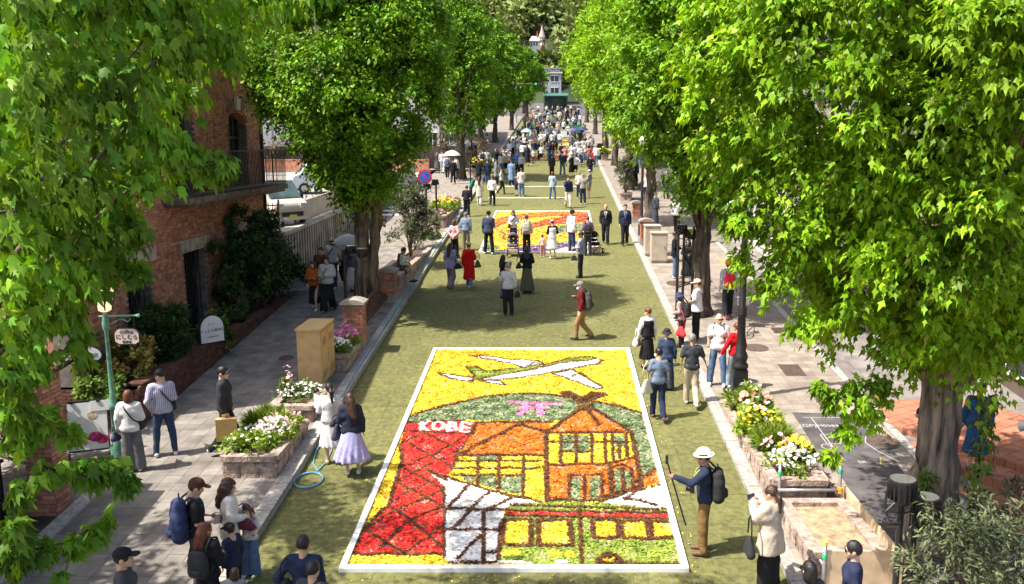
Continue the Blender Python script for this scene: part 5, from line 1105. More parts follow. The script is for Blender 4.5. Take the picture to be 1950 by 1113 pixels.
text_part('lettering', '珈琲店', .06, blk, hs, (0, -.026, -.1), (R(90), 0, 0), .002)
MB().tube([(-.15, 0, .17), (-.15, 0, .38)], .008, 5).tube([(.15, 0, .17), (.15, 0, .38)], .008, 5).build('hanger', black_m, hs)
ars = thing('arched_sign', 'white arched shop sign with black edge on the brick bed', 'sign', (-8.70, 21.5, 2.55), R(48))
ap_ = [(.3 * math.cos(a), .36 + .32 * math.sin(a)) for a in np.linspace(0, math.pi, 14)]
ap_ = [(.3, 0)] + ap_ + [(-.3, 0)]
plate([(x * 1.1, y * 1.05 - .02) for x, y in ap_], .12, mat('sign_navy', (.03, .035, .06), .5), 'backing', ars); plate(ap_, .135, white_p, 'face', ars)
text_part('lettering', 'にしむら珈琲店', .085, blk, ars, (0, -.07, .3), (R(90), 0, 0), .002); text_part('lettering', 'コーヒー', .06, blk, ars, (0, -.07, .47), (R(90), 0, 0), .002); text_part('lettering', 'COFFEE SHOP', .05, blk, ars, (0, -.07, .14), (R(90), 0, 0), .002)
ov = thing('oval_sign', 'white oval sign with dark edge half hidden by leaves', 'sign', (-9.75, 17.45, 3.2), R(15))
ovp = [(.36 * math.cos(a), .2 * math.sin(a) * (1 if math.sin(a) > 0 else .9)) for a in np.linspace(0, 6.28, 24)[:-1]]
plate([(x * 1.1, y * 1.15) for x, y in ovp], .1, black_m, 'backing', ov); plate(ovp, .115, white_p, 'face', ov); text_part('lettering', 'にしむら珈琲店', .085, blk, ov, (0, -.06, 0), (R(90), 0, 0), .002)
MB().tube([(0, .05, -.2), (0, .05, -.85)], .03, 6).build('post', black_m, ov)
ab = thing('menu_board', 'white menu easel board with dessert pictures by the entrance', 'signboard', (-9.05, 16.12, gz(16.1) + LP), R(22))
T = Matrix.Rotation(R(-10), 4, 'X')
def tilt(q): q.v = [tuple(T @ Vector(v)) for v in q.v]; return q
tilt(MB().box((0, 0, .62), (.68, .03, .92))).build('board', white_p, ab)
tilt(MB().bar((-.36, .03, 0), (-.3, .03, 1.12), .035).bar((.36, .03, 0), (.3, .03, 1.12), .035).bar((-.34, .02, 1.1), (.34, .02, 1.1), .05).bar((-.36, .03, .14), (.36, .03, .14), .03)).build('easel', black_m, ab)
tilt(MB().bar((0, .06, 1.05), (0, .55, -.12), .03)).build('rear_leg', black_m, ab)
for cx_, cz_, rr_, m_ in ((-.15, .36, .16, mat('menu_cake', (.50, .30, .2), .6, .4, 14)), (.12, .40, .13, mat('menu_berry', (.55, .05, .18), .6, .4, 18)), (.24, .34, .12, mat('menu_berry', (.55, .05, .18), .6)), (.08, .82, .09, mat('menu_waffle', (.68, .5, .3), .6, .3, 12)), (-.1, .72, .12, mat('menu_cream', (.78, .72, .70), .6, .1, 6))):
    tilt(MB().prism([(cx_ + rr_ * math.cos(a), cz_ + .75 * rr_ * math.sin(a)) for a in np.linspace(0, 6.28, 14)[:-1]], .017, .02, Matrix(((1, 0, 0, 0), (0, 0, -1, 0), (0, 1, 0, 0), (0, 0, 0, 1))))).build('printed_picture', m_, ab)
tilt(MB().box((.24, -.02, 1.0), (.36, .015, .2))).build('notice', white_p, ab)
for x in (-.26, .2): tilt(MB().box((x, -.02, 1.1), (.06, .05, .05))).build('clip', black_m, ab)
nps = thing('no_parking_sign', 'round blue and red no parking sign on a grey pole', 'road sign', (-6.15, 41.6, gz(41.6) + LP))
MB().tube([(0, .06, 0), (0, .06, 2.6)], .06, 8).build('pole', steel, nps)
cir = lambda r: [(r * math.cos(a), 2.35 + r * math.sin(a)) for a in np.linspace(0, 6.28, 28)[:-1]]
def vpl(poly, y0, y1, m_, nm): MB().prism(poly, -y1, -y0, Matrix(((1, 0, 0, 0), (0, 0, 1, 0), (0, 1, 0, 0), (0, 0, 0, 1)))).build(nm, m_, nps)
red_s = mat('sign_red', (.55, .02, .03), .5); vpl(cir(.34), 0, .02, red_s, 'ring'); vpl(cir(.27), .02, .026, mat('sign_blue', (.02, .13, .50), .5), 'disc')
MB().box((0, -.029, 2.35), (.54, .004, .06), ry=R(45)).build('slash', red_s, nps)

# ------------------------------------------------------------ hoses
def hose(label, pts, m_, r=.013):
    o = MB().tube([(x, y, gz(y) + d) for x, y, d in pts], r, 7).build('garden_hose', m_, None, True); tag(o, label, 'hose')
hx_, hy_ = -4.59, 15.38
loop = [(hx_ + .26 * math.cos(a), hy_ + .30 * math.sin(a), .025 + .012 * i / 20) for i, a in enumerate(np.linspace(.9, -11.2, 44))]
hose('pale blue garden hose coiled on the turf by left kerb', [(-4.9, 27, .2), (-4.93, 24, .2), (-4.92, 21, .2), (-4.88, 19, .19), (-4.8, 17.6, .12), (-4.78, 16.6, .04), (-4.7, 16.1, .03)] + loop + [(-4.45, 16.2, .03), (-4.5, 16.8, .03), (-4.7, 17.3, .03)], mat('blue_hose', (.14, .34, .50), .4))
hose('green garden hose lying along the left kerb', [(-4.92, 24.5 + i * 1.2, .2 + .01 * math.sin(i)) for i in range(14)], mat('green_hose', (.03, .30, .14), .4))

# ------------------------------------------------------------ parked vans, bicycle
def van(label, x, y, z_, rz, body_m):
    t = thing('parked_van', label, 'van', (x, y, z_), rz, 'vans in the car park')
    Wd = .74
    pr_ = [(-1.68, .32), (-1.70, 1.0), (-1.62, 1.75), (-1.45, 1.86), (.45, 1.88), (.75, 1.78), (1.28, 1.08), (1.60, .96), (1.70, .80), (1.70, .34), (1.3, .28), (-1.3, .28)]
    Mx = Matrix(((1, 0, 0, 0), (0, 0, 1, 0), (0, 1, 0, 0), (0, 0, 0, 1)))
    q = MB(); q.prism(pr_, -Wd, Wd, Mx); b = q.build('body', body_m, t)
    bm_ = b.modifiers.new('bevel', 'BEVEL'); bm_.width = .07; bm_.segments = 3; bm_.limit_method = 'ANGLE'
    MB().add([(.80, -.62, 1.72), (.80, .62, 1.72), (1.27, .66, 1.12), (1.27, -.66, 1.12), (.83, -.62, 1.74), (.83, .62, 1.74), (1.30, .66, 1.13), (1.30, -.66, 1.13)], [(4, 5, 6, 7)[::-1], (0, 1, 5, 4), (3, 7, 6, 2), (0, 4, 7, 3), (1, 2, 6, 5)]).build('windscreen', mat('car_glass', (.10, .16, .15), .08, .2, 2, spec=.6), t)
    for s_ in (-1, 1):
        for pp in ([(.2, 1.12), (.95, 1.12), (.62, 1.68), (.2, 1.68)], [(-.75, 1.12), (.1, 1.12), (.1, 1.68), (-.75, 1.68)], [(-1.55, 1.12), (-.85, 1.12), (-.85, 1.66), (-1.45, 1.66)]):
            q = MB(); y0, y1 = sorted((s_ * Wd * 1.0, s_ * (Wd + .012))); q.prism(pp, y0, y1, Mx); q.build('side_window', dark_glass, t)
        MB().box((1.66, s_ * .52, .82), (.1, .3, .2)).build('headlight', mat('headlight', (.7, .7, .68), .2), t)
        MB().box((1.0, s_ * (Wd + .12), 1.12), (.1, .16, .2)).build('mirror', black_m, t)
        for wx_ in (1.08, -1.1):
            w_ = MB().lathe([(.27, -.09), (.29, -.05), (.29, .05), (.27, .09)], n=18).build('wheel', mat('tyre', (.02, .02, .02), .8), t); w_.location = (wx_, s_ * (Wd - .04), .28); w_.rotation_euler.x = R(90)
            MB().lathe([(.17, -.1), (.17, .1)], n=12).build('rim', steel, w_)
        MB().box((-1.69, s_ * .6, 1.0), (.06, .12, .35)).build('tail_light', mat('tail_red', (.5, .02, .02), .3), t)
    MB().box((1.71, 0, .52), (.06, .9, .16)).build('grille', black_m, t); MB().box((1.71, 0, .36), (.08, 1.42, .12)).build('bumper', body_m, t)
    MB().box((1.745, 0, .42), (.012, .33, .16)).build('number_plate', mat('plate_yellow', (.7, .6, .2), .5), t)
    return t
van('cream kei van parked behind the pale railing', -11.1, 33.6, rtop(33) - .1, R(-40), mat('cream_car', (.68, .62, .50), .3, .03, spec=.5))
van('pale blue van parked farther back in the car park', -12.4, 47.0, rtop(47) - .1, R(200), mat('pale_blue_car', (.52, .58, .62), .3, .03, spec=.5))
bi = thing('bicycle', 'black bicycle parked behind the black street lamp', 'bicycle', (5.45, 24.6, gz(24.6) + RP), R(75))
for s_, x in ((0, -.5), (1, .5)):
    wl_ = MB().tube([(x + .33 * math.cos(a), 0, .33 + .33 * math.sin(a)) for a in np.linspace(0, 6.28, 24)], .018, 6, cap=False).build('wheel', black_m, bi)
    q = MB()
    for k in range(10): a = k * .628; q.bar((x, 0, .33), (x + .32 * math.cos(a), 0, .33 + .32 * math.sin(a)), .004)
    q.build('spokes', steel, wl_)
q = MB()
for a, b in (((-.5, .33), (-.1, .3)), ((-.1, .3), (-.22, .78)), ((-.5, .33), (-.2, .66)), ((-.2, .66), (.32, .72)), ((-.1, .3), (.34, .62)), ((.5, .33), (.32, .75)), ((.32, .75), (.28, .92))): q.tube([(a[0], 0, a[1]), (b[0], 0, b[1])], .016, 6)
q.build('frame', steel, bi); MB().tube([(.3, -.28, .94), (.26, -.1, .93), (.28, 0, .92), (.26, .1, .93), (.3, .28, .94)], .014, 6).build('handlebar', black_m, bi)
MB().box((-.24, 0, .82), (.26, .14, .06), tap=.8).build('saddle', black_m, bi); MB().box((.5, 0, .82), (.3, .34, .22), tap=1.15).build('basket', steel, bi)

# ------------------------------------------------------------ far street furniture
ts_ = thing('traffic_signal', 'far overhead traffic signal showing green', 'traffic light', (-5.2, 122, gz(122)))
MB().tube([(0, 0, 0), (0, 0, 6)], .12, 8).build('pole', steel, ts_); MB().tube([(0, 0, 5.4), (4.4, 0, 5.5)], .07, 6).build('arm', mat('red_arm', (.22, .09, .07), .6), ts_)
sg = MB().box((3.1, -.1, 5.4), (1.3, .25, .45)).build('signal_head', black_m, ts_)
MB().lathe([(.14, -.01), (.14, .01)], n=12).build('green_light', mat('signal_green', (.0, .5, .16), .4, .02, emit=.9), sg); ts_.children[-1].children
gl_ = sg.children[0]; gl_.location = (2.7, -.24, 5.4); gl_.rotation_euler.x = R(90)
for k, x in enumerate((3.1, 3.5)):
    o = MB().lathe([(.14, -.01), (.14, .01)], n=12).build('dark_light', mat('signal_off', (.10, .05, .04), .4), sg, loc=(x, -.24, 5.4)); o.rotation_euler.x = R(90)
gb = mat('stall_green', (.04, .28, .12), .6, .1)
for lb, x, y, w_, d_, h_, m_ in (('green panelled stall front at left in far crowd', -2.9, 97, 2.6, 1.2, .9, gb), ('green panelled stall front at right in far crowd', 2.4, 104, 2.8, 1.2, 1.0, gb), ('white cloth table in far crowd', .4, 98.5, 3, .8, .8, white_p), ('small green stall beyond the white table', -2.2, 106, 2.0, 1.2, .9, gb), ('orange framed white table in far crowd', -.8, 101, 2, .7, .75, mat('table_orange', (.75, .22, .06), .6))):
    t = thing('stall_table', lb, 'stall', (x, y, gz(y)), 0, 'far stalls and tables')
    MB().box((0, 0, h_), (w_, d_, .06)).build('top', white_p if m_ is not gb else m_, t); MB().box((0, -d_ / 2 + .04, h_ / 2), (w_ - .1, .04, h_ - .06)).build('front_panel', m_, t)
    for sx in (-1, 1):
        for sy in (-1, 1): MB().box((sx * (w_ / 2 - .06), sy * (d_ / 2 - .06), h_ / 2), (.05, .05, h_)).build('leg', steel, t)
bn = thing('banner_stand', 'red and black upright banner at far right kerb', 'banner', (3.3, 73, gz(73)))
MB().box((0, 0, .55), (.35, .06, 1.0)).build('red_banner', mat('banner_red', (.55, .03, .04), .7), bn); MB().box((.55, .1, .75), (.5, .06, 1.4)).build('black_banner', black_m, bn); MB().box((.25, .05, .03), (1.2, .4, .06)).build('base', steel, bn)
ww = thing('warning_bar', 'dark low wooden rail on the turf far ahead', 'rail', (-.3, 130, gz(130)))
MB().box((0, 0, 1.0), (5, .1, .15)).build('rail', mat('brown_rail', (.22, .10, .06), .7), ww); [MB().box((x, 0, .5), (.1, .1, 1)).build('leg', black_m, ww) for x in (-2.3, 0, 2.3)]
shoe_rack = thing('sandal_rack', 'white shelf with black sandals on the terrace step', 'rack', (8.45, 14.15, gz(14.6) + .2), R(33))
MB().box((0, 0, .18), (.3, .6, .03)).box((0, -.28, .08), (.28, .02, .2)).box((0, .28, .08), (.28, .02, .2)).build('shelf', white_p, shoe_rack)
for i in range(4):
    o = MB().box((0, 0, .0), (.22, .08, .03)).box((-.03, 0, .035), (.06, .085, .03)).build('black_sandal', black_m, None)
    o.location = shoe_rack.matrix_basis @ Vector((0, -.2 + i * .13, .212)) if False else Vector((8.45, 14.15, gz(14.6) + .412)) + Matrix.Rotation(R(33), 3, 'Z') @ Vector((0, -.2 + i * .13, 0)); o.rotation_euler.z = R(33)
    tag(o, 'black sandal on the small white terrace shelf', 'sandal', 'sandals on the white shelf')

# ------------------------------------------------------------ people: smooth surfaces grown round a posed skeleton
def snet(f, lo, h):
    """naive surface nets on a regular grid; f < 0 inside"""
    s = f < 0; nx, ny, nz = f.shape
    c = np.zeros((nx - 1, ny - 1, nz - 1), np.int8)
    for dx in (0, 1):
        for dy in (0, 1):
            for dz in (0, 1): c += s[dx:nx - 1 + dx, dy:ny - 1 + dy, dz:nz - 1 + dz]
    act = (c > 0) & (c < 8); ii = np.argwhere(act)
    if len(ii) == 0: return np.zeros((0, 3)), np.zeros((0, 4), int)
    idx = -np.ones(act.shape, int); idx[act] = np.arange(len(ii))
    acc = np.zeros((len(ii), 3)); cnt = np.zeros((len(ii), 1))
    for ax in range(3):
        for a in (0, 1):
            for b in (0, 1):
                o0 = [0, 0, 0]; oth = [k for k in range(3) if k != ax]; o0[oth[0]] = a; o0[oth[1]] = b; o1 = list(o0); o1[ax] = 1
                v0 = f[ii[:, 0] + o0[0], ii[:, 1] + o0[1], ii[:, 2] + o0[2]]; v1 = f[ii[:, 0] + o1[0], ii[:, 1] + o1[1], ii[:, 2] + o1[2]]
                m = (v0 < 0) != (v1 < 0); t = np.where(m, v0 / np.where(m, v0 - v1, 1), 0)
                p = np.tile(np.array(o0, float), (len(ii), 1)); p[:, ax] = t
                acc += np.where(m[:, None], p, 0); cnt += m[:, None]
    V = (ii + acc / np.maximum(cnt, 1)) * h + lo; Q = []
    for ax in range(3):
        sl0 = [slice(1, -1)] * 3; sl1 = [slice(1, -1)] * 3; sl0[ax] = slice(0, -1); sl1[ax] = slice(1, None)
        a, b = s[tuple(sl0)], s[tuple(sl1)]; e = np.argwhere(a != b)
        if not len(e): continue
        fl_ = a[e[:, 0], e[:, 1], e[:, 2]]; g = e.copy(); oth = [k for k in range(3) if k != ax]
        for k in oth: g[:, k] += 1
        u, v = oth if ax != 1 else oth[::-1]
        def at(du, dv):
            q = g.copy(); q[:, u] -= du; q[:, v] -= dv; return idx[q[:, 0], q[:, 1], q[:, 2]]
        q = np.stack([at(1, 1), at(0, 1), at(0, 0), at(1, 0)], 1); q = np.where(fl_[:, None], q, q[:, ::-1]); Q.append(q)
    return V, np.concatenate(Q)
def cap(a, b, ra, rb=None): return ('c', np.array(a, float), np.array(b, float), ra, ra if rb is None else rb)
def ell(c, r): return ('e', np.array(c, float), np.array(r, float))
def prim(p, X):
    if p[0] == 'c':
        d = p[2] - p[1]; w_ = X - p[1]; t = np.clip((w_ @ d) / (d @ d + 1e-9), 0, 1)
        return np.linalg.norm(w_ - t[..., None] * d, axis=-1) - (p[3] + (p[4] - p[3]) * t)
    q = (X - p[1]) / p[2]; l = np.linalg.norm(q, axis=-1); return (l - 1) * p[2].min() * np.where(l > 1, .9, 1)
def smin(a, b, k):
    h = np.clip(.5 + .5 * (b - a) / k, 0, 1); return b + (a - b) * h - k * h * (1 - h)
def grow(prims, h, k=.03, cut=None, fold=0., seed=0, pad=.04):
    lo = np.min([np.minimum(p[1], p[2]) - max(p[3], p[4]) if p[0] == 'c' else p[1] - p[2] for p in prims], 0) - pad - h
    hi = np.max([np.maximum(p[1], p[2]) + max(p[3], p[4]) if p[0] == 'c' else p[1] + p[2] for p in prims], 0) + pad + h
    n = np.ceil((hi - lo) / h).astype(int) + 1
    X = np.stack(np.meshgrid(*[lo[i] + h * np.arange(n[i]) for i in range(3)], indexing='ij'), -1)
    f = None
    for p in prims:
        d = prim(p, X); f = d if f is None else smin(f, d, k)
    if fold:
        x, y, z = X[..., 0] + seed, X[..., 1], X[..., 2]
        f = f + fold * (np.sin(38 * z + 9 * np.sin(11 * x + seed) + 6 * y) * .6 + np.sin(23 * x + 17 * y + 14 * z + seed) * .6)
    if cut: f = np.maximum(f, cut(X))
    return snet(f, lo, h)
def blob(prims, h, **kw): return grow(prims, h, **kw)
# templates: head looking along +y, hand hanging along -z
def make_head(h):
    pr = [ell((0, -.012, .02), (.076, .096, .103)), ell((0, .022, -.045), (.058, .068, .072)), cap((0, .082, -.005), (0, .104, -.032), .010, .014), cap((-.03, .078, .022), (.03, .078, .022), .013),
          ell((.077, -.012, -.012), (.012, .022, .034)), ell((-.077, -.012, -.012), (.012, .022, .034)), cap((0, .066, -.092), (0, .07, -.098), .022), cap((-.016, .084, -.062), (.016, .084, -.062), .008), cap((0, -.03, -.06), (0, -.035, -.17), .05, .054)]
    return grow(pr, h, .018)
def make_hand(h, curl=.5):
    pr = [ell((0, 0, -.045), (.040, .016, .048))]
    for i, (x, L_) in enumerate(((-.030, .062), (-.010, .074), (.011, .070), (.030, .054))):
        b = np.array([x, 0, -.08]); m_ = b + np.array([x * .08, .012 * curl * 2, -L_ * .5]); e = m_ + np.array([0, L_ * .5 * curl, -L_ * .5 * (1 - curl * .4)])
        pr += [cap(b, m_, .0088, .008), cap(m_, e, .008, .0065)]
    pr += [cap((-.034, .0, -.03), (-.058, .014, -.062), .012, .010), cap((-.058, .014, -.062), (-.056, .026, -.092), .010, .008)]
    return grow(pr, h, .006)
HEAD = {0: make_head(.0135), 1: make_head(.02), 2: make_head(.03)}
HAND = {0: make_hand(.0078), 1: make_hand(.012), 2: make_hand(.018)}
skin_m = {'a': mat('skin_light', (.60, .37, .26), .55, .08, 12, spec=.3), 'b': mat('skin_tan', (.46, .26, .17), .55, .08, 12, spec=.3), 'd': mat('skin_dark', (.20, .10, .06), .55, .08, 12)}
eye_m = mat('eye_dark', (.02, .015, .012), .3); lip_m = mat('lip', (.45, .17, .14), .5)
HAIR = {'black': (.012, .010, .010), 'brown': (.055, .026, .015), 'auburn': (.13, .045, .02), 'grey': (.22, .21, .20), 'red': (.14, .035, .015)}
def hair_m(c): return mat('hair_' + c, HAIR[c], .38, .25, 30, bump=.5, bscale=60, spec=.45)
ARM = {  # elbow, wrist for the right side (x mirrored for the left)
    'down': ((.225, -.02, 1.13), (.235, .05, .89)), 'fwd': ((.225, .0, 1.13), (.11, .23, 1.10)), 'phone': ((.21, .12, 1.18), (.09, .29, 1.36)), 'raise': ((.27, .2, 1.26), (.24, .46, 1.36)),
    'pocket': ((.26, -.08, 1.13), (.19, .03, .93)), 'behind': ((.235, -.12, 1.14), (.04, -.19, .95)), 'akimbo': ((.34, -.06, 1.14), (.19, .02, 1.0)), 'swingf': ((.225, .09, 1.15), (.20, .26, .97)),
    'swingb': ((.23, -.14, 1.15), (.235, -.17, .90)), 'strap': ((.25, .02, 1.14), (.13, .17, 1.26)), 'carry': ((.24, -.02, 1.13), (.25, .02, .88)), 'out': ((.27, .02, 1.14), (.36, .10, .93)), 'face': ((.22, .14, 1.2), (.06, .17, 1.50)), 'fold': ((.23, .04, 1.14), (-.03, .20, 1.14))}
def rotx(v, a, o=(0, 0, .93)):
    v = np.array(v, float) - o; c, s_ = math.cos(a), math.sin(a); return np.array([v[0], v[1] * c + v[2] * s_, -v[1] * s_ + v[2] * c]) + o
def align(d, fwd=(0, 1, 0)):
    """matrix taking -z to d"""
    z = -np.array(d, float) / np.linalg.norm(d); y = np.array(fwd, float); y = y - z * (y @ z); y /= np.linalg.norm(y) + 1e-9; x = np.cross(y, z); return np.stack([x, y, z], 1)
def floor_z(x, y): return gz(y) + (LP if x < -5.1 else RP if x > 3.75 and x < 7.3 else .015)
def rz3(a): c, s_ = math.cos(a), math.sin(a); return np.array([[c, -s_, 0], [s_, c, 0], [0, 0, 1.]])
def joinm(parts):
    Vs, Fs, Ms, o = [], [], [], 0
    for V, F_, m in parts:
        Vs.append(V); Fs.append(F_ + o); Ms.append(np.full(len(F_), m)); o += len(V)
    return np.concatenate(Vs), np.concatenate(Fs), np.concatenate(Ms)
def sphere(c, r, n=6):
    V = []; F_ = []
    for i in range(n + 1):
        for j in range(8): a, b = math.pi * i / n, j * .7854; V.append((c[0] + r[0] * math.sin(a) * math.cos(b), c[1] + r[1] * math.sin(a) * math.sin(b), c[2] + r[2] * math.cos(a)))
    for i in range(n):
        for j in range(8): F_.append((i * 8 + j, (i + 1) * 8 + j, (i + 1) * 8 + (j + 1) % 8, i * 8 + (j + 1) % 8))
    return np.array(V), np.array(F_)
PCOUNT = [0]
def person(label, x, y, h, face, top, bottom, shoes=(.03, .03, .03), hair=('short', 'black'), hat=None, arms=('down', 'down'), legs='stand', lean=0., nod=0., turn=0., skin='a', female=False, lod=1, sleeve='long', hem=.86, wide=0., glasses=False, mask=False, group=None, z=None, child=False, at_root=True, tex='plain', btex='plain', sit=None):
    """top: colour; bottom: (kind, colour). face: degrees, 0 looks up the street, 90 right, 180 to the viewer"""
    PCOUNT[0] += 1; sd_ = PCOUNT[0]
    t = thing('person', label, 'person', (x, y, floor_z(x, y) if z is None else z), -R(face), group); sc_ = h / 1.7
    vh = (.031, .041, .054)[lod]; hr_ = (.018, .026, .04)[lod]
    ln = R(lean); sw = .165 if female else .185
    U = lambda v: rotx(v, ln)
    if legs == 'stand': L = [((-.085, 0, .88), (-.095, .02, .47), (-.10, 0, .085)), ((.085, 0, .88), (.10, .03, .47), (.115, .03, .085))]
    elif legs == 'walk': L = [((-.085, 0, .88), (-.09, .14, .48), (-.09, .17, .10)), ((.085, 0, .88), (.09, .0, .46), (.09, -.27, .15))]
    elif legs == 'walk2': L = [((-.085, 0, .88), (-.09, .0, .46), (-.09, -.24, .14)), ((.085, 0, .88), (.09, .13, .48), (.09, .16, .10))]
    elif legs == 'wide': L = [((-.085, 0, .88), (-.13, .03, .47), (-.16, .02, .085)), ((.085, 0, .88), (.14, .0, .47), (.17, -.02, .085))]
    else: L = [((-.085, 0, .50), (-.10, .40, .50), (-.10, .42, .085)), ((.085, 0, .50), (.10, .42, .49), (.11, .36, .085))]
    dz = -.40 if legs == 'sit' else 0
    def T(v): v = U(v); return v + np.array([0, 0, dz])
    A_ = []
    for s_, nm in ((-1, arms[0]), (1, arms[1])):
        e, w_ = ARM[nm]; A_.append((T((s_ * (sw - .012), -.01, 1.385)), T((s_ * e[0], e[1], e[2])), T((s_ * w_[0], w_[1], w_[2]))))
    def torso(i=0., wd=1.):
        return [cap(T((-.065 * wd, 0, .94)), T((.065 * wd, 0, .94)), .102 + i), cap(T((-.05, .005, 1.08)), T((.05, .005, 1.08)), (.088 if female else .098) + i), cap(T((-.085, .01, 1.26)), T((.085, .01, 1.26)), .098 + i),
                cap(T((-.14, -.012, 1.385)), T((.14, -.012, 1.385)), .052 + i), cap(T((0, 0, .95)), T((0, 0, 1.33)), .098 + i)]
    # body
    body = torso(-.012) + [cap(T((0, -.012, 1.40)), T((0, .008, 1.52)), .05)]
    for hp, kn, an in L: body += [cap(hp, kn, .080, .055), cap(kn, an, .054, .037), cap(np.array(an) + (0, -.04, -.045), np.array(an) + (0, .13, -.052), .032)]
    for sh, el, wr in A_: body += [cap(sh, el, .044, .036), cap(el, wr, .036, .025)]
    V, F_ = grow(body, vh * 1.3, .03)
    parts = [(V, F_, 0)]
    hc = T((0, .012, 1.585)); ny = R(nod); tr = -R(turn)
    HM = rz3(tr) @ np.array([[1, 0, 0], [0, math.cos(ny), math.sin(ny)], [0, -math.sin(ny), math.cos(ny)]])
    hs = 1.12 if child else 1.0
    hv, hf = HEAD[lod]; parts.append((hv @ HM.T * hs + hc, hf, 0))
    if lod < 2:
        for s_ in (-1, 1):
            v, f_ = sphere((s_ * .031, .083, .006), (.012, .008, .007)); parts.append((v @ HM.T * hs + hc, f_, 1))
        v, f_ = sphere((0, .09, -.062), (.022, .007, .007)); parts.append((v @ HM.T * hs + hc, f_, 2))
    for k, (sh, el, wr) in enumerate(A_):
        d = wr - el; M = align(d, (0, 1, 0) if abs(d[1]) < .7 * np.linalg.norm(d) else (0, 0, 1)); hv, hf = HAND[lod]; vv = hv.copy()
        if k == 0: vv[:, 0] *= -1; hf = hf[:, ::-1]
        ry = rz3((-1) ** k * 1.2); parts.append(((vv @ ry.T) @ M.T + wr - d / np.linalg.norm(d) * .012, hf, 0))
    V, F_, mi = joinm(parts); npmesh('body', V * sc_, F_, [skin_m[skin], eye_m, lip_m], t, True, mi)
    # top
    lo_z = hem + dz
    th = torso((.016 if sleeve == 'short' else .024) + wide * .6, 1.05)
    sl_ = (.008 if sleeve == 'short' else .016) + wide * .6
    for sh, el, wr in A_:
        if sleeve == 'long': th += [cap(sh, el, .052 + sl_, .042 + sl_), cap(el, wr - (wr - el) * .06, .042 + sl_, .03 + sl_)]
        elif sleeve == 'short': th += [cap(sh, el - (el - sh) * .25, .056 + sl_, .052 + sl_)]
        else: th += [cap(sh, sh + (el - sh) * .12, .05, .045)]
    if hem < .84:          # coats, long shirts
        th += [cap(T((-.05, 0, .95)), np.array((-.07, 0, lo_z + .02)), .118 + wide, .13 + wide * 1.6), cap(T((.05, 0, .95)), np.array((.07, 0, lo_z + .02)), .118 + wide, .13 + wide * 1.6), cap(T((0, 0, .95)), np.array((0, 0, lo_z + .02)), .118 + wide, .12 + wide)]
    nk = T((0, 0, 1.455)); V, F_ = grow(th, vh, .02, cut=lambda X: np.maximum(lo_z - X[..., 2], X[..., 2] - nk[2] - .02), fold=.0055 + wide * .06, seed=sd_)
    npmesh('dress' if bottom[0] == 'dress' else 'jacket' if hem < .84 or wide else 'shirt', V * sc_, F_, cloth(top, tex), t, True)
    # bottom
    bk, bc_ = bottom[0], bottom[1]; r_w = {'pants': .012, 'slim': .002, 'wide': .045, 'shorts': .02}.get(bk)
    if r_w is not None:
        bp_ = [cap((-.065, 0, .94 + dz), (.065, 0, .94 + dz), .108), cap((-.05, 0, 1.0 + dz), (.05, 0, 1.0 + dz), .10)]
        for hp, kn, an in L:
            kn = np.array(kn); an = np.array(an); bp_.append(cap(hp, kn, .092, .066 + r_w))
            if bk == 'shorts': bp_[-1] = cap(hp, np.array(hp) + (kn - np.array(hp)) * .8, .095, .088)
            else: bp_.append(cap(kn, an + (0, 0, -.01), .066 + r_w, .052 + r_w * 1.5))
        V, F_ = grow(bp_, vh, .025, cut=lambda X: np.maximum(X[..., 2] - 1.03 - dz, .05 - X[..., 2]), fold=.0065, seed=sd_ + 3)
        npmesh('shorts' if bk == 'shorts' else 'trousers', V * sc_, F_, cloth(bc_, btex), t, True)
    else:
        hz_ = bottom[2] if len(bottom) > 2 else .3
        lo = np.array([-.42, -.42, hz_ - .05]); top_z = 1.08 if bk == 'skirt' else 1.4; n = np.ceil((np.array([.42, .42, top_z + .03]) - lo) / vh).astype(int) + 1
        X = np.stack(np.meshgrid(*[lo[i] + vh * np.arange(n[i]) for i in range(3)], indexing='ij'), -1)
        x_, y_, z_ = X[..., 0], X[..., 1], X[..., 2]; ph = np.arctan2(y_, x_); f = np.clip((1.02 - z_) / (1.02 - hz_), 0, 1)
        flare = bottom[3] if len(bottom) > 3 else .26
        Rr = (.135 + (flare - .135) * f ** .9) * (1 + (.05 + .05 * f) * f * np.cos(ph * 13 + 2 * np.sin(z_ * 5 + sd_)))
        d = (np.sqrt(x_ ** 2 + (y_ * 1.18) ** 2) - Rr) * .8; d = np.maximum(d, np.maximum(hz_ - z_, z_ - 1.08))
        if bk == 'dress':          # sleeveless bodice joined to the skirt
            bd = None
            for p_ in torso(.042, 1.08): e_ = prim(p_, X); bd = e_ if bd is None else smin(bd, e_, .03)
            bd = np.maximum(bd, np.maximum(z_ - 1.37, np.abs(x_) - .15 - .1 * np.clip(1.3 - z_, 0, 1))); d = smin(d, np.maximum(bd, .9 - z_), .03)
        V, F_ = snet(d, lo, vh); npmesh('skirt', V * sc_, F_, cloth(bc_), t, True)
    # shoes
    for hp, kn, an in L:
        an = np.array(an); zz = max(0, an[2] - .085)
        V, F_ = grow([cap(an + (0, -.045, -.04), an + (0, .03, -.035), .044, .042), cap(an + (0, .03, -.04), an + (0, .15, -.052), .043, .034)], (.02, .028, .04)[lod], .02, cut=lambda X: zz - X[..., 2] + .002)
        npmesh('shoe', V * sc_, F_, mat('shoe_%02x%02x%02x' % tuple(int(255 * v) for v in shoes), shoes, .6, .1, 20), t, True)
    # hair, hat
    st, hcol = hair; fc = lambda X: -(np.linalg.norm((X - np.array((0, .115, -.05))) / np.array((.070, .085, .088)), axis=-1) - 1) * .07
    HP = None
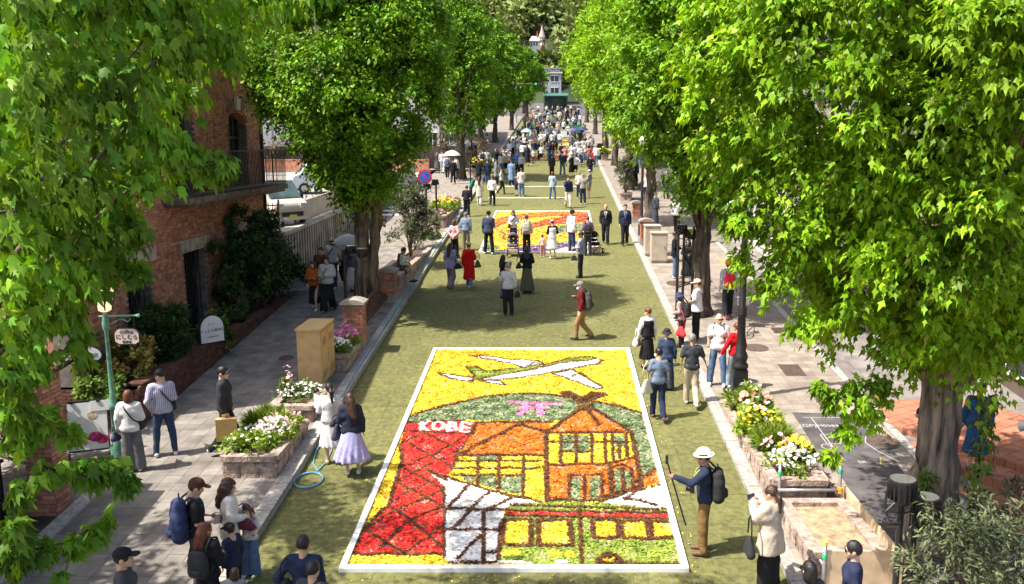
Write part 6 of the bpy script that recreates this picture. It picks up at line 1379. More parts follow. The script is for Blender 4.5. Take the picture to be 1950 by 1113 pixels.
    if st != 'bald':
        HP = [ell((0, -.014, .03), (.086, .104, .106))]
        lowz = -.075
        if st == 'bob': HP += [ell((0, -.03, -.05), (.098, .088, .12))]; lowz = -.15
        if st == 'long': HP += [ell((0, -.035, -.05), (.098, .088, .13)), cap((0, -.07, -.05), (0, -.13, -.36), .085, .06), cap((.05, -.05, -.08), (.06, -.09, -.3), .045, .035), cap((-.05, -.05, -.08), (-.06, -.09, -.3), .045, .035)]; lowz = -.5
        if st == 'curly': HP += [ell((0, -.03, -.02), (.12, .115, .13)), cap((.05, -.06, -.08), (.07, -.09, -.3), .07, .05), cap((-.05, -.06, -.08), (-.07, -.08, -.28), .07, .05), cap((0, -.09, -.08), (0, -.12, -.3), .07, .05)]; lowz = -.45
        if st == 'pony': HP += [cap((0, -.10, .0), (0, -.145, -.05), .035, .038), cap((0, -.145, -.05), (0, -.14, -.27), .04, .022)]; lowz = -.4
        if st == 'fringe': HP = [ell((0, -.022, .0), (.083, .098, .085))]
        V, F_ = grow(HP, hr_, .02, cut=lambda X: np.maximum(np.maximum(fc(X), lowz - X[..., 2]), np.maximum(X[..., 2] - .035, X[..., 1] - .03) if st == 'fringe' else -1.), fold=.004 if st != 'curly' else .012, seed=sd_)
        npmesh('hair', (V @ HM.T * hs + hc) * sc_, F_, hair_m(hcol), t, True)
    if hat:
        hk, hcl = hat; band = None; hh = min(hr_, .016) if lod < 2 else .03
        if hk == 'cap': pr = [ell((0, -.01, .045), (.095, .112, .098))]; V, F_ = grow(pr, hh, .01, cut=lambda X: .035 - X[..., 2]); b = grow([ell((0, .125, .045), (.078, .075, .016))], hh, .01); parts = [(V, F_, 0), (*b, 0)]
        elif hk == 'fedora':
            V, F_ = grow([ell((0, -.01, .095), (.085, .102, .075)), cap((0, -.05, .05), (0, .03, .05), .085)], hh, .02, cut=lambda X: np.maximum(.035 - X[..., 2], X[..., 2] - .155)); b = MB().lathe([(.09, .03), (.155, .04), (.165, .052), (.16, .056), (.09, .046)], (0, -.01, 0), 24); parts = [(V, F_, 0)]
            parts.append((np.array(b.v), np.array([f for f in b.f if len(f) == 4]), 0)); bd = MB().lathe([(.1, .045), (.101, .075)], (0, -.01, 0), 24); parts.append((np.array(bd.v) * np.array([1, 1.12, 1]), np.array([f for f in bd.f if len(f) == 4]), 1))
        elif hk == 'bucket': V, F_ = grow([ell((0, -.01, .06), (.098, .112, .085))], hh, .01, cut=lambda X: .03 - X[..., 2]); b = MB().lathe([(.1, .06), (.15, -.005), (.155, -.01), (.145, -.012), (.1, .03)], (0, -.01, 0), 20); parts = [(V, F_, 0), (np.array(b.v), np.array([f for f in b.f if len(f) == 4]), 0)]
        elif hk == 'beret': parts = [(*grow([ell((0, -.02, .09), (.11, .125, .05)), ell((0, -.01, .06), (.09, .107, .05))], hh, .02), 0)]
        else: parts = [(*grow([ell((0, -.02, .06), (.112, .125, .10)), cap((-.08, -.06, .06), (.05, .06, .09), .04)], hh, .02, cut=lambda X: .01 - X[..., 2], fold=.008), 0)]
        V, F_, mi = joinm(parts); npmesh('hat', (V @ HM.T * hs + hc) * sc_, F_, [cloth(hcl), black_m], t, True, mi)
    if glasses:
        q = MB().box((-.034, .098, .006), (.05, .012, .034)).box((.034, .098, .006), (.05, .012, .034)).box((0, .1, .012), (.02, .008, .006)).box((-.078, .04, .008), (.005, .12, .006)).box((.078, .04, .008), (.005, .12, .006))
        npmesh('sunglasses', (np.array(q.v) @ HM.T * hs + hc) * sc_, np.array(q.f), dark_glass, t)
    if mask:
        V, F_ = grow([ell((0, .07, -.055), (.06, .05, .055))], .012, .01, cut=lambda X: .045 - X[..., 1]); npmesh('face_mask', (V @ HM.T * hs + hc) * sc_, F_, cloth((.8, .8, .8)), t, True)
    W = Matrix.Translation(t.location) @ Matrix.Rotation(-R(face), 4, 'Z')
    return dict(t=t, W=W, s=sc_, A=A_, face=face, T=T, hc=hc)
def world(p, v): return p['W'] @ Vector([float(a) * p['s'] for a in v])
def carried(name, label, cat, p, v=(0, 0, 0), rz=0., group=None):
    o = thing(name, label, cat, world(p, v), -R(p['face']) + rz, group); return o
def backpack(p, label, c, size=1., off=(0, -.21, 1.18), c2=None):
    o = carried('backpack', label, 'backpack', p, p['T'](off)); m_ = cloth(c, 'leather'); s_ = size
    V, F_ = grow([cap((-.08 * s_, 0, -.16 * s_), (.08 * s_, 0, -.16 * s_), .085 * s_), cap((-.08 * s_, .0, -.07 * s_), (.08 * s_, .0, -.07 * s_), .085 * s_), cap((-.078 * s_, .0, .02 * s_), (.078 * s_, .0, .02 * s_), .082 * s_), cap((-.06 * s_, .01, .11 * s_), (.06 * s_, .01, .11 * s_), .07 * s_)], .027, .04, fold=.004); npmesh('bag', V, F_, m_, o, True)
    V, F_ = grow([cap((-.06 * s_, -.08 * s_, -.13 * s_), (.06 * s_, -.08 * s_, -.13 * s_), .045 * s_)], .02, .03); npmesh('front_pocket', V, F_, cloth(c2 or c, 'leather'), o, True)
    for s2 in (-1, 1): MB().tube([(s2 * .09, .04, .16 * s_), (s2 * .11, .15, .30), (s2 * .12, .27, .25), (s2 * .13, .31, .1), (s2 * .15, .26, -.06), (s2 * .13, .05, -.17 * s_)], .017, 6).build('strap', m_, o, True)
    MB().tube([(-.04, .02, .19 * s_), (0, .02, .24 * s_), (.04, .02, .19 * s_)], .012, 6).build('handle', m_, o)
def bag(p, label, c, v, w_=.34, h=.3, d=.12, strap=.25, tilt=0., name='shoulder_bag', rz=.95):
    o = carried(name, label, 'bag', p, v, rz); m_ = cloth(c, 'leather')
    V, F_ = grow([cap((-w_ / 2 + d / 2 + .02 * q, 0, -h + d / 2 + (h - d) * q / 4), (w_ / 2 - d / 2 - .02 * q, 0, -h + d / 2 + (h - d) * q / 4), d / 2 - .006 * q) for q in range(5)], .02, .03, fold=.003); npmesh('bag', V, F_, m_, o, True)
    MB().tube([(-w_ / 2 + .05, 0, -.02), (-w_ / 4, 0, strap * .7), (0, 0, strap), (w_ / 4, 0, strap * .7), (w_ / 2 - .05, 0, -.02)], .012, 6).build('strap', m_, o, True)
    return o
def crossbody(p, label, c, side=1):
    """bag on the hip with a strap across the chest"""
    o = carried('crossbody_bag', label, 'bag', p, p['T']((side * .2, .06, .98))); m_ = cloth(c, 'leather')
    V, F_ = grow([cap((0, -.07, -.05), (0, .07, -.05), .055), cap((0, -.07, .04), (0, .07, .04), .05)], .018, .03); npmesh('bag', V, F_, m_, o, True)
    q = [( -side * .29, -.08, .44), (-side * .24, .09, .38), (-side * .12, .11, .22), (0, .07, .05)]; MB().tube(q, .014, 5).build('strap', m_, o)
    q = [(-side * .29, -.08, .44), (-side * .22, -.21, .34), (-side * .1, -.2, .15), (0, -.08, .03)]; MB().tube(q, .014, 5).build('strap', m_, o)
def phone(p, label, k=1):
    sh, el, wr = p['A'][k]; d = (wr - el) / np.linalg.norm(wr - el); o = carried('smartphone', label, 'phone', p, wr + d * .09 + np.array((0, .02, .02)))
    MB().box((0, 0, 0), (.15, .012, .075), rx=-.3).build('case', cloth((.03, .03, .05)), o); MB().box((0, -.008, 0), (.14, .004, .066), rx=-.3).build('screen', mat('phone_screen', (.05, .07, .14), .2), o)

# ------------------------------------------------------------ the people in the street
WH = (.75, .74, .72); BK = (.018, .018, .02); NV = (.025, .032, .065); DN = (.10, .16, .27); DND = (.035, .055, .11); GR = (.22, .22, .23); LG = (.50, .50, .50); BG = (.56, .47, .37); TN = (.30, .18, .08); OL = (.10, .09, .06)
pp = person('man in white fedora holding a selfie stick beside carpet', 2.38, 12.90, 1.72, -80, NV, ('pants', (.21, .125, .045)), (.15, .075, .045), ('short', 'black'), ('fedora', (.80, .76, .68)), ('raise', 'down'), 'stand', 3, 4, 8, 'b', lod=0, hem=.84)
backpack(pp, 'black backpack worn by the man in white fedora', BK, 1.25)
o = carried('selfie_stick', 'long black stick held by the man in white fedora', 'stick', pp, (-.235, .54, 1.40)); MB().tube([(0, .05, .18), (0, .0, 0), (.05, -.26, -.88)], .013, 6).build('rod', black_m, o); MB().box((0, .055, .2), (.06, .04, .13)).build('phone_clamp', black_m, o)
o = carried('camera', 'black camera on the chest of the man in fedora', 'camera', pp, (0, .2, 1.06)); MB().box((0, 0, 0), (.14, .07, .1)).build('body', black_m, o); MB().lathe([(.045, 0), (.045, .1)], n=12).build('lens', black_m, o, loc=(0, .0, 0)); o.children[-1].rotation_euler.x = R(-90); MB().tube([(-.07, 0, .05), (-.1, -.06, .3), (0, -.16, .4), (.1, -.06, .3), (.07, 0, .05)], .008, 5).build('strap', mat('lime_strap', (.5, .6, .1), .6), o)
pp = person('woman in wide beige coat photographing with a phone', 3.17, 11.88, 1.62, -35, (.50, .42, .33), ('wide', BK), BK, ('pony', 'brown'), None, ('phone', 'phone'), 'stand', 2, 8, -10, female=True, lod=0, hem=.66, wide=.035)
phone(pp, 'dark phone held up by the beige coat woman', 0)
bag(pp, 'glossy black handbag of the beige coat woman', BK, (-.36, .1, .98), .36, .32, .13, .3)
person('dark wavy haired head and shoulders at bottom edge right', 3.12, 9.85, 1.66, -20, (.05, .05, .06), ('pants', BK), hair=('bob', 'black'), lod=0, glasses=True, female=True)
person('balding man with glasses in navy suit before the plywood', 3.76, 10.15, 1.68, -75, NV, ('pants', NV), hair=('short', 'black'), lod=0, hem=.82, glasses=True)
pp = person('woman in grey blue tee carrying a cream tote bag', 2.28, 18.32, 1.60, -3, (.17, .22, .31), ('pants', (.022, .03, .06)), (.25, .09, .08), ('short', 'black'), None, ('carry', 'down'), 'walk', 2, 4, -30, female=True, lod=0, sleeve='short', mask=True)
bag(pp, 'cream canvas tote on the shoulder of the blue tee woman', (.68, .62, .52), (-.27, -.02, 1.0), .36, .36, .12, .38, name='tote_bag', rz=.5)
pp = person('grey haired man in charcoal tee and khaki trousers', 3.13, 19.09, 1.68, 2, (.045, .05, .058), ('pants', (.50, .42, .31)), WH, ('short', 'grey'), None, ('carry', 'out'), 'walk', 2, 0, 5, 'b', lod=0, sleeve='short')
o = carried('folded_leaflet', 'blue folded leaflet in the khaki trousers man\'s hand', 'leaflet', pp, (.38, .1, .72)); MB().box((0, 0, 0), (.02, .14, .3)).box((.014, 0, 0), (.006, .13, .28)).build('paper', mat('leaflet_blue', (.25, .32, .55), .6), o)
pp = person('auburn haired woman in black pinafore over white blouse', 2.39, 21.65, 1.58, -15, WH, ('dress', BK, .28, .22), BK, ('short', 'auburn'), None, ('carry', 'down'), 'stand', 0, 0, -30, female=True, lod=0)
bag(pp, 'white bag with black dots carried by the pinafore woman', (.7, .68, .64), (-.3, .05, .92), .34, .28, .16, .2)
o = [k for k in bpy.data.objects if k.type == 'EMPTY' and k.get('label', '').startswith('white bag with black dots')][0]
for i in range(9): MB().lathe([(.035, 0), (.035, .006)], n=8).build('dot', black_m, o, loc=(-.1 + .1 * (i % 3), -.082, -.22 + .08 * (i // 3)))
for k in o.children:
    if k.name.startswith('dot'): k.rotation_euler.x = R(90)
person('person in navy denim jacket and black bucket hat', 2.68, 20.08, 1.50, 5, (.045, .065, .12), ('wide', (.035, .05, .09)), BK, ('short', 'black'), ('bucket', (.03, .03, .045)), ('fwd', 'down'), 'stand', 3, 5, 20, female=True, lod=0)
pp = person('older woman in navy bucket hat and mauve jacket', 3.54, 23.42, 1.52, -65, (.36, .27, .28), ('pants', BK), BK, ('bob', 'black'), ('bucket', (.05, .055, .12)), ('fwd', 'fwd'), 'stand', 10, 18, 0, female=True, lod=0, mask=True)
backpack(pp, 'black backpack worn by the mauve jacket woman', BK, 1.0); bag(pp, 'bright red tote hanging by the mauve jacket woman', (.65, .03, .04), (-.2, -.02, .72), .36, .32, .14, .42, name='tote_bag', rz=R(60))
pp = person('young man in cream cap and loose white shirt', 4.00, 23.80, 1.72, -60, (.76, .76, .75), ('pants', BK), BK, ('short', 'black'), ('cap', (.66, .55, .40)), ('fwd', 'down'), 'stand', 0, 10, -10, lod=0, sleeve='short', wide=.015, hem=.82)
crossbody(pp, 'black shoulder strap bag of the cream cap man', BK)
pp = person('bald man in white tee, blue jeans and sunglasses', 3.93, 20.19, 1.76, 195, (.78, .75, .74), ('pants', DN), WH, ('fringe', 'grey'), None, ('down', 'down'), 'wide', -2, 4, -25, 'a', lod=0, sleeve='short', glasses=True)
backpack(pp, 'navy backpack of the bald man in white tee', NV, .95)
pp = person('woman in bright red sweater and pale jeans by lamp', 4.31, 19.94, 1.62, -20, (.58, .012, .018), ('pants', (.30, .36, .42)), WH, ('short', 'auburn'), None, ('out', 'down'), 'walk', 0, 0, 0, female=True, lod=0)
bag(pp, 'small black waist bag of the red sweater woman', BK, (.16, -.12, 1.02), .24, .14, .1, .02)
pp = person('walker in orange turban seen from behind', 5.31, 26.01, 1.76, 2, (.30, .32, .38), ('pants', BK), (.45, .05, .08), ('short', 'black'), ('turban', (.66, .27, .03)), ('down', 'down'), 'walk2', 2, 0, 0, 'd', lod=0, tex='check')
backpack(pp, 'red and black backpack below the orange turban', (.55, .02, .04), 1.1, c2=(.62, .03, .05))
person('person in dark jacket and jeans behind floodlight posts', 4.38, 31.20, 1.7, 100, BK, ('pants', DN), WH, ('short', 'brown'), None, ('fwd', 'fwd'), lod=1, skin='b', hem=.8)
person('person in black skirt half hidden by right tree trunk', 4.74, 30.41, 1.6, 200, BK, ('skirt', BK, .3), BK, ('long', 'black'), None, ('fwd', 'fwd'), lod=1, female=True)
suits = [person('man in black suit, the left of the suited pair', 2.26, 37.84, 1.74, 185, BK, ('pants', BK), BK, ('fringe', 'black'), None, ('down', 'down'), 'walk', 0, 5, 0, 'b', lod=1, hem=.8),
    person('man in navy suit, the right of the suited pair', 3.09, 37.61, 1.78, 182, (.022, .026, .05), ('pants', BK), BK, ('short', 'black'), None, ('down', 'down'), 'walk2', 0, 3, 0, lod=1, hem=.8)]
for q_, c in zip(suits, (WH, (.30, .45, .70))):
    k_ = q_['s']; MB().prism([(-.075 * k_, 1.41 * k_), (0, 1.13 * k_), (.075 * k_, 1.41 * k_)], .142 * k_, .160 * k_, Matrix(((1, 0, 0, 0), (0, 0, 1, 0), (0, 1, 0, 0), (0, 0, 0, 1)))).build('shirt_front', cloth(c), q_['t'])
    MB().box((0, .162 * k_, 1.29 * k_), (.03, .008, .2)).build('tie', cloth((.05, .05, .09)), q_['t'])
person('figure in long dark robe by the far right trunk', 4.87, 41.75, 1.66, 60, (.05, .055, .075), ('dress', (.05, .055, .075), .12, .22), BK, ('short', 'black'), None, ('fwd', 'down'), lod=1, hem=.5)
person('person in pale grey jacket near the beige cabinets', 5.64, 39.84, 1.66, 20, LG, ('pants', BK), BK, ('short', 'black'), None, ('down', 'down'), 'walk', lod=1)
person('woman in long beige dress behind the right tree', 6.71, 37.86, 1.6, 150, BG, ('dress', BG, .12, .24), WH, ('long', 'brown'), None, ('fwd', 'fwd'), lod=1, female=True)
# centre
pp = person('man in maroon cardigan walking left in tree shade', 0.79, 24.09, 1.66, -85, (.14, .018, .018), ('pants', (.30, .185, .08)), (.05, .06, .08), ('short', 'grey'), ('cap', GR), ('down', 'strap'), 'walk', 4, 10, 0, lod=0, mask=True)
backpack(pp, 'dark grey backpack of the man in maroon', (.05, .05, .05), 1.25)
pp = person('grey haired man in pale shirt and black trousers', -1.43, 26.56, 1.64, -5, (.50, .51, .55), ('pants', BK), BK, ('short', 'grey'), None, ('swingf', 'carry'), 'stand', 2, 8, -40, lod=1, mask=True)
bag(pp, 'black bag hanging by the pale shirt man', BK, (.3, .0, .85), .3, .26, .1, .1)
pp = person('woman in black top and flared olive trousers', -0.92, 29.36, 1.62, 5, BK, ('skirt', (.11, .095, .06), .08, .27), BK, ('long', 'black'), None, ('fwd', 'fwd'), 'stand', 0, 10, 0, female=True, lod=1)
bag(pp, 'black bag on the left arm of the olive trousers woman', (.03, .03, .04), (-.3, 0, 1.15), .28, .26, .1, .25)
pp = person('dark haired girl in black taking a phone picture', -1.69, 28.59, 1.48, 50, BK, ('pants', DN), BK, ('long', 'black'), None, ('phone', 'phone'), 'stand', 0, 0, 0, female=True, lod=1)
pp = person('woman in long bright red coat and beige beret', -2.97, 30.01, 1.60, 8, (.66, .012, .012), ('pants', DN), WH, ('short', 'brown'), ('beret', (.52, .40, .26)), ('down', 'fwd'), 'walk', 0, 0, 10, female=True, lod=1, hem=.32, wide=.02)
bag(pp, 'brown handbag on the red coat woman\'s arm', (.10, .06, .04), (.33, 0, 1.1), .3, .3, .1, .22)
pp = person('woman with long dark hair in lavender shirt', -3.60, 29.87, 1.62, 20, (.36, .34, .50), ('wide', (.19, .16, .15)), BK, ('long', 'brown'), None, ('fwd', 'down'), 'walk', 0, 0, 10, female=True, lod=1, hem=.74, wide=.015, tex='stripe')
bag(pp, 'black handbag of the lavender shirt woman', BK, (.3, 0, 1.02), .3, .24, .1, .3)
person('woman in pink sweater with hands clasped behind', -4.03, 34.93, 1.56, 15, (.60, .36, .38), ('pants', BK), BK, ('bob', 'auburn'), None, ('behind', 'behind'), 'stand', 2, 5, 20, female=True, lod=1)
person('older man in blue vest and denim cap', -3.72, 36.49, 1.60, 10, (.20, .26, .36), ('pants', (.20, .17, .12)), GR, ('short', 'grey'), ('cap', (.12, .18, .30)), ('down', 'down'), 'stand', 2, 5, 0, lod=1, skin='b')
person('tall man in navy jacket at left corner of second carpet', -2.71, 35.75, 1.78, 15, (.045, .06, .10), ('pants', BK), WH, ('short', 'black'), ('cap', BK), ('down', 'fwd'), 'wide', 2, 5, 0, lod=1, hem=.82, wide=.01)
pp = person('woman in grey hoodie standing behind a stroller', -1.75, 37.38, 1.56, 180, (.50, .50, .52), ('pants', BK), BK, ('bob', 'black'), None, ('fwd', 'fwd'), 'stand', 6, 14, 0, female=True, lod=1)
crossbody(pp, 'dark strap bag of the grey hoodie woman', BK)
pp = person('person in cream jacket with patterned backpack at carpet', -1.14, 35.85, 1.60, 0, (.62, .50, .36), ('pants', BK), WH, ('short', 'brown'), None, ('down', 'down'), 'stand', 2, 5, 0, female=True, lod=1)
backpack(pp, 'grey patterned backpack on the cream jacket person', (.42, .38, .32), 1.05, c2=(.22, .2, .18))
person('small child in red and white by second carpet', -0.47, 35.13, .92, 0, (.70, .50, .42), ('pants', (.50, .22, .22)), WH, ('short', 'black'), None, ('down', 'down'), 'stand', lod=1, child=True)
pp = person('woman in long white apron dress over black', -0.06, 34.83, 1.58, -10, BK, ('dress', (.72, .71, .70), .42, .27), WH, ('short', 'black'), ('cap', (.52, .42, .30)), ('fwd', 'fwd'), 'stand', 2, 8, 0, female=True, lod=1)
person('man in white shirt and blue jeans at carpet edge', 0.73, 36.17, 1.76, 50, (.70, .62, .62), ('pants', DND), BK, ('short', 'black'), ('cap', BK), ('down', 'down'), 'stand', 3, 8, 0, lod=1, hem=.8)
pp = person('man in grey checked shirt facing left with black bag', 0.99, 31.58, 1.70, -75, (.14, .16, .20), ('pants', BK), BK, ('short', 'black'), None, ('fwd', 'down'), 'stand', 0, 6, 0, 'b', lod=1, tex='check')
bag(pp, 'black flat bag held by the checked shirt man', BK, (-.12, .22, .98), .26, .34, .07, .08, rz=R(90))
pp = person('person in dark floral top with black pack by carpet', 1.38, 35.44, 1.62, 5, (.20, .13, .18), ('pants', (.05, .05, .06)), BK, ('short', 'auburn'), None, ('fwd', 'fwd'), 'stand', 4, 8, 0, female=True, lod=1)
backpack(pp, 'black rucksack on the dark floral person', BK, 1.0)
# strollers
def stroller(label, x, y, face, c):
    t = thing('stroller', label, 'stroller', (x, y, gz(y) + .015), -R(face))
    V, F_ = grow([cap((-.14, -.1, .42), (.14, -.1, .42), .09), cap((-.14, -.18, .6), (.14, -.18, .6), .07), cap((-.14, .1, .42), (.14, .1, .42), .07)], .03, .05); npmesh('seat', V, F_, cloth(c), t, True)
    V, F_ = grow([ell((0, -.1, .72), (.22, .26, .25))], .03, .02, cut=lambda X: np.maximum(.68 - X[..., 2], np.maximum(X[..., 1] - .1, -(np.linalg.norm((X - np.array((0, -.08, .7))) / np.array((.2, .24, .22)), axis=-1) - 1) * .2))); npmesh('hood', V, F_, cloth(c), t, True)
    q = MB()
    for s_ in (-1, 1): q.tube([(s_ * .22, .36, .1), (s_ * .22, -.1, .5), (s_ * .22, -.42, 1.0)], .014, 6).tube([(s_ * .22, -.34, .1), (s_ * .22, .05, .45)], .014, 6)
    q.tube([(-.22, -.42, 1.0), (.22, -.42, 1.0)], .018, 6).tube([(-.22, .3, .34), (.22, .3, .34)], .014, 6); q.build('frame', black_m, t)
    MB().box((0, .0, .2), (.34, .5, .14)).build('basket', cloth((.55, .40, .30)), t)
    for x_ in (-.22, .22):
        for y_ in (.36, -.34):
            w_ = MB().lathe([(.10, -.025), (.115, 0), (.10, .025)], n=14).build('wheel', black_m, t, loc=(x_, y_, .115)); w_.rotation_euler.y = R(90); MB().lathe([(.05, -.03), (.05, .03)], n=8).build('hub', white_p, w_)
stroller('dark grey stroller in front of the grey hoodie woman', -1.69, 35.44, 180, (.10, .10, .13)); stroller('black folded stroller beside the dark floral person', 1.68, 35.85, 30, BK)
pp = person('woman in pale green sitting on long left planter', -5.25, 29.5, 1.58, 85, (.52, .56, .44), ('skirt', (.10, .08, .06), .3), BK, ('short', 'brown'), None, ('fwd', 'fwd'), 'sit', 8, 25, 0, female=True, lod=1, z=2.80)
bag(pp, 'yellow cloth bag on the seated woman\'s lap', (.75, .42, .02), (0, .3, .78), .26, .24, .12, .08, rz=0); bag(pp, 'round blue bag beside the seated woman', (.03, .07, .18), (-.25, .1, .72), .28, .26, .16, .2)
# left pavement, mid distance
person('smiling woman in orange sweater on shaded left pavement', -7.49, 26.66, 1.56, 178, (.42, .10, .018), ('skirt', BK, .25, .2), WH, ('long', 'black'), None, ('fold', 'fold'), 'walk', 0, 0, 10, female=True, lod=1, wide=.012)
pp = person('young man in pale grey sweatshirt and black trousers', -7.03, 26.54, 1.74, 182, (.46, .46, .43), ('wide', BK), (.35, .2, .1), ('short', 'black'), None, ('fold', 'fwd'), 'walk2', 0, 6, 0, lod=1, wide=.012)
crossbody(pp, 'thin tan strap bag of the grey sweatshirt man', (.3, .2, .1))
person('man in brown jacket behind the orange sweater woman', -7.60, 28.06, 1.72, 180, (.10, .05, .035), ('pants', (.12, .09, .04)), BK, ('short', 'black'), None, ('down', 'down'), 'walk', lod=1)
pp = person('man in white tee with cap and sunglasses', -7.58, 29.46, 1.76, 180, (.60, .60, .62), ('pants', (.06, .07, .09)), WH, ('long', 'auburn'), ('cap', (.5, .38, .2)), ('down', 'down'), 'walk', 0, 0, 0, lod=1, glasses=True, sleeve='short')
crossbody(pp, 'black chest bag of the white tee man', BK)
person('woman under pale parasol in grey jacket, white skirt', -6.82, 28.95, 1.62, 5, (.12, .13, .20), ('skirt', (.68, .67, .65), .2, .24), BK, ('long', 'black'), None, ('fwd', 'fwd'), 'walk', lod=1, female=True)
person('person in black shirt walking under the parasol', -7.40, 30.13, 1.66, 180, (.42, .44, .46), ('pants', BK), BK, ('short', 'black'), None, ('fwd', 'down'), 'walk', lod=1)
person('man in dark jacket behind the parasol', -7.53, 31.15, 1.72, 180, (.08, .07, .07), ('pants', BK), BK, ('short', 'auburn'), None, lod=1)
def parasol(label, x, y, zt, r, c):
    t = thing('umbrella', label, 'umbrella', (x, y, zt), 0, 'open umbrellas')
    q = MB(); n = 16; rings = [(0.02, .0), (r * .5, -.07 * r / .5), (r * .85, -.2 * r / .5), (r, -.3 * r / .5)]
    q.lathe([(a, b) for a, b in rings] + [(r * .84, -.215 * r / .5), (.02, -.02)], n=n); q.build('canopy', mat('umbrella_%02x' % int(c[2] * 255), c, .6, .05, 3, transl=.25), t)
    MB().tube([(0, 0, .06), (0, 0, -.85)], .009, 5).build('shaft', steel, t)
    q = MB()
    for k in range(8): a = k * .785; q.tube([(0, 0, -.03), (r * .98 * math.cos(a), r * .98 * math.sin(a), -.3 * r / .5)], .005, 4)
    q.build('ribs', steel, t)
ux, uy = -6.91, 29.02
parasol('pale scalloped parasol on the shaded left pavement', ux - .1, uy + .3, gz(uy) + LP + 1.95, .52, (.62, .62, .64))
# left foreground
pp = person('auburn bobbed woman in white blouse by menu board', -7.91, 15.52, 1.58, -12, (.72, .70, .67), ('wide', (.14, .135, .14)), WH, ('bob', 'auburn'), None, ('down', 'fwd'), 'stand', 0, 6, -8, female=True, lod=0, wide=.02)
bag(pp, 'small navy bag in the white blouse woman\'s left hand', NV, (-.3, .06, .88), .22, .22, .1, .1); crossbody(pp, 'thin black strap bag of the white blouse woman', BK, 1)
pp = person('man in striped shirt and navy jeans reading the menu', -7.61, 16.21, 1.74, -30, (.60, .58, .64), ('slim', (.035, .06, .11)), (.62, .58, .5), ('short', 'black'), None, ('pocket', 'fwd'), 'wide', 0, 8, -45, lod=0, tex='stripe')
crossbody(pp, 'black sling bag on the striped shirt man', BK)
pp = person('man in black leather jacket carrying a paper bag', -6.43, 16.30, 1.76, 80, BK, ('pants', (.02, .02, .022)), (.5, .5, .48), ('short', 'black'), None, ('down', 'carry'), 'walk', 0, 2, 15, lod=0, hem=.86, wide=.016, glasses=True, tex='leather')
o = carried('paper_bag', 'brown paper shopping bag of the leather jacket man', 'bag', pp, (.27, .06, .36), R(-82)); V = MB().box((0, 0, .22), (.38, .14, .44)); V.build('bag', mat('kraft_paper', (.52, .30, .12), .8, .08, 5), o)
q = MB()
for s_ in (-1, 1): q.tube([(-.07, s_ * .065, .43), (-.05, s_ * .05, .52), (.05, s_ * .05, .52), (.07, s_ * .065, .43)], .007, 5)
q.build('handle', mat('kraft_paper', (.52, .30, .12), .8), o); [MB().box((x_, -.0715, .27 + .012 * s2), (.075, .004, .08)).build('printed_square', mat('pale_print', (.68, .56, .44), .8, .15, 40), o) for x_, s2 in ((-.045, 0), (.045, 1))]; MB().box((0, -.0712, .2), (.1, .003, .008)).build('printed_line', mat('pale_print', (.68, .56, .44), .8), o)
pp = person('woman in white dress carrying a baby on her arm', -4.33, 16.14, 1.62, -10, (.70, .67, .64), ('dress', (.70, .66, .62), .38, .25), (.45, .35, .25), ('pony', 'black'), None, ('fwd', 'fwd'), 'stand', -2, 4, -20, female=True, lod=0)
bag(pp, 'black waist bag on the white dress woman', BK, (.12, -.2, 1.05), .34, .18, .1, .03)
by_ = person('baby in white top held by the white dress woman', 0, 0, .78, 90, WH, ('shorts', (.16, .22, .45)), WH, ('short', 'black'), None, ('fwd', 'fwd'), 'sit', 0, 0, 0, lod=0, child=True)
by_['t'].location = world(pp, (-.26, .1, .94)); by_['t'].rotation_euler.z = -R(60)
pp = person('woman in navy jacket and pleated lavender skirt', -3.83, 15.66, 1.60, -8, (.025, .03, .05), ('skirt', (.40, .38, .62), .32, .36), WH, ('long', 'brown'), None, ('fwd', 'down'), 'stand', 0, 6, -30, female=True, lod=0, wide=.02)
bag(pp, 'navy jacket bundle hanging from lavender skirt woman\'s arm', NV, (-.27, .08, 1.08), .3, .34, .12, .1)
pp = person('man in brown cap and black tee looking at phone', -5.12, 11.60, 1.74, 62, BK, ('pants', (.06, .06, .08)), WH, ('short', 'brown'), ('cap', (.09, .035, .025)), ('fwd', 'fwd'), 'stand', 4, 22, 0, lod=0, sleeve='short')
phone(pp, 'dark phone in the hands of the brown cap man', 1); backpack(pp, 'navy rolltop backpack of the brown cap man', (.02, .03, .09), 1.45)
pp = person('woman with curly brown hair in white jacket', -4.82, 12.08, 1.64, 62, (.70, .66, .60), ('pants', WH), WH, ('curly', 'brown'), None, ('fwd', 'fwd'), 'stand', 2, 10, 20, female=True, lod=0, wide=.015, hem=.8)
bag(pp, 'burgundy leather bag of the curly haired woman', (.10, .015, .03), (.14, .2, 1.12), .36, .22, .1, .2)
pp = person('little girl with white headband in floral tee and jeans', -4.60, 12.28, 1.16, 190, (.62, .58, .57), ('wide', DN), (.70, .6, .58), ('long', 'brown'), None, ('fwd', 'fwd'), 'stand', 2, 14, 0, female=True, lod=0, child=True, sleeve='short', tex='floral')
o = MB().tube([(.1 * math.cos(a), -.01 + .02 * math.sin(a), .02 + .115 * math.sin(a)) for a in np.linspace(.15, 2.99, 12)], .014, 6).build('headband', cloth(WH), pp['t'], True); o.location = Vector([float(v) * pp['s'] for v in pp['hc']]); o.scale = (.78, .78, .78)
person('boy in black cap and navy sweatshirt among family', -4.59, 11.58, 1.2, -65, NV, ('pants', BK), BK, ('short', 'black'), ('cap', BK), ('down', 'down'), 'stand', 4, 15, 0, lod=0, child=True, hem=.82)
pp = person('woman with long auburn hair in black sweatshirt', -4.71, 10.95, 1.56, 12, BK, ('pants', BK), BK, ('long', 'red'), None, ('fwd', 'fwd'), 'stand', 2, 8, 25, female=True, lod=0, wide=.02)
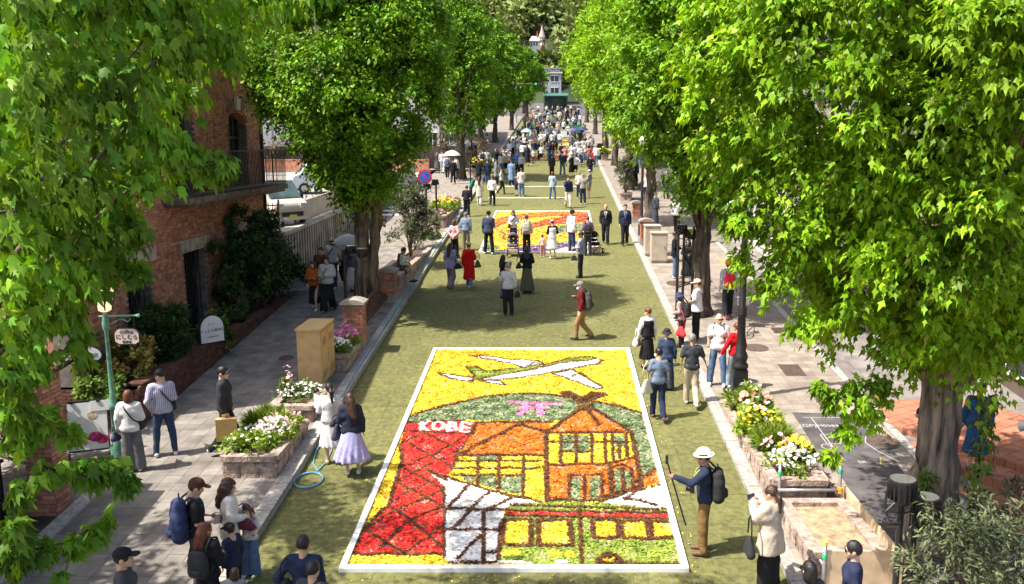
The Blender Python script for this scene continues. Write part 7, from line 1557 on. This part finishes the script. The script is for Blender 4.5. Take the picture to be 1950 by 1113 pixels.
backpack(pp, 'small black leather backpack of the auburn haired woman', (.025, .025, .028), .9)
person('small child with brown hair cropped by bottom edge', -4.28, 10.80, 1.0, 0, GR, ('pants', BK), BK, ('bob', 'brown'), None, lod=0, child=True)
person('man in black cap cropped at the bottom left', -5.24, 9.82, 1.72, 75, (.07, .07, .08), ('pants', BK), BK, ('short', 'black'), ('cap', BK), ('down', 'down'), lod=0)
pp = person('man in navy suit jacket seen from behind, bottom edge', -3.20, 10.35, 1.72, 5, (.022, .032, .075), ('pants', NV), BK, ('short', 'black'), None, ('akimbo', 'down'), 'stand', lod=0, hem=.82)
bag(pp, 'black shoulder bag of the navy suit man', BK, (-.2, -.1, 1.2), .3, .28, .1, .25)
person('black haired head overlapping the navy suit man', -2.95, 9.86, 1.66, 20, (.05, .05, .06), ('pants', BK), BK, ('short', 'black'), None, lod=0, glasses=True)
# terrace at right
person('person in long blue denim coat on the tiled terrace', 7.66, 15.04, 1.66, 30, (.03, .09, .20), ('dress', (.03, .09, .20), .35, .23), (.06, .05, .05), ('short', 'black'), None, lod=1, hem=.4, female=True, z=gz(15) + .38)
person('person in dark tee half behind the near right trunk', 7.12, 15.57, 1.62, 40, (.045, .03, .04), ('pants', (.08, .06, .06)), BK, ('short', 'black'), None, ('akimbo', 'down'), lod=1, sleeve='short')

# ------------------------------------------------------------ middle distance (fewer voxels, still individuals)
MID = [  # label, px, height, face, top, bottom, hair, hat, arms, legs, extra
    ('woman in cream dress with long hair and small bag', -4.20, 48.90, 1.6, 0, (.66, .60, .50), ('pants', (.66, .60, .50)), ('long', 'brown'), None, ('down', 'down'), 'walk', dict(hem=.5, female=True)),
    ('person in white hoodie and black trousers', -3.45, 48.71, 1.66, 3, WH, ('pants', BK), ('short', 'brown'), None, ('down', 'down'), 'walk2', dict()),
    ('person in black leaning at the left planter edge', -4.53, 45.01, 1.62, 10, BK, ('pants', BK), ('short', 'black'), None, ('fwd', 'fwd'), 'stand', dict(lean=8)),
    ('person in green jumper bent over left planter', -4.78, 50.08, 1.6, 90, (.02, .16, .09), ('pants', NV), ('short', 'black'), None, ('fwd', 'fwd'), 'stand', dict(lean=25)),
    ('slim person in white tee with hand on hip', -3.21, 53.28, 1.6, 95, LG, ('slim', BK), ('short', 'black'), None, ('akimbo', 'akimbo'), 'walk', dict(sleeve='short')),
    ('person in grey long coat reading a dark sheet', -3.84, 57.95, 1.66, 80, GR, ('pants', BK), ('short', 'black'), None, ('fwd', 'fwd'), 'stand', dict(hem=.5)),
    ('person in black near the left planter', -5.04, 58.49, 1.66, 20, BK, ('pants', BK), ('short', 'brown'), None, ('down', 'down'), 'stand', dict(hem=.6)),
    ('person in navy coat beside the black clad one', -4.40, 57.95, 1.68, 0, NV, ('pants', DN), ('short', 'brown'), None, ('down', 'down'), 'stand', dict(hem=.6)),
    ('person in long light blue coat', -2.78, 56.90, 1.72, 20, (.16, .26, .42), ('pants', BK), ('short', 'black'), None, ('fwd', 'fwd'), 'stand', dict(hem=.4)),
    ('boy in dark clothes beside the beige shirt man', -2.29, 52.61, 1.3, 60, (.03, .03, .05), ('shorts', BK), ('short', 'black'), None, ('down', 'down'), 'stand', dict(child=True)),
    ('man in beige shirt and blue jeans with a child', -1.95, 52.17, 1.72, 5, (.55, .48, .42), ('pants', DN), ('short', 'brown'), None, ('down', 'fwd'), 'stand', dict(hem=.8)),
    ('red haired woman in pale denim jacket', -0.09, 51.31, 1.6, 10, (.38, .45, .52), ('pants', DN), ('bob', 'auburn'), None, ('fwd', 'down'), 'wide', dict(hem=.72, female=True)),
    ('person in navy shirt and white trousers shading eyes', 0.78, 47.96, 1.72, 170, (.022, .03, .07), ('pants', (.68, .64, .58)), ('short', 'black'), None, ('down', 'face'), 'walk', dict()),
    ('man in grey vest and dark trousers with shoulder strap', 1.64, 49.29, 1.7, 0, (.30, .29, .29), ('pants', NV), ('short', 'grey'), None, ('fwd', 'down'), 'stand', dict(sleeve='short')),
    ('person in cream blouse behind the grey vest man', 1.49, 51.53, 1.58, 10, (.62, .52, .42), ('pants', NV), ('short', 'grey'), None, ('down', 'down'), 'stand', dict()),
    ('person in grey green jacket, shorts and cap', 2.09, 51.74, 1.66, -60, (.24, .26, .22), ('shorts', (.35, .30, .24)), ('short', 'brown'), ('cap', LG), ('fwd', 'down'), 'stand', dict(hem=.8)),
    ('person in dark brown coat with handbag', -0.15, 61.64, 1.62, 0, (.04, .032, .03), ('pants', BK), ('short', 'black'), ('cap', BK), ('down', 'down'), 'stand', dict(hem=.6)),
    ('man in navy jacket and blue jeans, head tilted', 0.60, 62.56, 1.74, 20, (.03, .04, .06), ('pants', (.09, .13, .18)), ('short', 'black'), ('cap', BK), ('fwd', 'fwd'), 'wide', dict()),
    ('woman in white hat and black dress with white bag', 1.23, 62.25, 1.72, -40, (.55, .50, .45), ('dress', BK, .3, .2), ('short', 'black'), ('bucket', WH), ('out', 'down'), 'stand', dict(female=True)),
    ('person in pink jacket stooping', 0.87, 68.67, 1.62, -20, (.60, .22, .22), ('pants', BK), ('short', 'brown'), None, ('fwd', 'fwd'), 'stand', dict(lean=10)),
    ('person in dark jacket with red backpack', -0.09, 73.02, 1.68, 40, (.03, .03, .04), ('pants', DN), ('short', 'black'), ('cap', BK), ('down', 'out'), 'walk', dict(pack=(.35, .02, .03))),
    ('child in white tee and black shorts', -1.03, 71.38, 1.45, 0, WH, ('shorts', BK), ('short', 'black'), None, ('down', 'down'), 'walk', dict(sleeve='short')),
    ('person in navy tee and grey shorts with cap', -1.66, 73.02, 1.72, 0, NV, ('shorts', LG), ('short', 'brown'), ('cap', LG), ('down', 'down'), 'walk2', dict(sleeve='short')),
    ('tall person all in black', -2.28, 73.02, 1.74, 0, BK, ('wide', BK), ('short', 'black'), None, ('down', 'down'), 'stand', dict(hem=.7)),
    ('child in bright blue jacket', -3.68, 69.81, 1.2, 180, (.02, .12, .50), ('pants', BK), ('short', 'black'), None, ('down', 'down'), 'stand', dict(child=True, hem=.8)),
    ('person in blue jacket with staff and small flag', -2.66, 63.18, 1.66, 30, (.03, .16, .52), ('pants', BK), ('short', 'grey'), None, ('fwd', 'fwd'), 'stand', dict()),
    ('hiker with pale backpack in the crowd', -2.90, 73.44, 1.66, 0, (.30, .33, .36), ('pants', GR), ('short', 'grey'), ('cap', LG), ('down', 'down'), 'stand', dict(pack=(.36, .38, .42))),
    ('person with plaid bag beside the hiker', -3.32, 77.00, 1.62, 20, LG, ('pants', DN), ('short', 'black'), None, ('down', 'down'), 'stand', dict()),
    ('person in white tee with black backpack on left pavement', -5.25, 64.26, 1.62, 0, WH, ('shorts', (.6, .45, .4)), ('short', 'brown'), None, ('down', 'down'), 'walk', dict(pack=BK)),
    ('pale dressed pair member on far left pavement', -5.03, 65.96, 1.6, 0, (.6, .58, .55), ('pants', LG), ('short', 'brown'), None, ('down', 'down'), 'walk', dict()),
    ('woman in beige long dress by far left planter', -6.13, 79.41, 1.66, 180, (.42, .36, .30), ('dress', (.42, .36, .30), .15, .2), ('short', 'brown'), None, ('down', 'down'), 'stand', dict(female=True)),
    ('person with pale backpack crossing at left', -6.61, 58.77, 1.64, 0, (.52, .52, .56), ('pants', BK), ('short', 'black'), None, ('down', 'down'), 'walk', dict(pack=(.56, .48, .36))),
    ('person in black walking over left crossing', -6.60, 57.14, 1.66, 0, BK, ('pants', BK), ('short', 'black'), None, ('down', 'down'), 'walk2', dict()),
    ('person with blue backpack on left crossing', -7.31, 59.91, 1.66, 0, (.62, .6, .58), ('pants', BK), ('short', 'grey'), None, ('down', 'down'), 'walk', dict(pack=(.08, .12, .18))),
    ('person in pale jacket on left crossing', -8.02, 62.95, 1.64, 0, (.62, .56, .5), ('pants', LG), ('short', 'brown'), None, ('down', 'down'), 'walk', dict()),
    ('person in dark clothes at edge of left crossing', -8.44, 63.27, 1.6, 20, (.05, .05, .06), ('skirt', (.08, .09, .08), .3), ('short', 'black'), None, ('fwd', 'down'), 'stand', dict(female=True)),
]
for lb, x, y, h, fc_, tp, bt, hr, ht, ar, lg, kw in MID:
    pk = kw.pop('pack', None)
    pp = person(lb, x, y, h, fc_, tp, bt, WH if (x * 10) % 2 < 1 else BK, hr, ht, ar, lg, lod=2 if y > 48 else 1, group='visitors beyond the second carpet', **kw)
    if pk: backpack(pp, 'backpack of the ' + lb, pk, 1.05)
ux, uy = -6.89, 59.33
parasol('white parasol above the group on left crossing', ux, uy, gz(uy) + LP + 2.0, .6, (.8, .8, .8))

# ------------------------------------------------------------ far crowd: copies of a few figures in their own clothes
PAL = [BK, BK, NV, WH, WH, LG, GR, (.05, .05, .06), (.55, .50, .42), (.30, .36, .48), (.60, .62, .66), (.40, .16, .14), (.10, .12, .18), (.50, .40, .32)]
BPAL = [BK, BK, NV, DND, DN, GR, (.45, .40, .34), OL]
protos = []
for k, (bt, lg, ar, fm, st) in enumerate((('pants', 'stand', ('down', 'down'), False, 'short'), ('pants', 'walk', ('fwd', 'down'), False, 'short'), ('skirt', 'stand', ('fwd', 'fwd'), True, 'long'), ('wide', 'walk2', ('down', 'fwd'), True, 'bob'), ('shorts', 'stand', ('down', 'akimbo'), False, 'short'))):
    protos.append(person('far crowd member', 0, 60, 1.66, 0, (.3, .3, .3), (bt, (.1, .1, .1)), BK, (st, 'black'), None, ar, lg, lod=2, female=fm)['t'])
rc = random.Random(12)
COLN = {}
for c_, n_ in zip(PAL + BPAL, ['black', 'black', 'navy', 'white', 'white', 'pale grey', 'grey', 'charcoal', 'beige', 'denim blue', 'light blue', 'dull red', 'slate blue', 'tan', 'black', 'black', 'navy', 'dark denim', 'blue denim', 'grey', 'khaki', 'olive']): COLN[cloth(c_).name] = n_
spots = []
for (x0, x1, y0, y1, n) in ((-3.9, -1.2, 70, 84, 16), (1.2, 3.4, 68, 84, 14), (-1.2, 1.2, 79, 86, 7), (-3.6, 3.3, 86, 96, 20), (-3.8, 3.2, 99, 116, 30), (-4.5, 4.0, 118, 150, 38), (-8.4, -6.4, 62, 90, 18), (5.2, 6.8, 45, 90, 14), (-5.0, -3.6, 64, 72, 5), (-3.8, 3.2, 66, 100, 24), (-4.2, -2.2, 60, 70, 8), (1.0, 3.3, 60, 72, 6)):
    spots += [(rc.uniform(x0, x1), rc.uniform(y0, y1)) for _ in range(n)]
for i, (x, y) in enumerate(spots):
    src = protos[i % 5]; first = i < 5
    r_ = src if first else src.copy()
    if not first: col.objects.link(r_)
    near = y < 86
    side = 'left pavement' if x < -5.1 else 'right pavement' if x > 3.75 else ('street' if near else 'far end')
    r_.location = (x, y, floor_z(x, y)); r_.rotation_euler.z = rc.choice([0, 0, math.pi, rc.uniform(0, 6.28)]); k_ = rc.uniform(.93, 1.06) if rc.random() > .12 else .72; r_.scale = (k_, k_, k_)
    tc_, bc2 = cloth(rc.choice(PAL)), cloth(rc.choice(BPAL)); hm = hair_m(rc.choice(['black', 'black', 'brown', 'grey', 'brown']))
    cn = lambda m: COLN.get(m.name, 'plain')
    where = {'left pavement': 'on the far left pavement', 'right pavement': 'on the far right pavement', 'street': 'by far orange carpet', 'far end': 'at far street end'}[side]
    pos_ = ('' if side.endswith('pavement') else 'left ' if x < -1.3 else 'right ' if x > 1.2 else 'middle ')
    tag(r_, 'tiny %sfigure in %s top and %s %s %s' % (pos_, cn(tc_), cn(bc2), ('trousers', 'trousers', 'skirt', 'wide trousers', 'shorts')[i % 5], where), 'person', 'far crowd: ' + side)
    for ch in list(src.children):
        if first: c_ = ch
        else: c_ = ch.copy(); col.objects.link(c_); c_.parent = r_
        nm = ch.name.split('.')[0]; m_ = tc_ if nm in ('shirt', 'jacket') else bc2 if nm in ('trousers', 'skirt', 'shorts') else hm if nm == 'hair' else None
        if m_: c_.material_slots[0].link = 'OBJECT'; c_.material_slots[0].material = m_
for lb, x, y, c in (('pale blue parasol in the far crowd', -2.6, 83, (.5, .62, .72)), ('dark blue umbrella in the far crowd', 2.0, 84, (.08, .09, .25)), ('grey umbrella in the near side of far crowd', -1.9, 74, (.2, .2, .22)), ('second navy umbrella in far crowd', 2.8, 85.5, (.05, .06, .15))):
    parasol(lb, x, y, gz(y) + 2.0, .55, c)
